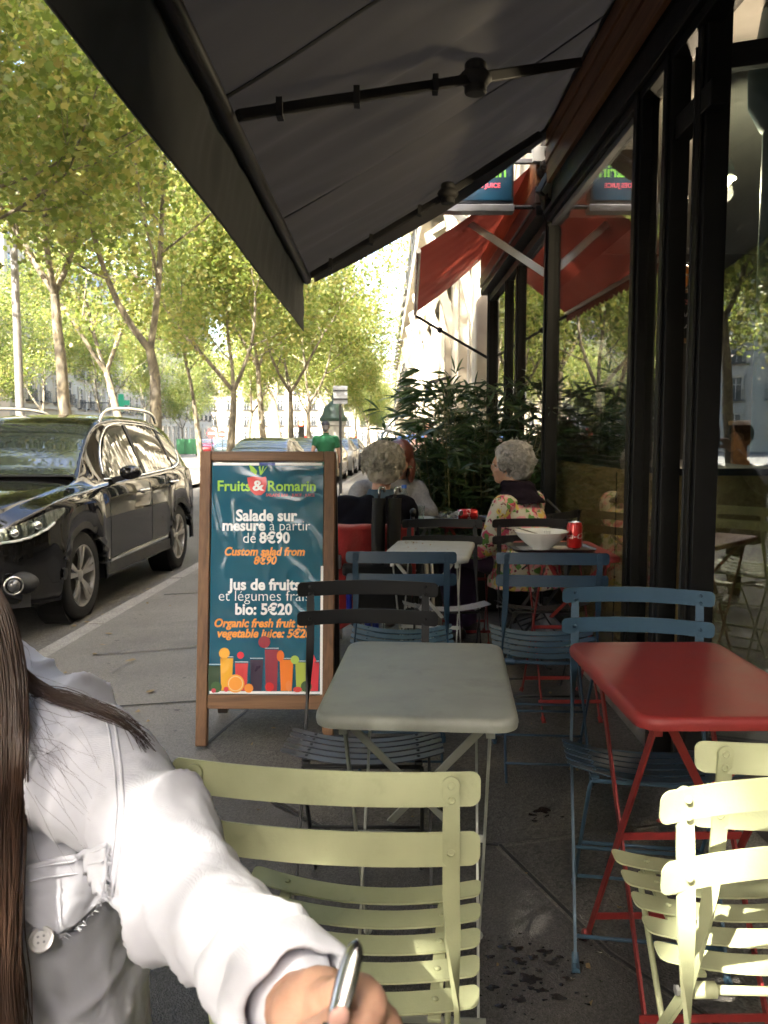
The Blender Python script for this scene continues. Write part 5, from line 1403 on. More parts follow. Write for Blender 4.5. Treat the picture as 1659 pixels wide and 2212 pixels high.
    def screen(y0, y1, wf, nm, nx=30, nz=16, off=.005):
        """windscreen or rear window: between two stations, following the body top"""
        def fn(u, v):
            y = y0+(y1-y0)*v; f = (u*2-1)*wf(v); k = min(range(len(ys)), key=lambda a: abs(ys[a]-y)); pts = secs[k]
            xm = abs(f)
            z = top(y)
            for i in range(len(pts)-1, 0, -1):
                if pts[i][0] <= xm <= pts[i-1][0]:
                    u2 = (xm-pts[i][0])/max(1e-6, pts[i-1][0]-pts[i][0]); z = pts[i][1]*(1-u2)+pts[i-1][1]*u2; break
            return (f, y-(.004 if nm == 'windscreen' else -.004), z+off)
        g = MB(); g.grid(fn, nx, nz); g.build(nm, G_, t, smooth=True)
    for nm, y0, y1, w0, w1 in spec['screens']: screen(y0, y1, lambda v: w0+(w1-w0)*v, nm)
    t['_'] = 0; del t['_']
    return t, side_x, secs, ys, body

SUV = dict(L=4.64, W=.91, wr=.355, wheels=(.935, 3.64),
    top=[(0, .80), (.05, .90), (.15, .985), (.4, 1.05), (.8, 1.10), (1.18, 1.145), (1.5, 1.36), (1.85, 1.565), (2.15, 1.655), (2.7, 1.69), (3.4, 1.675), (4.0, 1.60), (4.25, 1.53), (4.42, 1.30), (4.54, 1.05), (4.64, .85)],
    wid=[(0, .50), (.03, .60), (.10, .71), (.22, .80), (.4, .865), (.8, .905), (1.5, .91), (3.8, .91), (4.2, .885), (4.5, .80), (4.64, .66)],
    belt=[(0, .72), (.15, .86), (.5, .97), (1.2, 1.03), (1.8, 1.06), (3.0, 1.09), (3.9, 1.13), (4.3, 1.08), (4.64, .80)],
    roofx=[(0, .40), (.2, .62), (.6, .72), (1.18, .74), (1.5, .68), (1.9, .615), (2.5, .605), (3.6, .60), (4.2, .59), (4.45, .62), (4.64, .5)],
    low=[(0, .34), (.15, .27), (.5, .24), (1.5, .26), (3.0, .27), (4.2, .30), (4.5, .36), (4.64, .42)],
    side_glass=[('front', [(1.62, 1.115), (2.0, 1.105), (2.56, 1.115)], [(1.62, 1.13), (1.75, 1.27), (1.95, 1.42), (2.2, 1.535), (2.56, 1.575)], 1.62, 2.56),
        ('rear', [(2.64, 1.118), (3.3, 1.14), (3.52, 1.15)], [(2.64, 1.578), (3.0, 1.575), (3.35, 1.55), (3.52, 1.53)], 2.64, 3.52),
        ('quarter', [(3.58, 1.16), (3.8, 1.20), (4.0, 1.30)], [(3.58, 1.525), (3.8, 1.48), (4.0, 1.40)], 3.58, 4.0)],
    screens=[('windscreen', 1.20, 1.93, .70, .575), ('rear_window', 4.27, 4.46, .56, .60)])
SUVP = car_paint('black_car_paint', (.008, .0075, .007), .0)
cy = 5.93; ang = math.atan(.045)
cx0 = kerb_x(cy)-.30-.91
suv, sx, ssec, sys_, sbody = make_car('parked_car', 'black parked SUV at the kerb with silver roof rail, facing the viewer', SUVP, (cx0, cy, road_z(cx0, cy)), -ang, SUV, True, 'cars parked along the kerb')
# chrome window line, roof rails, mirror, handles, lamps, sill trim
for s in (1, -1):
    lo = [(y, z) for y, z in ((1.56, 1.10), (1.8, 1.092), (2.3, 1.095), (2.9, 1.108), (3.5, 1.13), (3.75, 1.165), (3.95, 1.25), (4.05, 1.34))]; hi = [(4.05, 1.34), (3.9, 1.455), (3.6, 1.55), (3.2, 1.592), (2.6, 1.604), (2.2, 1.565), (1.95, 1.455), (1.75, 1.30), (1.56, 1.10)]
    L1, H1 = Spline(lo), Spline(list(reversed(hi)))
    mb = MB(); mb.tube([(s*(sx(y, L1(y))+.006), y, L1(y)) for y in np.linspace(1.56, 4.05, 60)], .011, 6); mb.build('chrome_strip', CHROME, suv, smooth=True)
    mb = MB(); mb.tube([(s*(sx(y, H1(y))+.005), y, H1(y)) for y in np.linspace(1.6, 4.03, 70)], .007, 6); mb.build('chrome_strip', CHROME, suv, smooth=True)
    for yb, w_ in ((2.60, .07), (3.55, .05)):
        mb = MB(); mb.sweep([(s*(sx(yb, z)+.007), yb+(z-1.1)*.10, z) for z in np.linspace(1.115, 1.585, 10)], Vector((0, 1, 0)), w_, .004); mb.build('door_pillar', TRIM, suv)
    # roof rail
    P = [(s*.585, 2.12, 1.60), (s*.592, 2.20, 1.685), (s*.595, 2.4, 1.735), (s*.60, 3.0, 1.752), (s*.595, 3.5, 1.735), (s*.59, 3.72, 1.69), (s*.58, 3.82, 1.62)]
    mb = MB(); limb(mb, P, [.016, .02, .021, .021, .021, .02, .014], 10, 6); mb.build('roof_rail', ALU if False else CHROME, suv, smooth=True)
    # mirror
    m0 = Vector((s*.955, 1.72, 1.115)); mb = MB(); mb.ell(m0+Vector((s*.06, -.02, .04)), (.10, .06, .066), 18, 12); mb.ell(m0+Vector((s*.085, .0, .04)), (.075, .045, .062), 14, 10)
    mr = remeshed('door_mirror', mb, SUVP, .012, 4, suv)
    MB().sweep([m0+Vector((-s*.10, .01, -.03)), m0+Vector((s*.02, 0, .0))], Vector((0, 1, 0)), .06, .05).build('mirror_arm', TRIM, mr)
    MB().ell(m0+Vector((s*.06, .035, .04)), (.082, .014, .052), 16, 8).build('mirror_glass', CHROME, mr, smooth=True)
    for y, z in ((2.42, .955), (3.38, .985)):
        x = sx(y, z); mb = MB(); limb(mb, [(s*(x+.005), y-.10, z), (s*(x+.035), y-.07, z), (s*(x+.038), y+.05, z+.005), (s*(x+.005), y+.09, z+.005)], [.012, .014, .014, .012], 8, 4); mb.build('door_handle', CHROME, suv, smooth=True)
        MB().ell((s*(x-.004), y-.02, z-.01), (.012, .09, .032), 14, 8).build('handle_cup', TRIM, suv, smooth=True)
    mb = MB(); mb.sweep([(s*(sx(y, .33)+.006), y, .335+.01*math.sin(y)) for y in np.linspace(1.42, 3.16, 20)], Vector((0, 0, 1)), .10, .02); mb.build('sill_trim', TRIM, suv)
    mb = MB(); mb.sweep([(s*(sx(y, .42)+.008), y, .405+.01*(y-1.4)) for y in np.linspace(1.44, 3.1, 20)], Vector((0, 0, 1)), .022, .012); mb.build('chrome_strip', CHROME, suv)
    for yb, z0, z1 in ((1.47, .36, 1.06), (2.60, .38, 1.10), (3.42, .75, 1.11)):
        mb = MB(); mb.sweep([(s*(sx(yb, z)+.0015), yb+(.03*math.sin((z-z0)*3)), z) for z in np.linspace(z0, z1, 16)], Vector((0, 1, 0)), .007, .002); mb.build('door_gap', ARCH, suv)
    for c in SUV['wheels']:      # matt arch moulding
        Ra = SUV['wr']+.062; pts = []
        for a in np.linspace(-8, 188, 40):
            y, z = c+Ra*math.cos(R(a)), SUV['wr']*.98+Ra*math.sin(R(a)); z = max(z, .30); pts.append((s*(sx(y, max(z, .33))+.012), y, z))
        mb = MB(); mb.sweep(pts, [Vector((0, (p[1]-c), (p[2]-SUV['wr']))).normalized() for p in pts], .055, .014); mb.build('arch_moulding', TRIM, suv, smooth=40)
    # head lamp wrapped around the corner
    hl0 = Spline([(0.02, .715), (.2, .745), (.45, .83), (.62, .915)]); hl1 = Spline([(0.02, .80), (.2, .865), (.45, .925), (.62, .935)])
    def hf(u, v, o=.008):
        y = .03+.58*u; z = hl0(y)+(hl1(y)-hl0(y))*v; return (s*(sx(y, z)+o), y-o, z)
    lampo = MB().grid(lambda u, v: hf(u, v, .004), 30, 6, flip=s > 0).build('head_lamp', mat('lamp_bowl', (.42, .41, .39), .22, metal=.8, var=.35, scale=12), suv, smooth=True)
    MB().grid(lambda u, v: hf(u, v, .016), 30, 6, flip=s > 0).build('lamp_glass', glass_mat('clear_plastic', ()), lampo, smooth=True)
    mb = MB(); mb.tube([hf(u, .06, .012) for u in np.linspace(0.0, .72, 20)], .010, 6); mb.build('day_light', mat('lamp_white', (.8, .8, .78), .25), lampo, smooth=True)
    for u in (.16, .42): mb = MB(); p_ = Vector(hf(u, .55, .004)); mb.ell(p_, (.035, .035, .032), 12, 10); mb.build('reflector', CHROME, lampo, smooth=True)
    # fog lamp in its dark recess
    c = Vector((s*.70, .075, .43)); mb = MB(); mb.ell(c+Vector((s*.02, .075, 0)), (.15, .085, .085), 16, 10); mb.build('fog_recess', TRIM, suv, smooth=True)
    rt = Matrix.Rotation(R(62)*s, 3, 'Z') @ Matrix.Rotation(R(90), 3, 'X')
    cf_ = c+Vector((s*.045, -.05, 0)); rt = Matrix.Rotation(R(30)*s, 3, 'Z') @ Matrix.Rotation(R(90), 3, 'X')
    fg = MB().tube([cf_+rt @ Vector((.06*math.cos(2*PI*k/24), .06*math.sin(2*PI*k/24), 0)) for k in range(24)], .009, 6, closed=True).build('fog_ring', CHROME, suv, smooth=True)
    MB().ell(cf_, (.05, .035, .05), 14, 10).build('fog_lamp', mat('fog_glass', (.12, .12, .12), .05, metal=.5), suv, smooth=True)
mb = MB(); mb.box((0, -.005, .62), (.9, .05, .16)); mb.build('grille', TRIM, suv, bevel=.02)
mb = MB(); mb.sweep([(-.28, -.035, .70), (-.12, -.04, .57), (.12, -.04, .57), (.28, -.035, .70)], Vector((0, 0, 1)), .035, .02); mb.build('grille_bar', CHROME, suv)
mb = MB(); mb.box((0, -.02, .46), (.52, .012, .11)); mb.build('number_plate', mat('plate_white', (.7, .7, .68), .4), suv)
mb = MB(); mb.sweep([(s_*.0+x, -.01+.22*(abs(x)/.8)**3, .30) for s_, x in [(1, v) for v in np.linspace(-.78, .78, 20)]], Vector((0, 0, 1)), .10, .04); mb.build('bumper_trim', TRIM, suv, smooth=40)
mb = MB(); mb.sweep([(x, 1.185-.06*(1-(x/.72)**2)+.0, 1.15) for x in np.linspace(-.72, .72, 24)], Vector((0, 1, 0)), .10, .012); mb.build('cowl', TRIM, suv, smooth=40)
# seats and wheel seen through the glass are suggested by pale head rests close to the pane
HB = dict(SUV); HB.update(L=4.1, W=.86, wr=.31, wheels=(.82, 3.36),
    top=[(0, .62), (.05, .74), (.15, .82), (.4, .90), (.9, .98), (1.08, 1.02), (1.5, 1.28), (1.8, 1.41), (2.2, 1.47), (2.9, 1.46), (3.5, 1.38), (3.75, 1.28), (3.95, .98), (4.04, .85), (4.1, .7)],
    wid=[(0, .48), (.05, .62), (.2, .76), (.5, .84), (1.2, .86), (3.4, .86), (3.8, .81), (4.1, .66)],
    belt=[(0, .6), (.3, .78), (1.0, .90), (2.0, .95), (3.2, .99), (3.8, .95), (4.1, .66)],
    roofx=[(0, .40), (.3, .62), (1.08, .68), (1.5, .61), (1.9, .56), (3.2, .55), (3.8, .56), (4.1, .5)],
    low=[(0, .30), (.3, .22), (1.5, .22), (3.0, .23), (3.8, .26), (4.1, .36)],
    side_glass=[('front', [(1.5, .985), (2.3, .985)], [(1.5, 1.0), (1.75, 1.22), (2.0, 1.34), (2.3, 1.37)], 1.5, 2.3), ('rear', [(2.38, .99), (3.3, 1.03)], [(2.38, 1.37), (2.9, 1.35), (3.3, 1.22)], 2.38, 3.3)],
    screens=[('windscreen', 1.10, 1.85, .64, .53), ('rear_window', 3.70, 3.92, .52, .56)])
for k, (y, c, lab) in enumerate([(17.2, (.035, .04, .05), 'dark blue grey hatchback parked behind the SUV, top above the board'), (22.4, (.10, .10, .105), 'grey car parked beyond the dark hatchback'), (27.4, (.30, .24, .15), 'gold beige car parked past the walking man'), (32.6, (.25, .26, .28), 'silver car farther down the parked row'), (38.0, (.04, .04, .045), 'black car at the far end of the parked row')]):
    x = kerb_x(y)-.28-.86
    make_car('parked_car', lab, car_paint('car_paint_%d' % k, c, .5), (x, y, road_z(x, y)), -ang, HB, False, 'cars parked along the kerb')
c2 = make_car('parked_car', 'small red car parked far off across the median', car_paint('car_paint_red', (.14, .012, .012), .3), (-15.6, 74, road_z(-16, 74)), R(4), HB, False, 'cars across the median')
c3 = make_car('parked_car', 'dark car parked beside the small red one', car_paint('car_paint_dk', (.03, .04, .04), .3), (-13.2, 70, road_z(-14, 70)), R(4), HB, False, 'cars across the median')
# ------------------------------------------------------------------ people
SKIN = mat('skin', (.46, .26, .18), .5, var=.10, scale=30, bump=.08, bscale=220, sub=.15)
def ring(c, rx, ry, n=20, rot=None):
    out = []
    for k in range(n):
        a = 2*PI*k/n; p = Vector((rx*math.cos(a), ry*math.sin(a), 0))
        if rot is not None: p = rot @ p
        out.append(Vector(c)+p)
    return out
def hand(mb, w, d, n, thumb=1, curl=(.5, .6, .5), s=1.0, spread=.06):
    """palm and five fingers; d along the fingers, n out of the back of the hand, thumb on the +/- side"""
    d = Vector(d).normalized(); n = Vector(n); n = (n-d*n.dot(d)).normalized(); sd = d.cross(n)*thumb; w = Vector(w)
    rot = Matrix((sd, d, n)).transposed()
    mb.ell(w+d*.045*s, (.041*s, .056*s, .017*s), 16, 10, rot); mb.ell(w+d*.02*s+sd*.02*s-n*.006*s, (.02*s, .035*s, .016*s), 12, 8, rot)
    mb.ell(w, (.027*s, .03*s, .02*s), 12, 8, rot)
    for k, (off, L) in enumerate(((.029, .070), (.010, .078), (-.010, .073), (-.028, .058))):
        p = w+d*(.086-.006*abs(k-1.2))*s+sd*off*s; dd = (d+sd*off*spread*20*.05).normalized(); nn = n.copy(); pts = [p-d*.02*s, p]
        ax = dd.cross(nn)
        for j, f in enumerate((.45, .31, .24)):
            q = Quaternion(ax, -curl[j]*(1+.12*k)); dd = q @ dd; p = p+dd*L*f*s; pts.append(p)
        limb(mb, pts, [.0095*s, .0092*s, .0085*s, .0078*s, .0066*s], 10, 3)
    tp = w+d*.018*s+sd*.026*s; td = (d*.72+sd*.62-n*.25).normalized(); pts = [tp]
    for L, b in ((.040, .0), (.030, .3), (.024, .3)):
        td = (td*(1)+d*b*.5-n*b*.5).normalized(); pts.append(pts[-1]+td*L*s)
    limb(mb, pts, [.013*s, .0115*s, .0098*s, .0075*s], 10, 3)
def head(mb, c, rot, s=1.0, face=True):
    """skull, jaw, nose, brow, ears; looks along local +y"""
    def P(x, y, z): return Vector(c)+rot @ (Vector((x, y, z))*s)
    def E(p, r): mb.ell(P(*p), tuple(v*s for v in r), 18, 12, rot)
    E((0, -.01, .03), (.075, .092, .088)); E((0, .028, -.045), (.058, .058, .062)); E((0, .055, -.078), (.03, .03, .026))
    E((0, .088, -.012), (.013, .022, .028)); E((0, .074, .02), (.05, .02, .014))
    for x in (-1, 1): E((x*.076, -.005, -.012), (.010, .02, .032)); E((x*.034, .062, -.03), (.022, .02, .02))
    E((0, .08, -.05), (.022, .012, .007)); E((0, .078, -.062), (.018, .012, .007))
def face_parts(par, c, rot, s=1.0):
    ew = mat('eye_white', (.7, .68, .64), .2); dk = mat('eye_dark', (.03, .02, .015), .2); lip = mat('lips', (.35, .10, .09), .45)
    for x in (-1, 1):
        p = Vector(c)+rot @ (Vector((x*.032, .082, .005))*s); e = MB().ell(p, (.011*s, .006*s, .006*s), 10, 8, rot).build('eye', ew, par, smooth=True)
        MB().ell(p+rot @ Vector((0, .004*s, 0)), (.005*s, .004*s, .005*s), 8, 6, rot).build('iris', dk, e, smooth=True)
    MB().ell(Vector(c)+rot @ (Vector((0, .090, -.055))*s), (.02*s, .006*s, .006*s), 10, 6, rot).build('mouth', lip, par, smooth=True)
def curls(name, par, c, r, rot, col, n=420, seed=1, tight=.012, cut=None):
    """curly hair: many small coils over the skull"""
    q = random.Random(seed); m = mat(name+'_%d' % seed, col, .6, var=.16, scale=40)
    base = MB(); base.ell(c, tuple(v*.95 for v in r), 24, 18, rot); base.ell(Vector(c)+rot @ Vector((0, -r[1]*.30, -r[2]*.55)), (r[0]*.78, r[1]*.6, r[2]*.6), 18, 12, rot)
    h = remeshed('hair', base, m, .007, 2, par, lambda p, nn: .013*noise.noise(p*24+Vector((seed, 0, 0)))+.007*noise.noise(p*55)+.003*noise.noise(p*130))
    mb = MB()
    for k in range(n):
        z = 1-2*(k+q.random())/n; a = q.uniform(0, 6.283); rr = math.sqrt(max(0, 1-z*z)); u = Vector((rr*math.cos(a), rr*math.sin(a), z))
        if cut and cut(u): continue
        p = Vector(c)+rot @ Vector((u.x*r[0], u.y*r[1], u.z*r[2])); nn = (rot @ u).normalized(); s, t = frame(nn)
        p = p+nn*(.010*noise.noise(p*24+Vector((seed, 0, 0)))-.002)
        ph = q.uniform(0, 6.28); R0 = tight*q.uniform(.6, 1.6); path = []; ln = q.uniform(.2, 2.2); dr = s*math.cos(ph*2)+t*math.sin(ph*2)-Vector((0, 0, .5))
        for j in range(9):
            f = j/8; b = ph+f*2*PI*q.uniform(.5, .9); path.append(p+nn*(R0*.6*math.sin(f*PI)-.003)+(s*math.cos(b)+t*math.sin(b))*R0*.8+dr*R0*ln*f)
        mb.tube(path, [.0012]+[.0026]*7+[.0008], 4, cap=False)
    for k in range(90):                                     # stray hairs that break the outline
        u = Vector((q.gauss(0, 1), q.gauss(0, 1), q.gauss(.4, 1))).normalized()
        if cut and cut(u): continue
        p = Vector(c)+rot @ Vector((u.x*r[0], u.y*r[1], u.z*r[2])); d = (rot @ u+Vector((q.gauss(0, .8), q.gauss(0, .8), q.gauss(0, .5)))).normalized(); e = p+d*q.uniform(.01, .028)
        mb.tube([p, p.lerp(e, .6)+Vector((0, 0, .004)), e], .0009, 3, cap=False)
    mb.build('curl', m, h, smooth=True)
    return h
def sitter(label, loc, rz, J, top_m, bot_m, hair=None, voxel=.013, coat_len=0.0, face=False, disp=None, collar=None, skin=SKIN, shoe=True, headrot=0.0, headtilt=0.0):
    """seated figure. J: joints in local space (looks along +y)"""
    t = thing('person', label, 'person', loc, rz)
    hip, ch, nk, hd = Vector(J['hip']), Vector(J['chest']), Vector(J['neck']), Vector(J['head']); sw = J.get('sw', .18); s = J.get('s', 1.0)
    hr = Matrix.Rotation(headrot, 3, 'Z') @ Matrix.Rotation(headtilt, 3, 'X')
    b = MB(); head(b, hd, hr, s); limb(b, [nk-Vector((0, 0, .06)), nk, hd+Vector((0, -.01, -.04))], [.06, .052, .052]);
    def torso(mb, g):
        mid = hip.lerp(ch, .5)+Vector((0, -.015, 0))
        rings = [ring(hip+Vector((0, 0, -.08)), .165+g, .12+g), ring(hip, .175+g, .135+g), ring(mid, .155+g, .125+g), ring(ch, .165+g, .12+g), ring(ch.lerp(nk, .5)+Vector((0, 0, .0)), sw*.86+g, .095+g), ring(ch.lerp(nk, .85), sw*.55+g, .07+g), ring(nk, .06+g, .06+g)]
        mb.loft(rings)
    torso(b, 0)
    c = MB(); torso(c, .014)
    for k in ('l', 'r'):
        if 'sh_'+k not in J: continue
        A_, B_, C_ = [Vector(J[n+k]) for n in ('sh_', 'el_', 'wr_')]
        limb(b, [A_, B_, C_], [.048, .038, .027]); hand(b, C_, (C_-B_), J.get('hn_'+k, (0, 0, 1)), 1 if k == 'l' else -1, s=.95)
        limb(c, [ch.lerp(nk, .45).lerp(A_, .55), A_, A_.lerp(B_, .5), B_, C_-(C_-B_)*.1], [.06, .066, .058, .052, .043])
    lg = MB(); lg.loft([ring(hip+Vector((0, 0, -.10)), .17, .13), ring(hip, .185, .145), ring(hip+Vector((0, 0, .08)), .17, .13)])
    for k in ('l', 'r'):
        if 'kn_'+k not in J: continue
        x = -.09 if k == 'l' else .09
        K_, F_ = Vector(J['kn_'+k]), Vector(J['an_'+k]); limb(lg, [hip+Vector((x, .02, -.03)), K_, F_], [.088, .062, .045]); limb(b, [hip+Vector((x, .02, -.03)), K_, F_], [.075, .05, .036])
        if shoe:
            sh = MB(); limb(sh, [F_+Vector((0, -.03, -.03)), F_+Vector((0, .06, -.045)), F_+Vector((0, .15, -.055))], [.04, .042, .03]); remeshed('shoe', sh, mat('shoe_dark', (.03, .02, .02), .5), .012, 3, t)
    if coat_len:
        c.loft([ring(hip+Vector((0, 0, .06)), .20, .16), ring(hip+Vector((0, 0, -coat_len*.5)), .225, .19), ring(hip+Vector((0, 0, -coat_len)), .235, .20)])
    remeshed('body', b, skin, voxel, 3, t)
    remeshed('top', c, top_m, voxel, 5, t, disp)
    remeshed('trousers', lg, bot_m, voxel, 4, t)
    if face: face_parts(t, hd, hr, s)
    return t, hd, hr
def folds(amp, f=9.0, seed=0):
    def d(p, n): return amp*(noise.noise(Vector((p.x*f+seed, p.y*f, p.z*f*.55)))+.5*noise.noise(Vector((p.x*f*2.3, p.y*f*2.3, p.z*f*1.4+seed))))
    return d
NAVY = mat('navy_knit', (.0045, .0045, .009), .95, var=.2, bump=.3, bscale=250, spec=.1); GREYW = mat('grey_wool', (.16, .16, .165), .9, var=.18, scale=60, bump=.3, bscale=300)
def floral():
    m, n, l, p = nt('floral_cloth'); tc = n.new('ShaderNodeTexCoord'); p.inputs['Roughness'].default_value = .8
    base = (.55, .52, .42, 1); prev = None
    nz = n.new('ShaderNodeTexNoise'); nz.inputs['Scale'].default_value = 22; nz.inputs['Detail'].default_value = 3; l.new(tc.outputs['Object'], nz.inputs['Vector'])
    rgb = n.new('ShaderNodeRGB'); rgb.outputs[0].default_value = base; prev = rgb.outputs[0]
    for sc_, col, th, off in ((15, (.55, .07, .13, 1), .40, 0), (17, (.10, .24, .05, 1), .36, 3.7), (14, (.62, .46, .10, 1), .30, 7.1), (26, (.16, .03, .06, 1), .25, 11.3), (19, (.70, .30, .33, 1), .34, 15.9)):
        mp = n.new('ShaderNodeMapping'); mp.inputs['Location'].default_value = (off, off*.7, off*1.3); l.new(tc.outputs['Object'], mp.inputs[0])
        mxv = n.new('ShaderNodeVectorMath'); mxv.operation = 'MULTIPLY_ADD'; mxv.inputs[1].default_value = (.09, .09, .09); l.new(nz.outputs['Color'], mxv.inputs[0]); l.new(mp.outputs[0], mxv.inputs[2])
        v = n.new('ShaderNodeTexVoronoi'); v.inputs['Scale'].default_value = sc_; l.new(mxv.outputs[0], v.inputs['Vector'])
        lt = n.new('ShaderNodeMath'); lt.operation = 'LESS_THAN'; lt.inputs[1].default_value = th; l.new(v.outputs['Distance'], lt.inputs[0])
        mx = n.new('ShaderNodeMixRGB'); mx.inputs[2].default_value = col; l.new(lt.outputs[0], mx.inputs[0]); l.new(prev, mx.inputs[1]); prev = mx.outputs[0]
    l.new(prev, p.inputs['Base Color']); return m
FLOR = floral(); PURP = mat('purple_cloth', (.045, .022, .055), .85, var=.2, bump=.2, bscale=150); DKT = mat('dark_trousers', (.018, .018, .022), .85, var=.2)
# --- woman in the wheelchair, from behind
J1 = dict(hip=(0, 0, .53), chest=(.0, .03, .74), neck=(.045, .07, .90), head=(.06, .10, 1.045), sw=.185, sh_l=(-.165, .05, .83), el_l=(-.20, .16, .62), wr_l=(-.08, .36, .72), sh_r=(.185, .05, .83), el_r=(.215, .17, .62), wr_r=(.10, .36, .72),
    kn_l=(-.10, .40, .52), an_l=(-.10, .44, .14), kn_r=(.10, .40, .52), an_r=(.10, .44, .14))
w1, hd, hr = sitter('person with curly grey hair and navy cardigan sitting in the wheelchair', (-.065, 4.62, 0), 0, J1, NAVY, DKT, disp=folds(.006))
curls('grey_curls', w1, hd+Vector((.0, -.012, .035)), (.118, .122, .112), hr, (.33, .31, .26), 520, 2, .013)
MB().loft([ring(Vector((.04, .055, .875)), .085, .075), ring(Vector((.046, .062, .905)), .073, .066), ring(Vector((.048, .066, .925)), .068, .062)], cap=False).build('collar', mat('denim_blue', (.035, .07, .11), .8, var=.2), w1, smooth=True)
# --- woman opposite, grey blazer, facing the viewer
J2 = dict(hip=(0, -.02, .53), chest=(0, .08, .76), neck=(-.06, .16, .93), head=(-.075, .24, 1.065), sw=.20, sh_l=(-.19, .12, .86), el_l=(-.27, .30, .70), wr_l=(-.10, .48, .755), sh_r=(.19, .12, .86), el_r=(.27, .30, .70), wr_r=(.10, .50, .755),
    kn_l=(-.12, .40, .52), an_l=(-.12, .40, .12), kn_r=(.12, .40, .52), an_r=(.12, .40, .12))
w2, hd2, hr2 = sitter('person in a grey blazer with reddish hair facing the viewer across the small table', (.03, 5.86, 0), PI, J2, GREYW, DKT, face=True, disp=folds(.008), headrot=R(-12), headtilt=R(-12))
mb = MB(); c2_ = hd2+Vector((0, -.02, .035)); mb.ell(c2_, (.092, .105, .098), 20, 14, hr2); mb.ell(hd2+Vector((-.075, -.02, -.06)), (.03, .06, .10), 12, 10); mb.ell(hd2+Vector((.075, -.02, -.06)), (.03, .06, .10), 12, 10); mb.ell(hd2+Vector((0, -.085, -.05)), (.08, .04, .10), 14, 10)
remeshed('hair', mb, mat('auburn_hair', (.085, .022, .012), .45, var=.35, scale=60, stretch=(1, 1, .15)), .010, 3, w2, disp=lambda p, n: .004*noise.noise(Vector((p.x*60, p.y*60, p.z*8))))
# --- woman in the floral jacket, turned to the left
rz3 = R(52)
J3 = dict(hip=(0, 0, .53), chest=(0, .03, .755), neck=(0, .065, .925), head=(0, .11, 1.055), sw=.185, sh_l=(-.18, .05, .84), el_l=(-.215, .12, .62), wr_l=(-.10, .33, .56), sh_r=(.18, .05, .84), el_r=(.22, .14, .62), wr_r=(.10, .33, .58),
    kn_l=(-.10, .42, .53), an_l=(-.08, .40, .12), kn_r=(.10, .42, .53), an_r=(.10, .42, .12))
w3, hd3, hr3 = sitter('person with curly grey hair in a floral jacket and purple trousers, seen from behind', (.775, 4.62, 0), rz3, J3, FLOR, PURP, coat_len=.13, disp=folds(.009, 8), headrot=R(14), face=True)
curls('silver_curls', w3, hd3+Vector((.0, -.032, .035)), (.104, .112, .102), hr3, (.34, .325, .31), 560, 5, .0115, cut=lambda u: u.y > .55 and u.z < .55)
scf = MB(); scf.loft([ring(Vector((0, .03, .855)), .150, .120), ring(Vector((0, .045, .90)), .118, .105), ring(Vector((0, .055, .935)), .098, .092), ring(Vector((0, .07, .975)), .082, .080)])
remeshed('scarf', scf, mat('plum_scarf', (.012, .008, .014), .95, var=.2, bump=.5, bscale=60, spec=.1), .008, 4, w3, lambda p, n: .010*math.sin(p.z*95+p.x*20+2*noise.noise(p*12))*.5+.004*noise.noise(p*40))
mb = MB(); mb.tube([(.20, -.02, .86), (.16, -.12, .80), (.02, -.165, .70), (-.12, -.16, .60), (-.19, -.08, .52)], .006, 6); mb.build('bag_strap', mat('strap_black', (.015, .013, .012), .6), w3, smooth=True)
make_chair('black slat chair under the person in the floral jacket', BLKP, BLKP, (.80, 4.60, 0), rz3, G)
make_chair('slat chair under the person in the grey blazer', BLKP, BLKP, (.03, 5.90, 0), PI, G)

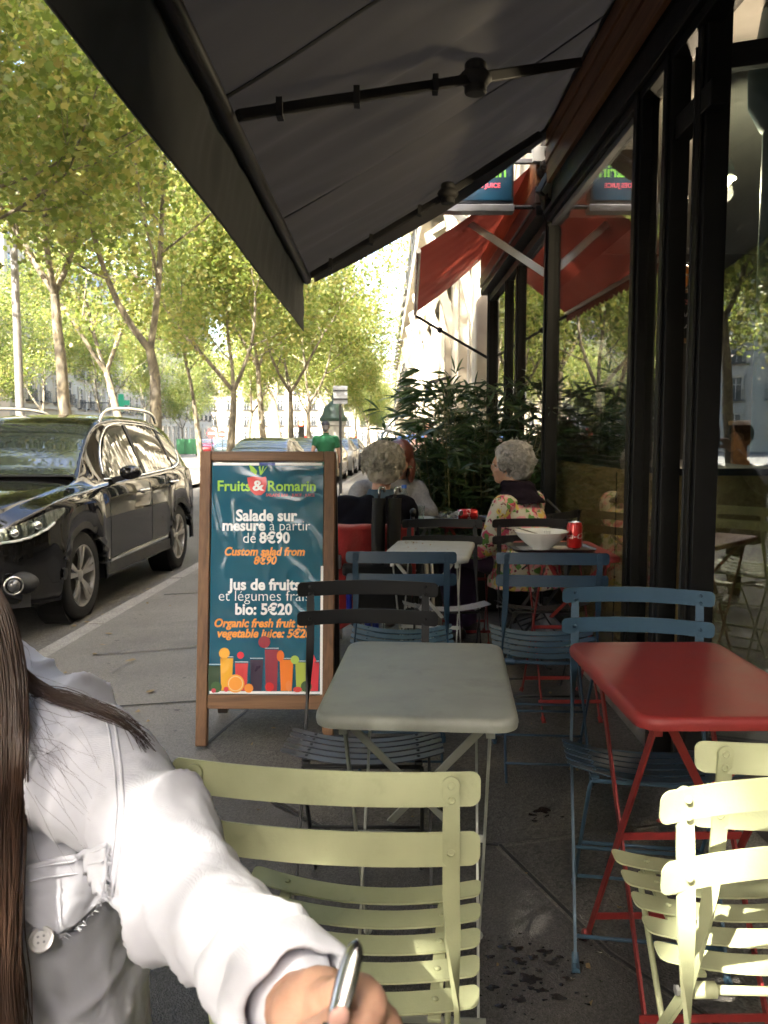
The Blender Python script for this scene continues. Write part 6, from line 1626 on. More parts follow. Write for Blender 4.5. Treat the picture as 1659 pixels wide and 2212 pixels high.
# --- wheelchair, with a red blanket over its back
wc = thing('wheelchair', 'black folding wheelchair with white rims at the small table', 'wheelchair', (-.065, 4.62, 0), 0)
WCB = mat('wheelchair_black', (.005, .005, .0055), .6, var=.2); WCW = mat('wheelchair_rim', (.45, .44, .40), .35, var=.1); WCBL = mat('wheelchair_blue', (.015, .03, .35), .35)
for s in (-1, 1):
    w = bpy.data.objects.new('wheel', None); COL.objects.link(w); w.parent = wc; w.location = (s*.285, 0, .30)
    cir = lambda r, k: (0, r*math.cos(2*PI*k/40), r*math.sin(2*PI*k/40))
    MB().tube([cir(.285, k) for k in range(40)], .016, 8, closed=True).build('tyre', mat('grey_tyre', (.20, .19, .17), .7, var=.2), w, smooth=True)
    MB().tube([cir(.265, k) for k in range(40)], .010, 8, closed=True).build('rim', WCW, w, smooth=True)
    MB().tube([(s*.035, a, b) for _, a, b in [cir(.245, k) for k in range(40)]], .009, 8, closed=True).build('push_rim', WCW, w, smooth=True)
    mb = MB(); [mb.tube([(s*.02, .03*math.cos(2*PI*k/16), .03*math.sin(2*PI*k/16)), (0, .262*math.cos(2*PI*(k+.8)/16), .262*math.sin(2*PI*(k+.8)/16))], .0015, 4) for k in range(16)]; mb.build('spokes', CHROME, w)
    MB().tube([(-.03*s, 0, 0), (.03*s, 0, 0)], .028, 12).build('hub', WCB, w, smooth=35)
    f = MB(); f.tube([(s*.215, -.16, .92-.1), (s*.215, -.13, .60), (s*.215, -.12, .30), (s*.215, .38, .28), (s*.215, .42, .12)], .012, 8); f.tube([(s*.215, -.13, .48), (s*.215, .36, .48), (s*.215, .40, .28)], .012, 8); f.tube([(s*.215, -.13, .70), (s*.215, .22, .70), (s*.215, .26, .48)], .012, 8); f.build('side_frame', WCB, wc, smooth=True)
    MB().rbox((s*.215, .07, .72), (.05, .26, .03), .012).build('armrest', WCB, wc)
    MB().tube([(s*.215, -.16, .82), (s*.215, -.24, .83), (s*.215, -.30, .82)], .016, 10).build('push_handle', WCB, wc, smooth=True)
    MB().lathe([(.08, -.014), (.085, 0), (.08, .014)], 20, (s*.20, .40, .085), Matrix.Rotation(R(90), 3, 'Y')).build('castor', mat('grey_tyre', (0, 0, 0)), wc, smooth=40)
    MB().box((s*.10, .52, .12), (.15, .16, .015)).build('foot_plate', WCB, wc)
    MB().tube([(s*.12, -.20, .30), (s*.12, -.20, .43)], .018, 10).build('blue_spring', WCBL, wc, smooth=35); MB().tube([(s*.02, -.20, .20), (s*.02, -.20, .36)], .018, 10).build('blue_spring', WCBL, wc, smooth=35)
MB().box((0, .12, .47), (.42, .44, .05)).build('seat', WCB, wc, bevel=.015)
MB().box((0, -.145, .58), (.42, .035, .26)).build('backrest', WCB, wc, bevel=.01)
# two black padded handles strapped upright to the back
mbp = bpy.data.objects.new('padded_rack', None); COL.objects.link(mbp); mbp.parent = wc
for x in (.035, .115):
    MB().tube([(x, -.30, .56), (x, -.29, .74), (x+.005, -.28, .90)], [.034, .036, .034], 12).build('pad', WCB, mbp, smooth=35)
    MB().tube([(x+.005, -.28, .90), (x+.006, -.28, .935), (x+.012, -.28, .955), (x+.030, -.28, .955), (x+.034, -.28, .93)], .007, 8).build('hook', CHROME, mbp, smooth=True)
MB().box((.03, -.27, .53), (.36, .07, .06)).build('rack_bar', WCB, mbp, bevel=.015); MB().box((-.19, -.27, .57), (.07, .04, .07)).build('clamp', ALU, mbp, bevel=.008)
MB().rbox((.06, -.25, .42), (.30, .06, .22), .02).build('bag', WCB, mbp)
REDB = mat('red_fleece', (.26, .012, .014), .95, var=.2, bump=.4, bscale=90, sheen=.4)
def bf(u, v):
    x = -.235+.47*u; drop = v
    over = .10
    if v < .12: y = -.105-.09*(v/.12); z = .735+.012*math.sin(v/.12*PI)
    else: y = -.195-.012*math.sin(u*9+v*3)-.02*v; z = .735-(v-.12)*(.62+.06*math.sin(u*5)-.28*math.sin(u*PI)*.6)
    return (x-.03*v*(1-2*u)*-1+.012*math.sin(v*7+u*4), y+.012*noise.noise(Vector((u*6, v*2, 0))), z+.006*noise.noise(Vector((u*5, v*5, 3))))
bl = MB().grid(bf, 60, 50).build('blanket', REDB, None, smooth=True); bl.location = (-.065, 4.62, 0); tag(bl, 'red fleece blanket draped over the back of the wheelchair', 'blanket')
sd = bl.modifiers.new('thick', 'SOLIDIFY'); sd.thickness = .006

# --- walking figures
def walker(label, loc, rz, H, top_m, bot_m, hair_m, cap=None, stick=False, phase=1, sleeve=.55, lowd=False):
    s = H/1.75; t = thing('person', label, 'person', loc, rz); t.scale = (s, s, s)
    b = MB(); head(b, (0, .02, 1.635), Matrix.Identity(3)); limb(b, [(0, -.01, 1.40), (0, 0, 1.48), (0, .01, 1.58)], [.065, .055, .055])
    def tor(mb, g): mb.loft([ring((0, 0, .86), .165+g, .115+g), ring((0, 0, .98), .17+g, .125+g), ring((0, .01, 1.15), .16+g, .125+g), ring((0, .0, 1.32), .19+g, .125+g), ring((0, -.005, 1.43), .15+g, .09+g), ring((0, -.005, 1.485), .06+g, .06+g)])
    tor(b, 0); c = MB(); tor(c, .016)
    lg = MB(); lg.loft([ring((0, 0, .78), .165, .12), ring((0, 0, .90), .178, .13), ring((0, 0, 1.0), .17, .125)])
    for k, x in ((1, -1), (-1, 1)):
        f = k*phase*.16
        sh, el, wr = Vector((x*.205, 0, 1.40)), Vector((x*.255, -f*.5, 1.13)), Vector((x*.25, -f*.5+.10, .89))
        limb(b, [sh, el, wr], [.048, .040, .028]); hand(b, wr, (wr-el)+Vector((0, .03, -.1)), Vector((x, 0, .0)), -1 if x > 0 else 1)
        limb(c, [sh*.75+Vector((0, 0, .35)), sh, sh.lerp(el, sleeve*.5), sh.lerp(el, sleeve)] if sleeve < 1 else [sh, el, wr.lerp(el, .15)], [.06, .066, .062, .058] if sleeve < 1 else [.064, .054, .042])
        hp = Vector((x*.09, 0, .86)); kn = Vector((x*.095, f*.9+.03, .48)); an = Vector((x*.095, f*1.4-.03, .09)); limb(lg, [hp, kn, an], [.095, .068, .055]); limb(b, [hp, kn, an], [.07, .05, .04])
        so = MB(); limb(so, [an+Vector((0, -.05, -.045)), an+Vector((0, .06, -.05)), an+Vector((0, .16, -.055))], [.04, .042, .032]); remeshed('shoe', so, mat('shoe_dark', (0, 0, 0)), .014, 2, t)
    vx = .016
    remeshed('body', b, SKIN, .014, 2, t); remeshed('shirt', c, top_m, vx, 4, t, folds(.006)); remeshed('trousers', lg, bot_m, vx, 4, t)
    if hair_m: mb = MB(); mb.ell((0, 0, 1.665), (.083, .098, .088), 16, 12); mb.ell((0, -.06, 1.60), (.07, .05, .07), 12, 10); remeshed('hair', mb, hair_m, .012, 2, t)
    if cap:
        mb = MB(); mb.ell((0, .005, 1.685), (.088, .105, .075), 18, 12); mb.ell((0, .12, 1.67), (.07, .06, .012), 14, 6); remeshed('cap', mb, cap, .010, 2, t)
    if stick: MB().tube([(.27, .12, .90), (.27, .13, .86), (.27, .10, .02)], .012, 8).build('walking_stick', mat('strap_black', (0, 0, 0)), t)
    return t
GPOLO = mat('green_polo', (.007, .095, .036), .85, var=.12, bump=.2, bscale=200)
mx_, my_ = at(704, 1000, 16.0).x, 16.0
mg = walker('person in a green polo shirt and navy cap walking away with a stick', (mx_, my_, side_z(mx_, my_)), R(-2), 1.60, GPOLO, mat('beige_trousers', (.30, .25, .18), .85, var=.1), mat('short_grey_hair', (.12, .11, .10), .8), mat('navy_cap', (.012, .014, .03), .7), True)
mb = MB(); mb.loft([ring((0, .0, 1.485), .068, .066), ring((0, .0, 1.515), .062, .062)], cap=False); mb.build('collar', GPOLO, mg, smooth=True)
p = at(890, 960, 13.0); walker('person in a light blue shirt with dark hair beyond the bamboo', (p.x, 13.0, side_z(p.x, 13)), R(170), 1.52, mat('blue_shirt', (.12, .22, .48), .8, var=.1), DKT, mat('dark_hair', (.012, .010, .010), .6), phase=-1, sleeve=1.0)
p = at(925, 1000, 10.5); walker('person in a white and orange top walking behind the bamboo', (p.x, 10.5, side_z(p.x, 10.5)), R(175), 1.45, mat('orange_white', (.6, .56, .5), .8, col2=(.65, .14, .03), scale=7), mat('pale_shorts', (.3, .32, .36), .8), mat('brown_hair', (.06, .03, .015), .6), sleeve=.5)
p = at(1050, 1000, 11.5); walker('person in a red and white top glimpsed through the bamboo', (p.x, 11.5, side_z(p.x, 11.5)), R(185), 1.50, mat('red_white', (.6, .52, .45), .8, col2=(.5, .05, .03), scale=6), mat('tan_trousers', (.22, .16, .10), .8), mat('brown_hair', (0, 0, 0)), phase=-1, sleeve=.5)
# ------------------------------------------------------------------ things on the tables
TRAYM = mat('tray_black', (.015, .014, .014), .3, var=.2, coat=.3); CHINA = mat('white_china', (.72, .72, .68), .18, var=.03, coat=.4); CANR = mat('can_red', (.50, .012, .012), .28, metal=.25, coat=.3); CAND = mat('can_end', (.62, .62, .62), .25, metal=.9); WLET = mat('can_white', (.8, .78, .75), .4)
CUT = mat('cutlery_steel', (.62, .61, .60), .16, metal=1.0); GLS = glass_mat('drinking_glass', (.92, .95, .94), .06)
def tray(label, loc, rz, w=.36, d=.27):
    t = thing('tray', label, 'tray', loc, rz)
    mb = MB(); mb.loft([[Vector((x, y, 0)) for x, y in rounded(w-.05, d-.05, .03, 5)], [Vector((x, y, .006)) for x, y in rounded(w-.02, d-.02, .035, 5)], [Vector((x, y, .016)) for x, y in rounded(w, d, .04, 5)], [Vector((x, y, .017)) for x, y in rounded(w-.008, d-.008, .038, 5)], [Vector((x, y, .006)) for x, y in rounded(w-.035, d-.035, .032, 5)], [Vector((x, y, .004)) for x, y in rounded(w-.06, d-.06, .03, 5)]]); mb.build('tray_base', TRAYM, t, smooth=40)
    mb = MB(); mb.box((-.02, 0, .0055), (w*.62, d*.6, .0012)); mb.build('paper_mat', mat('paper', (.45, .44, .40), .8, var=.08), t)
    return t
def can(label, loc, rot):
    t = thing('drink_can', label, 'can', loc); t.rotation_euler = rot
    MB().lathe([(.0285, .004), (.033, .012), (.033, .100), (.027, .1145)], 28).build('can_body', CANR, t, smooth=40)
    MB().lathe([(0, .004), (.022, .002), (.0255, .0), (.0284, .0039)], 28).build('can_bottom', CAND, t, smooth=40)
    MB().lathe([(.0272, .1146), (.0268, .1165), (.025, .1165), (.0245, .1135), (0, .1130)], 28).build('can_lid', CAND, t, smooth=40)
    MB().ell((.008, 0, .1145), (.011, .006, .0012), 12, 6).build('tab', CAND, t)
    me = text_mesh('Coca-Cola', .040, .0006, .35)
    for v in me.vertices:
        a = -v.co.x/.0333+.35; v.co = Vector((.0334*math.sin(-a), -.0334*math.cos(a), .045+v.co.y*.9))
    me.materials.clear(); me.materials.append(WLET); link('lettering', me, t)
    mb = MB(); mb.grid(lambda u, v: (.0333*math.sin(-1.0-u*.16), -.0333*math.cos(-1.0-u*.16), .018+.078*v), 3, 4); mb.build('printed_panel', mat('can_print', (.62, .2, .18), .4, col2=(.35, .02, .02), scale=160), t)
    return t
TB = .7205
tray('dark tray under the white bowl on the red table', (.725, 3.70, TB), R(4))
bw = thing('bowl', 'wide white china bowl with a fork on the tray', 'bowl', (.685, 3.69, TB+.007))
MB().lathe([(0, .004), (.035, .004), (.04, 0), (.043, .004), (.075, .028), (.105, .058), (.118, .076), (.1165, .078), (.103, .061), (.073, .032), (.04, .010), (0, .009)], 48).build('china', CHINA, bw, smooth=60)
fk = thing('fork', 'steel fork leaning out of the white bowl, tines up', 'fork', (.70, 3.66, TB+.06))
mb = MB()
for k in range(4): mb.tube([(-.012+k*.008, -.02, .0), (-.012+k*.008, -.025, .030)], .0016, 5)
mb.build('tines', CUT, fk); MB().sweep([(0, -.02, .0), (0, .0, -.012), (0, .05, -.03)], Vector((1, 0, 0)), [.026, .016, .008], .002).build('handle', CUT, fk)
kn = thing('knife', 'steel knife lying across the rim of the white bowl', 'knife', (.62, 3.70, TB+.084)); MB().sweep([(-.045, .0, .012), (.0, .01, .0), (.06, .03, -.018)], Vector((.3, 1, 0)), [.012, .018, .010], .0022).build('blade', CUT, kn, smooth=True)
can('upright red drink can beside the white bowl', (.832, 3.70, TB+.007), (0, 0, R(0)))
t_ = tray('dark tray with the lying can near the bamboo', (.46, 4.98, TB), R(0), .34, .25)
c_ = can('red drink can lying on its side on the far tray', (.545, 4.93, TB+.040), (0, R(-90), 0))
gl = thing('drinking_glass', 'empty glass lying on the far tray', 'glass', (.335, 4.93, TB+.036)); gl.rotation_euler = (R(90), 0, R(28))
MB().lathe([(0, .004), (.022, .003), (.025, 0), (.027, .003), (.034, .085), (.0325, .085), (.0255, .008), (0, .008)], 28).build('tumbler', GLS, gl, smooth=50)
wr = thing('wrapper', 'crumpled silver wrapper on the far tray', 'wrapper', (.41, 4.90, TB+.018))
mb = MB(); mb.grid(lambda u, v: ((u-.5)*.09, (v-.5)*.06, .03*noise.noise(Vector((u*4, v*4, 2)))+.012+.03*(u)), 14, 10); mb.build('foil', mat('foil', (.6, .6, .6), .3, metal=.8), wr)
g2_ = thing('drinking_glass', 'upright water glass on the small grey table', 'glass', (.195, 4.86, TB))
MB().lathe([(0, .006), (.028, .005), (.031, 0), (.033, .004), (.040, .098), (.0385, .098), (.0315, .012), (0, .012)], 30).build('tumbler', GLS, g2_, smooth=50)
MB().lathe([(0, .0125), (.0312, .0125), (.0345, .05), (0, .05)], 30).build('water', glass_mat('water', (.9, .95, .95), .05), g2_, smooth=40)
bt = thing('water_bottle', 'clear plastic water bottle with a blue cap on the small grey table', 'bottle', (.12, 5.10, TB))
MB().lathe([(.028, 0), (.032, .01), (.032, .05), (.030, .055), (.032, .06), (.032, .12), (.022, .155), (.0135, .17), (.0135, .185)], 26).build('bottle_body', glass_mat('bottle_plastic', (.80, .88, .92), .08), bt, smooth=35)
MB().lathe([(.0155, .183), (.0155, .203), (0, .204)], 20).build('cap', mat('cap_blue', (.02, .10, .45), .4), bt, smooth=35)
cr_ = MB(); q = random.Random(8)
for k in range(26):
    x, y = (.12+q.gauss(0, .025), 3.93+q.gauss(0, .02)) if k < 8 else ((.20+q.gauss(0, .03), 3.53+q.gauss(0, .012)) if k < 17 else (q.uniform(.08, .34), q.uniform(3.55, 3.98)))
    cr_.ell((x, y, TB+.002), (q.uniform(.001, .004), q.uniform(.001, .004), .002), 6, 4)
struct(cr_.build('crumbs', mat('crumb', (.35, .20, .07), .9)), 'stuff', 'bread crumbs scattered on the pale grey table')
# brown coat over the planter edge, behind the person in the floral jacket
# ------------------------------------------------------------------ the woman opposite: white linen shirt, long brown hair, spoon in hand
fw = thing('person', 'person in a white linen shirt with long brown hair, holding a spoon', 'person', (-.50, 1.02, 0), 0)
O = Vector(fw.location)
def W(px, py, Y): return at(px, py, Y)-O
def linen():
    m, n, l, p = nt('white_linen'); tc = n.new('ShaderNodeTexCoord'); p.inputs['Roughness'].default_value = .9; p.inputs['Sheen Weight'].default_value = .15
    a = n.new('ShaderNodeTexNoise'); a.inputs['Scale'].default_value = 7; a.inputs['Detail'].default_value = 5; l.new(tc.outputs['Object'], a.inputs['Vector'])
    r = n.new('ShaderNodeValToRGB'); r.color_ramp.elements[0].color = (.50, .51, .57, 1); r.color_ramp.elements[1].color = (.60, .605, .66, 1); l.new(a.outputs['Fac'], r.inputs[0]); l.new(r.outputs[0], p.inputs['Base Color'])
    w1_ = n.new('ShaderNodeTexWave'); w1_.inputs['Scale'].default_value = 260; w1_.inputs['Distortion'].default_value = 4; w1_.bands_direction = 'Z'; l.new(tc.outputs['Object'], w1_.inputs['Vector'])
    w2_ = n.new('ShaderNodeTexNoise'); w2_.inputs['Scale'].default_value = 90; w2_.inputs['Detail'].default_value = 6; l.new(tc.outputs['Object'], w2_.inputs['Vector'])
    ad = n.new('ShaderNodeMath'); ad.operation = 'MULTIPLY_ADD'; ad.inputs[1].default_value = .25; l.new(w1_.outputs['Fac'], ad.inputs[0]); l.new(w2_.outputs['Fac'], ad.inputs[2])
    b = n.new('ShaderNodeBump'); b.inputs['Strength'].default_value = .22; b.inputs['Distance'].default_value = .003; l.new(ad.outputs[0], b.inputs['Height']); l.new(b.outputs[0], p.inputs['Normal'])
    return m
LIN = linen()
shd = W(205, 1640, .93); elb = W(430, 1950, .735); wri = W(648, 2178, .565)
# body under the cloth
b = MB(); nk = Vector((-.05, -.01, 1.0)); hdc = Vector((-.12, -.0, 1.155)); hrot = Matrix.Rotation(PI, 3, 'Z')
head(b, hdc, hrot); limb(b, [(-.04, 0, .92), nk, hdc+Vector((0, .01, -.05))], [.06, .05, .05])
b.loft([ring((0, .0, .44), .16, .12), ring((0, 0, .56), .15, .11), ring((0, -.02, .74), .15, .11), ring((-.03, -.01, .86), .12, .08), ring((-.05, 0, .93), .06, .055)])
limb(b, [shd, elb, wri], [.045, .037, .026])
sR = Vector((-shd.x, shd.y, shd.z)); elR = Vector((-.24, -.22, .76)); wrR = Vector((-.10, -.40, .77)); limb(b, [sR, elR, wrR], [.045, .037, .026]); hand(b, wrR, wrR-elR, (0, 0, 1), -1)
fd = (at(745, 2178, .50)-at(655, 2165, .56)).normalized()
for x in (-.12, .06): limb(b, [(x, 0, .49), (x, -.36, .45), (x, -.36, .10)], [.07, .05, .04])
remeshed('body', b, SKIN, .010, 3, fw)
face_parts(fw, hdc, hrot)
# shirt: torso and one sleeve as one cloth, deep soft folds
c = MB()
c.loft([ring((0, .005, .42), .205, .165, 28), ring((0, 0, .56), .195, .155, 28), ring((0, -.012, .70), .195, .150, 28), ring((0, -.012, .80), .195, .140, 28), ring((0, -.005, .865), .182, .115, 28), ring((-.02, 0, .905), .145, .09, 28), ring((-.045, 0, .945), .09, .075, 28)])
limb(c, [Vector((.10, -.005, .850)), shd+Vector((-.03, .0, .0)), shd+Vector((.02, -.02, -.01)), shd.lerp(elb, .5), elb, elb.lerp(wri, .55), elb.lerp(wri, .88)], [.066, .070, .070, .063, .057, .047, .042], 20, 6)
limb(c, [sR+Vector((.03, 0, 0)), sR, elR, elR.lerp(wrR, .8)], [.07, .07, .062, .05], 20, 6)
adir = (elb-shd).normalized(); fdir = (wri-elb).normalized()
def cloth_folds(p, n):
    t = (p-shd).dot(adir)
    on_arm = max(0.0, min(1.0, (p.x-(shd.x-.03))/.06))
    q = Vector((p.x, p.y, p.z))
    # ridges that run obliquely across the sleeve
    cross = (p-shd)-adir*t
    u = t*30+cross.z*22+cross.x*12+1.2*noise.noise(q*11)
    r = (1-abs(math.sin(u*.5)))**3.0*(0.25+1.5*max(0, noise.noise(q*7+Vector((3, 1, 2)))+.30))+.5*(1-abs(math.sin(u*.83+2.2*noise.noise(q*9))))**4*max(0, noise.noise(q*10+Vector((9, 4, 1)))+.3)
    fa = .021*r+.004*noise.noise(q*24)+.002*noise.noise(q*60)-.003
    tb = .018*(1-abs(noise.noise(Vector((p.x*9+p.z*3, p.y*6, p.z*3.2)))))**5+.010*(1-abs(noise.noise(Vector((p.x*14-p.z*7, p.y*6+4, p.z*6)))))**6+.003*noise.noise(q*22)
    return fa*on_arm+tb*(1-on_arm)-.004
shirt = remeshed('shirt', c, LIN, .0050, 6, fw, cloth_folds)
# rolled cuff
cu = MB(); c0 = elb.lerp(wri, .62); c1 = elb.lerp(wri, 1.0); s_, u_ = frame(c1-c0)
rings = []
for f, r in ((0, .042), (.04, .049), (.25, .0505), (.45, .047), (.52, .0465), (.58, .0495), (.8, .0495), (.97, .046), (1.0, .042), (.96, .039), (.5, .038)):
    cc = c0.lerp(c1, f); rings.append([cc+(s_*math.cos(2*PI*k/40)+u_*math.sin(2*PI*k/40))*(r+.0035*noise.noise(Vector((math.cos(2*PI*k/40)*2, math.sin(2*PI*k/40)*2, f*3)))+.0018*math.sin(6*2*PI*k/40+f*5)) for k in range(40)])
cu.loft(rings, cap=False); cu.build('rolled_cuff', LIN, shirt, smooth=True)
# shoulder seam, chest pocket flap with frayed edge, button
from mathutils.bvhtree import BVHTree
bm = bmesh.new(); bm.from_mesh(shirt.data); bvh = BVHTree.FromBMesh(bm); bm.free()
camp = Vector((0, 0, CAM_Z))-O
def on_shirt(px, py, lift=.002):
    d = (at(px, py, 1.0)-Vector((0, 0, CAM_Z))).normalized(); h = bvh.ray_cast(camp, d)
    return (h[0]+h[1]*lift) if h[0] is not None else None
def seam(pts, r, name, lift=.001):
    P = [on_shirt(*p, lift) for p in pts]; P = [p for p in P if p is not None]
    if len(P) > 2: MB().tube(P, r, 6).build(name, LIN, shirt, smooth=True)
def interp(pts, n):
    out = []
    for i in range(len(pts)-1):
        for k in range(n): t = k/n; out.append((pts[i][0]*(1-t)+pts[i+1][0]*t, pts[i][1]*(1-t)+pts[i+1][1]*t))
    return out+[pts[-1]]
sm = [(232, 1520), (250, 1580), (262, 1660), (268, 1740), (262, 1820), (250, 1900), (244, 1935)]
seam(interp(sm, 8), .0016, 'seam'); seam(interp([(x-14, y+2) for x, y in sm], 8), .0011, 'seam')
outl = [(28, 1868), (110, 1852), (180, 1838), (238, 1822), (240, 1862), (238, 1900), (228, 1925), (185, 1958), (150, 1982), (105, 2000), (60, 1975), (30, 1950)]
fl_ = MB(); N = 22; M = 14
def flap(u, v):
    tl, tr, br, bl_ = (24, 1872), (240, 1822), (240, 1905+0*v), (30, 1950)
    x = 24+u*(216); yt = 1872-50*u; yb = 1962+46*math.sin(PI*min(1, u*1.15))**.8-60*max(0, u-.45)
    px, py = x, yt+(yb-yt)*v
    p = on_shirt(px, py, .0045+.002*math.sin(u*9+v*4)+(.003*v)+.0012*noise.noise(Vector((u*9, v*9, 0))))
    return p if p is not None else Vector((0, 0, .6))
fl_.grid(flap, 36, 20); fo = fl_.build('pocket_flap', LIN, shirt, smooth=True); sdm = fo.modifiers.new('t', 'SOLIDIFY'); sdm.thickness = .0022
fr = MB(); q = random.Random(4)
for k in range(150):
    u = q.random(); p = flap(u, 1.0) if q.random() < .7 else flap(1.0, q.random()); fr.tube([p, p+Vector((q.gauss(0, .0025), -.001, -q.uniform(.001, .006))), p+Vector((q.gauss(0, .004), -.001, -q.uniform(.003, .009)))], .0004, 3, cap=False)
struct(fr.build('frayed_edge', LIN, shirt), 'stuff')
seam(interp([(30, 1905), (110, 1888), (185, 1872), (238, 1856)], 8), .0012, 'seam', .008); seam(interp([(24, 1880), (110, 1862), (185, 1845), (240, 1830)], 8), .0011, 'seam', .008)
bp = on_shirt(80, 2022, .012)
if bp is not None:
    d = (camp-bp).normalized(); s2, u2 = frame(d); rotb = Matrix((s2, u2, d)).transposed()
    bo = MB().lathe([(0, -.003), (.0125, -.003), (.0138, 0), (.0138, .0015), (.0125, .003), (.0105, .0025), (.0085, .0010), (0, .0010)], 30, bp, rotb).build('button', mat('button_pearl', (.56, .55, .54), .35, var=.05), shirt, smooth=35)
    for a, b_ in ((-1, -1), (1, -1), (1, 1), (-1, 1)): MB().lathe([(0, .0011), (.0014, .0012)], 10, bp+rotb @ Vector((a*.003, b_*.003, .0002)), rotb).build('button_hole', mat('thread_grey', (.25, .25, .26), .8), bo)
# jeans
lg = MB(); lg.loft([ring((0, 0, .40), .17, .14), ring((0, 0, .50), .18, .15), ring((0, 0, .56), .16, .13)])
for x in (-.12, .06): limb(lg, [(x, 0, .48), (x, -.37, .45), (x, -.37, .09)], [.085, .062, .05])
remeshed('jeans', lg, mat('dark_denim', (.015, .028, .055), .85, var=.25, bump=.3, bscale=250), .014, 4, fw)
# hand that holds the spoon: thumb and bent forefinger close on the handle
hb = MB()
limb(hb, [elb.lerp(wri, .7), wri, W(690, 2185, .535)], [.028, .026, .028], 14, 4)
pc = W(676, 2206, .532)
hb.ell(pc, (.032, .030, .021), 18, 12, Matrix.Rotation(R(30), 3, 'Y')); hb.ell(W(655, 2178, .545), (.027, .027, .021), 16, 10); hb.ell(W(712, 2168, .518), (.0165, .018, .0155), 14, 10); hb.ell(W(735, 2205, .512), (.0155, .018, .015), 14, 10)
F = [[W(712, 2162, .518), W(772, 2138, .486), W(808, 2172, .464), W(786, 2222, .450)], [W(736, 2200, .512), W(806, 2188, .482), W(842, 2236, .462), W(806, 2280, .452)], [W(745, 2240, .510), W(812, 2240, .482), W(838, 2290, .464), W(806, 2325, .455)], [W(745, 2285, .512), W(806, 2295, .486), W(826, 2335, .47), W(800, 2360, .462)]]
for i, f in enumerate(F): limb(hb, [pc.lerp(f[0], .5)]+f, [.0115, .0118, .0104, .0092, .0078], 12, 4)
limb(hb, [W(664, 2238, .525), W(690, 2246, .495), W(712, 2226, .466), W(727, 2206, .449)], [.0150, .0132, .0112, .0090], 12, 4)
remeshed('hand', hb, SKIN, .0030, 3, fw, lambda p, n: .0007*noise.noise(p*90)-.0006*max(0, math.sin(p.x*420+p.z*260))**6)
nail = mat('nail', (.62, .36, .30), .25, coat=.4)
MB().ell(W(732, 2199, .4385), (.0058, .003, .0075), 12, 8, Matrix.Rotation(R(25), 3, 'Y')).build('nail', nail, fw, smooth=True)
# spoon: rounded bright handle end up, bowl below the picture edge
sp = thing('spoon', 'steel spoon held upright in the hand of the person in white', 'spoon', at(760, 2120, .455))
S0 = Vector(sp.location)
top, botm = at(772, 2028, .468)-S0, at(724, 2215, .440)-S0
ax = (top-botm).normalized(); wdv = Vector((1, 0, .25)); pts = []; wds = []
for k in range(17):
    f = k/16; pts.append(botm+(top-botm)*f); wds.append((.0095+.0035*math.sin(PI*min(1, f*1.02))**.8)*(1 if f < .8 else max(.06, math.sqrt(max(0, 1-((f-.8)/.2)**2)))))
def spoonf(u, v):
    p = pts[0].lerp(pts[-1], v); i = v*16; w = wds[int(min(15, i))]*(1-(i-int(i)))+wds[int(min(16, int(i)+1))]*(i-int(i)) if v < 1 else wds[-1]
    sd_ = wdv-ax*wdv.dot(ax); sd_.normalize(); nn = ax.cross(sd_).normalized(); 
    if nn.y > 0: nn = -nn
    a = (u-.5)*2; return p+sd_*a*w/2+nn*(.0028*(1-a*a)*1.0)*min(1, w/.012)
sm_ = MB().grid(spoonf, 14, 40).build('handle', CUT, sp, smooth=True); m_ = sm_.modifiers.new('t', 'SOLIDIFY'); m_.thickness = .0018
low = botm+(botm-top).normalized()*.085
MB().sweep([botm, botm.lerp(low, .8), low], wdv, [.013, .006, .008], .0025).build('neck', CUT, sp, smooth=True)
MB().ell(low+(botm-top).normalized()*.028, (.02, .006, .03), 18, 12).build('bowl', CUT, sp, smooth=True)
# hair: long straight brown strands over the shoulder
HAIR = mat('brown_hair_long', (.032, .015, .008), .38, var=.5, scale=25, stretch=(1, 1, .1)); q = random.Random(21); hm = MB()
def strand(P, r):
    path = []
    for i in range(len(P)-1):
        p0 = P[max(i-1, 0)]; p1 = P[i]; p2 = P[i+1]; p3 = P[min(i+2, len(P)-1)]
        for k in range(4): path.append(cr(p0, p1, p2, p3, k/4))
    path.append(P[-1]); n = len(path); hm.tube(path, [r*(1-.55*i/n) for i in range(n)], 4, cap=False)
def front(p, lift):
    """move a point towards the viewer until it clears the shirt"""
    d = (p-camp).normalized(); h = bvh.ray_cast(camp, d)
    if h[0] is not None and (h[0]-camp).length < (p-camp).length+lift: return camp+d*((h[0]-camp).length-lift)
    return p
# main fall along the picture edge
for k in range(620):
    a = q.random(); b0 = q.gauss(0, 1); e = q.random()
    x0 = -70+70*a+q.gauss(0, 8)
    pts = [(x0-30, 1240), (x0-2+20*a, 1330), (x0+22+26*a*a, 1470), (x0+22+24*a, 1640), (x0+14+30*a*a, 1820), (x0+22+14*a, 1990), (x0+30+20*a*e, 2120), (x0+38+28*e*a, 2260)]
    P = []
    for j, (px, py) in enumerate(pts): P.append(front(W(px+q.gauss(0, 4), py, .905-.012*j+.02*e), .004+.018*q.random()))
    strand(P, q.uniform(.0007, .0014))
# locks that sweep over the shoulder
for k in range(80):
    a = q.random(); g = q.gauss(0, 1)
    pts = [(-40, 1270+40*a), (18+20*a, 1390+50*a+6*g), (85+16*g, 1476+30*a+5*g), (165+14*g, 1502+30*a+8*g), (235+12*g, 1522+34*a+7*g), (288+12*g, 1556+30*a+8*g), (320+14*g*a, 1592+34*a)]
    n = 7 if q.random() < .45 else q.choice((5, 6)); P = [front(W(px+q.gauss(0, 3), py+q.gauss(0, 3), .93-.004*j), .003+.006*q.random()) for j, (px, py) in enumerate(pts[:n])]
    strand(P, q.uniform(.0005, .0010))
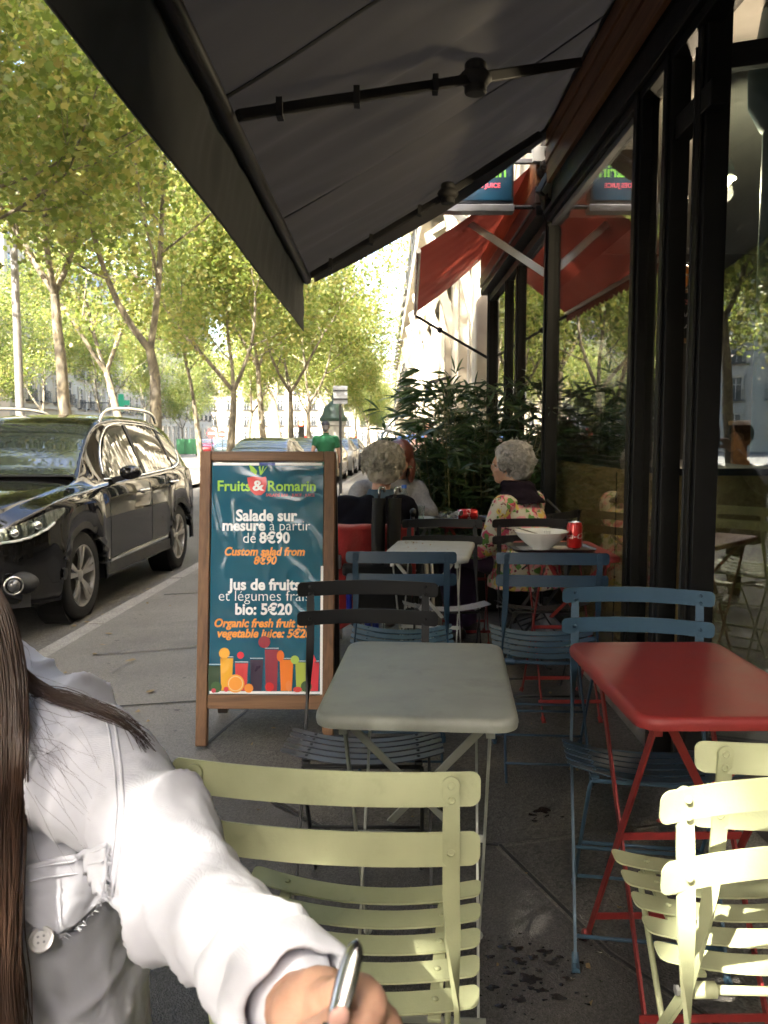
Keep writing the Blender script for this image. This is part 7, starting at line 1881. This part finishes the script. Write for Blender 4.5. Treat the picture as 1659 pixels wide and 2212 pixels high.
# loose single hairs
for k in range(34):
    px, py = q.uniform(0, 60), q.uniform(1450, 1640); P = []; dx, dy = q.uniform(14, 42), q.uniform(-6, 48)
    for j in range(6):
        P.append(front(W(px, py, .9), .002+.004*q.random())); px += dx*q.uniform(.6, 1.3); py += dy*q.uniform(.4, 1.4); dy += q.uniform(-14, 20)
    strand(P, .0002)
for k in range(60):
    px, py = q.uniform(-10, 30), q.uniform(1330, 1480); P = []; dx, dy = q.uniform(4, 18), q.uniform(10, 40)
    for j in range(5): P.append(W(px, py, .9)); px += dx*q.uniform(.2, 1.5); py += dy; dx += q.uniform(-14, 8)
    strand(P, .00025)
mbk = MB(); mbk.ell(hdc+Vector((0, .015, .03)), (.095, .108, .105), 20, 14); mbk.ell(hdc+Vector((0, .06, -.08)), (.09, .05, .16), 16, 12)
for v_ in ((.085, .0, -.05), ): mbk.ell(hdc+Vector(v_), (.03, .055, .11), 14, 10)
ho = remeshed('hair', mbk, HAIR, .010, 3, fw)
o = hm.build('hair_strands', HAIR, ho, smooth=True)
make_chair('lime yellow slat chair under the person in the white shirt', YEL, YEL, (-.66, .96, 0), PI, G)
# ------------------------------------------------------------------ the photographer, seen only as a reflection in the door pane
J9 = dict(hip=(0, -.10, .53), chest=(0, -.06, .78), neck=(0, -.02, 1.02), head=(0.02, .06, 1.19), sw=.20, sh_l=(-.19, -.03, .95), el_l=(-.22, .20, .86), wr_l=(-.075, .335, 1.12), sh_r=(.19, -.03, .95), el_r=(.22, .20, .86), wr_r=(.075, .335, 1.12), hn_l=(-.3, -.9, .2), hn_r=(.3, -.9, .2),
    kn_l=(-.12, .34, .50), an_l=(-.12, .34, .12), kn_r=(.12, .34, .50), an_r=(.12, .34, .12))
ph, hd9, hr9 = sitter('person holding up a phone, seen only reflected in the door pane', (.02, -.46, 0), 0, J9, mat('dark_tee', (.03, .035, .05), .85, var=.2), DKT, face=True, disp=folds(.006))
mb = MB(); mb.ell(hd9+Vector((0, -.025, .04)), (.09, .105, .10), 18, 12); remeshed('hair', mb, mat('dark_hair', (0, 0, 0)), .012, 2, ph)
pn = thing('phone', 'phone held up by the reflected person', 'phone', (0.0, -.035, 1.20)); MB().rbox((0, 0, 0), (.075, .009, .15), .004).build('phone_body', mat('phone_dark', (.04, .04, .045), .25), pn, bevel=.002)
MB().box((0, -.0052, 0), (.069, .0006, .142)).build('screen', mat('phone_screen', (.02, .02, .02), .1), pn)
